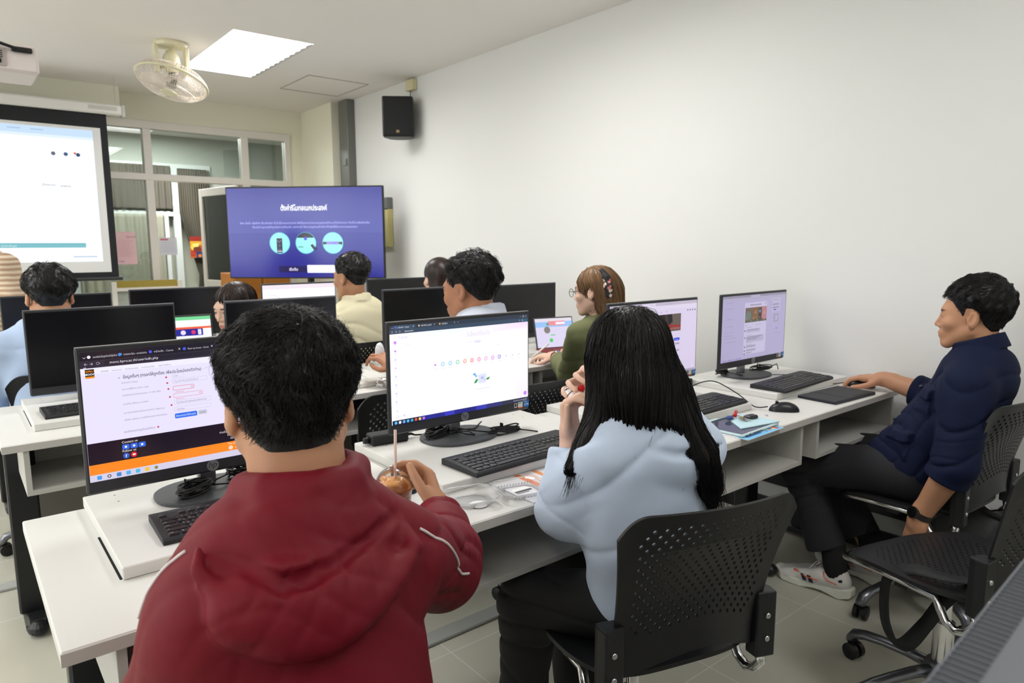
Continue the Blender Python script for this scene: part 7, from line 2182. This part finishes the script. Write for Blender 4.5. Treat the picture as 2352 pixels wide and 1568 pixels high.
# black folio tablet
t = thing('tablet', 'black folio-cased tablet with a pen slot, lying beside the right keyboard', 'tablet', (2.720, 1.277, .7506), math.radians(-3))
m = MB(); m.box(-.150, .150, -.078, .078, 0, .012, bev=.002); m.build('folio', mat('folio_black', rgb(52, 52, 56), rough=.7, bump=.4, bscale=900, bdist=.0005), t)
m = MB(); m.box(-.151, .151, -.0785, -.074, .003, .009); m.box(-.1515, -.147, -.078, .078, .003, .009); m.build('tablet_edge', mat('tablet_edge', rgb(26, 28, 44), rough=.3), t)
m = MB(); m.box(-.05, -.0485, -.076, .076, .012, .0126); m.box(.02, .135, -.068, -.060, .012, .0128); m.box(.0, .02, -.066, -.062, .012, .0126); m.build('pen_slot', mat('slot_dark', rgb(20, 20, 22), rough=.6), t)
m = MB()
for k in range(24): m.box(-.06 + .0088 * k, -.055 + .0088 * k, .076, .0800 + .0012 * (k % 2), .001, .011)
m.build('torn_edge', mat('folio_black', (0, 0, 0)), t)

# doughnuts
def doughnut(name, label, loc, R, icing, speck, cherry=False, rz=0.0, tilt=None):
    t = thing(name, label, 'doughnut', loc, rz)
    if tilt is not None: t.rotation_euler = tilt
    m = MB(); vs = []; n, k = 40, 16
    r0, r1 = R * .60, R * .42
    def tor(mb, a0, a1, off, kk, zs=1.0):
        vs = []; cnt = kk + 1
        for i in range(n):
            th = 2 * PI * i / n
            for j in range(cnt):
                a = a0 + (a1 - a0) * j / kk
                wob = off * (1 + .12 * math.sin(5 * th + 2) * (j in (0, kk)))
                rr = r0 + (r1 + wob) * math.cos(a); vs.append((rr * math.cos(th), rr * math.sin(th), r1 * .85 + (r1 * .85 + wob) * math.sin(a) - (0.003 * math.sin(4 * th) if j in (0, kk) and off else 0)))
        fs = [(i * cnt + j, ((i + 1) % n) * cnt + j, ((i + 1) % n) * cnt + j + 1, i * cnt + j + 1) for i in range(n) for j in range(kk)]
        mb.add(vs, fs)
    tor(m, -PI, PI, 0, 20); m.build('dough', mat('dough', rgb(224, 178, 92), rough=.6, vary=.15, vscale=60), t, smooth=True)
    m = MB(); tor(m, -.15, PI + .15, .0022, 12); ic = m.build('icing', mat('icing_%d' % icing[1], rgb(*icing), rough=.25), t, smooth=True)
    r_ = np.random.RandomState(2); m = MB()
    for q in range(34):
        th = r_.rand() * 6.28; a = .5 + 2.1 * r_.rand(); rr = r0 + (r1 + .003) * math.cos(a)
        m.col = rgb(*speck[q % len(speck)]); m.ball((rr * math.cos(th), rr * math.sin(th), r1 * .85 + (r1 * .85 + .003) * math.sin(a)), .0013, 6)
    m.build('sprinkles', vcol_mat('sprinkle', .4), t, smooth=True)
    if cherry:
        m = MB()
        for q in range(3):
            th0 = .9 + q * .5; m.tube([((r0 + (r1 + .003) * math.cos(a)) * math.cos(th0 + .1 * a), (r0 + (r1 + .003) * math.cos(a)) * math.sin(th0 + .1 * a), r1 * .85 + (r1 * .85 + .003) * math.sin(a)) for a in [-.1 + 2.6 * i / 8 for i in range(9)]], .0009, 5)
        m.build('chocolate_lines', mat('choc', rgb(60, 36, 30), rough=.4), t, smooth=True)
        m = MB(); m.ball((-.012, .012, r1 * 1.7 + .008), .0095, 14); m.build('cherry', mat('cherry_red', rgb(214, 24, 30), rough=.12), t, smooth=True)
    return t
doughnut('doughnut', 'doughnut with white icing and a red cherry held at the mouth', (1.168, 1.172, .975), .043, (244, 240, 238), [(220, 60, 60), (60, 60, 160), (230, 200, 70)], True, tilt=(.22, -.12, 1.2))
doughnut('doughnut', 'doughnut with pink icing on the desk beside the olive sleeve', (2.462, 2.625, .7506), .046, (240, 130, 176), [(250, 220, 230), (240, 200, 90), (230, 240, 250)])

# small tablet with red keyboard
t = thing('tablet', 'small propped tablet with a lilac page and a red folding keyboard', 'tablet', (2.625, 2.83, .7752), math.radians(-14))
M_redk = mat('red_fabric', rgb(150, 54, 52), rough=.8, bump=.5, bscale=500)
m = MB(); m.box(-.125, .125, -.17, .0, 0, .006, bev=.002); kb = m.build('folding_keyboard', M_redk, t)
m = MB()
for r_i in range(5):
    for c_i in range(12): m.box(-.115 + c_i * .0193, -.098 + c_i * .0193, -.155 + .027 * r_i, -.132 + .027 * r_i, .006, .0072)
m.build('keycaps', mat('red_keys', rgb(126, 44, 44), rough=.7), kb)
hd = MB(); hd.box(-.125, .125, 0, .008, 0, .178, bev=.003); h = hd.build('tablet_body', mat('tablet_black', rgb(44, 44, 48), rough=.35), t); h.location = (0, -.015, .004); h.rotation_euler = (math.radians(-16), 0, 0)
p = Pic(.236, .164, (216, 208, 234), .00005); p.rect(0, 0, 1, .10, (222, 214, 226)); p.rect(0, .12, 1, .30, (150, 190, 240)); p.rect(.35, .10, .8, .25, (232, 140, 150)); p.rect(.55, .14, .8, .22, (240, 236, 250)); p.disc(.30, .40, .12, (128, 122, 118), 16); p.disc(.33, .2, .05, (80, 160, 110), 10); p.rect(.38, .56, .5, .6, (110, 200, 130)); p.disc(.38, .76, .07, (70, 200, 110), 14)
s_ = p.mb.build('screen', M_scr, h); s_.location = (0, -.0006, .089)

# bright laptop beyond the far desk
t = thing('laptop', 'small laptop with a bright page, left of the profile woman', 'laptop', (.985, 4.07, .7506), math.radians(-6))
m = MB(); m.box(-.155, .155, -.20, .0, 0, .014, bev=.003); m.build('keyboard_deck', mat('laptop_grey', rgb(120, 122, 126), rough=.4, metal=.4), t)
m = MB(); m.box(-.155, .155, 0, .007, 0, .215, bev=.003); h = m.build('lid', mat('laptop_dark', rgb(40, 40, 44), rough=.4), t); h.location = (0, 0, .012); h.rotation_euler = (math.radians(-10), 0, 0)
p = Pic(.29, .19, (252, 250, 255), .0002); p.rect(0, 0, 1, .10, (120, 214, 150)); p.rect(0, .10, 1, .26, (244, 250, 250)); p.rect(0, .30, 1, .36, (236, 100, 60)); p.rect(.2, .36, .85, .56, (40, 40, 150)); p.disc(.5, .46, .07, (230, 220, 250), 12); p.disc(.68, .46, .06, (220, 60, 110), 12); p.rect(.76, .38, .82, .54, (225, 225, 245))
s_ = p.mb.build('screen', M_scr, h); s_.location = (0, -.0006, .11)

# water bottle
t = thing('water_bottle', 'clear water bottle with a blue cap behind the red-jacketed person', 'bottle', (1.185, 2.66, .7506))
m = MB(); prof = [(0, 0), (.030, 0), (.033, .006), (.033, .03), (.031, .036), (.033, .042), (.033, .09), (.031, .096), (.033, .102), (.033, .13), (.030, .155), (.022, .182), (.014, .198), (.0125, .206), (.0125, .216)]
m.lathe(prof, n=32); m.build('bottle_body', frost_mat('bottle_plastic', .12, .06), t, smooth=True, auto=1.0)
m = MB(); m.lathe([(0, .003), (.030, .004), (.031, .09), (0, .09)], n=28); m.build('water', mat('water', (1, 1, 1), rough=0, trans=1, ior=1.33), t, smooth=True, auto=.8)
m = MB(); m.lathe([(.0145, .206), (.0150, .207), (.0150, .224), (.0135, .227), (0, .227)], n=28)
for k in range(24): a = 2 * PI * k / 24; m.tube([(.0152 * math.cos(a), .0152 * math.sin(a), .209), (.0152 * math.cos(a), .0152 * math.sin(a), .223)], .0006, 4)
m.build('cap', mat('cap_blue', rgb(74, 150, 220), rough=.35), t, smooth=True, auto=.8)

# orange drink held by the profile woman
t = thing('juice_cup', 'small cup of orange drink held by the profile woman', 'drink', (.985, 3.335, .83))
m = MB(); m.lathe([(0, 0), (.026, 0), (.036, .10), (.037, .102)], n=24); m.build('cup', M_clear, t, smooth=True, auto=.8)
m = MB(); m.lathe([(0, .002), (.025, .002), (.033, .075), (0, .075)], n=24); m.build('drink', mat('juice_orange', rgb(238, 170, 60), rough=.3), t, smooth=True, auto=.8)

# charging cable, crumpled wrapper and tray on the middle desk
t = thing('charging_cable', 'looped white charging cable on the middle row desk', 'cable', (1.60, 2.72, .7506))
def loopcab(cx_, cy_, rx, ry, z0, z1, n=40, ph=0): return [(cx_ + rx * math.cos(2 * PI * k / n + ph), cy_ + ry * math.sin(2 * PI * k / n + ph), .002 + z0 + (z1 - z0) * (.5 - .5 * math.cos(2 * PI * k / n))) for k in range(n)]
m = MB(); m.tube(loopcab(0, 0, .11, .06, 0, .035) + loopcab(.02, .01, .09, .05, 0.002, .05, ph=.2), .0022, 8); m.tube([(.11, 0, .002), (.16, .05, .004), (.24, .06, .002)], .0022, 8); m.build('cable_loops', mat('cable_white', rgb(232, 230, 222), rough=.4), t, smooth=True)
m = MB(); m.box(.235, .262, .052, .068, 0, .010, bev=.002); m.build('plug', M_white_p, t)
t = thing('crumpled_wrapper', 'crumpled clear wrapper at the front of the middle row desk', 'wrapper', (1.46, 2.62, .7506))
r_ = np.random.RandomState(8)
def crumple(P): return sd_ell(P, (0, 0, .012), (.07, .04, .022)) + .007 * (folds(P, (1, .3, .5), 110, 4, 2.5) - .5) + .004 * wav(P, 130, 5)
sdf_mesh('wrapper', lambda P: smax(crumple(P), -P[:, 2], .002), (-.09, -.06, -.004), (.09, .06, .05), .003, glass_mat('wrapper_plastic', (.98, .97, .97), .16, .15, .88), t)
t = thing('paper_box', 'flat white paper box on the middle row desk', 'box', (1.34, 2.72, .7506), math.radians(8))
m = MB(); m.box(-.10, .10, -.07, .07, 0, .022, bev=.003); m.build('box_body', mat('paper_box', rgb(226, 222, 214), rough=.6), t)
t = thing('snack_bag', 'small pale snack bag held by the person with the pale collar', 'bag', (1.425, 2.655, .895))
def bagf(P): return sd_ell(P, (0, 0, 0), (.022, .018, .045)) + .003 * folds(P, (1, 0, .4), 140, 6, 2)
sdf_mesh('bag', bagf, (-.04, -.04, -.07), (.04, .04, .07), .003, mat('bag_white', rgb(222, 222, 226), rough=.4), t)
# hub and leads on the wall end of the middle desk
t = thing('cable_hub', 'black puck hub with thin leads at the wall end of the middle desk', 'hub', (2.905, 3.02, .7752))
m = MB(); m.lathe([(0, 0), (.028, 0), (.032, .01), (.028, .034), (0, .036)], n=28); m.build('puck', M_black_p, t, smooth=True, auto=.7)
m = MB(); m.tube([(.02, -.02, .01), (.08, -.05, .008), (.12, -.02, .004)], .006, 8); m.tube([(-.09, -.01, .08), (-.04, -.03, .06), (.03, -.06, .01), (.09, -.07, .004)], .0018, 6); m.tube([(-.09, -.01, .09), (.0, .0, .07), (.08, -.02, .02), (.13, -.04, .003)], .0018, 6); m.build('leads', mat('cable_22', rgb(22, 22, 24), rough=.45), t, smooth=True)

# backpack on the floor by the wall, and the strap over the empty chair
t = thing('backpack', 'dark grey backpack slumped on the floor against the wall', 'bag', (2.93, .80, 0), math.radians(0))
def bp(P):
    d = sd_box(P, (0, 0, .185), (.095, .19, .18), rot(0, 6, 0), .07)
    d = smin(d, sd_box(P, (-.085, 0, .13), (.035, .14, .10), rot(0, 4, 0), .03), .02)
    d = d + .006 * (folds(P, (.2, .4, 1), 34, 14, 2.2) - .5) + .004 * (folds(P, (.1, 1, .2), 40, 15, 1.8) - .5)
    return smax(d, -P[:, 2] + .002, .01)
sdf_mesh('pack_body', bp, (-.2, -.26, -.01), (.18, .26, .42), .007, mat('pack_grey', rgb(74, 74, 76), rough=.85, bump=.3, bscale=700), t)
m = MB(); m.tube([(-.06, -.12, .33), (-.14, -.15, .28), (-.165, -.16, .16), (-.13, -.15, .05)], .016, 8, flat=.3); m.tube([(-.04, .08, .36), (-.06, .0, .39), (-.04, -.08, .36)], .010, 8); m.build('strap', mat('strap_black', rgb(20, 20, 21), rough=.7), t, smooth=True)
m = MB(); m.tube([(-.115, -.13, .19), (-.122, 0, .205), (-.115, .13, .19)], .003, 6); m.build('zip', M_black_p, t)

def ribbon(mb, pts, nrm, w, th=.0016):
    P = [Vector(p) for p in pts]; out = []; N = []
    NR = [Vector(n) for n in nrm]
    for i in range(len(P) - 1):
        p0 = P[max(i - 1, 0)]; p1 = P[i]; p2 = P[i + 1]; p3 = P[min(i + 2, len(P) - 1)]
        for k in range(10):
            s = k / 10
            out.append(.5 * ((2 * p1) + (-p0 + p2) * s + (2 * p0 - 5 * p1 + 4 * p2 - p3) * s * s + (-p0 + 3 * p1 - 3 * p2 + p3) * s ** 3)); N.append(NR[i].lerp(NR[i + 1], s))
    out.append(P[-1]); N.append(NR[-1]); vs = []
    for i, p in enumerate(out):
        t_ = (out[min(i + 1, len(out) - 1)] - out[max(i - 1, 0)]).normalized(); n = (N[i] - t_ * N[i].dot(t_)).normalized(); b = t_.cross(n)
        vs += [tuple(p + b * w / 2), tuple(p - b * w / 2)]
    mb.add(vs, [(2 * i, 2 * i + 1, 2 * i + 3, 2 * i + 2) for i in range(len(out) - 1)])
m = MB()
SP = [(2.02, .560, .475), (1.985, .612, .477), (1.990, .69, .468), (2.000, .752, .430), (2.012, .772, .370), (2.012, .765, .280), (2.005, .735, .232), (2.0, .700, .240), (1.998, .655, .320), (1.996, .612, .410), (1.985, .560, .460), (1.99, .50, .475)]
SN = [(0, 0, 1), (-.1, 0, 1), (-.4, .2, .9), (-.7, .5, .4), (-.8, .55, .1), (-.8, .5, 0), (-.75, .3, -.4), (-.75, .2, -.5), (-.8, .3, .3), (-.8, .3, .3), (-.5, .2, .8), (0, 0, 1)]
t = thing('shoulder_strap', 'wide black webbing strap looping down from the empty chair seat', 'strap', (2.0, .60, .25))
ribbon(m, [(a - 2.0, b - .60, c - .25) for a, b, c in SP], SN, .042)
m.build('webbing', mat('webbing_black', rgb(20, 21, 24), rough=.6, bump=.4, bscale=700), t, smooth=True, solid=.002)
m = MB(); m.box(-.03, .03, -.008, .008, 0, .03, bev=.004); o = m.build('buckle', M_black_p, t); o.location = (.03, -.06, .215)
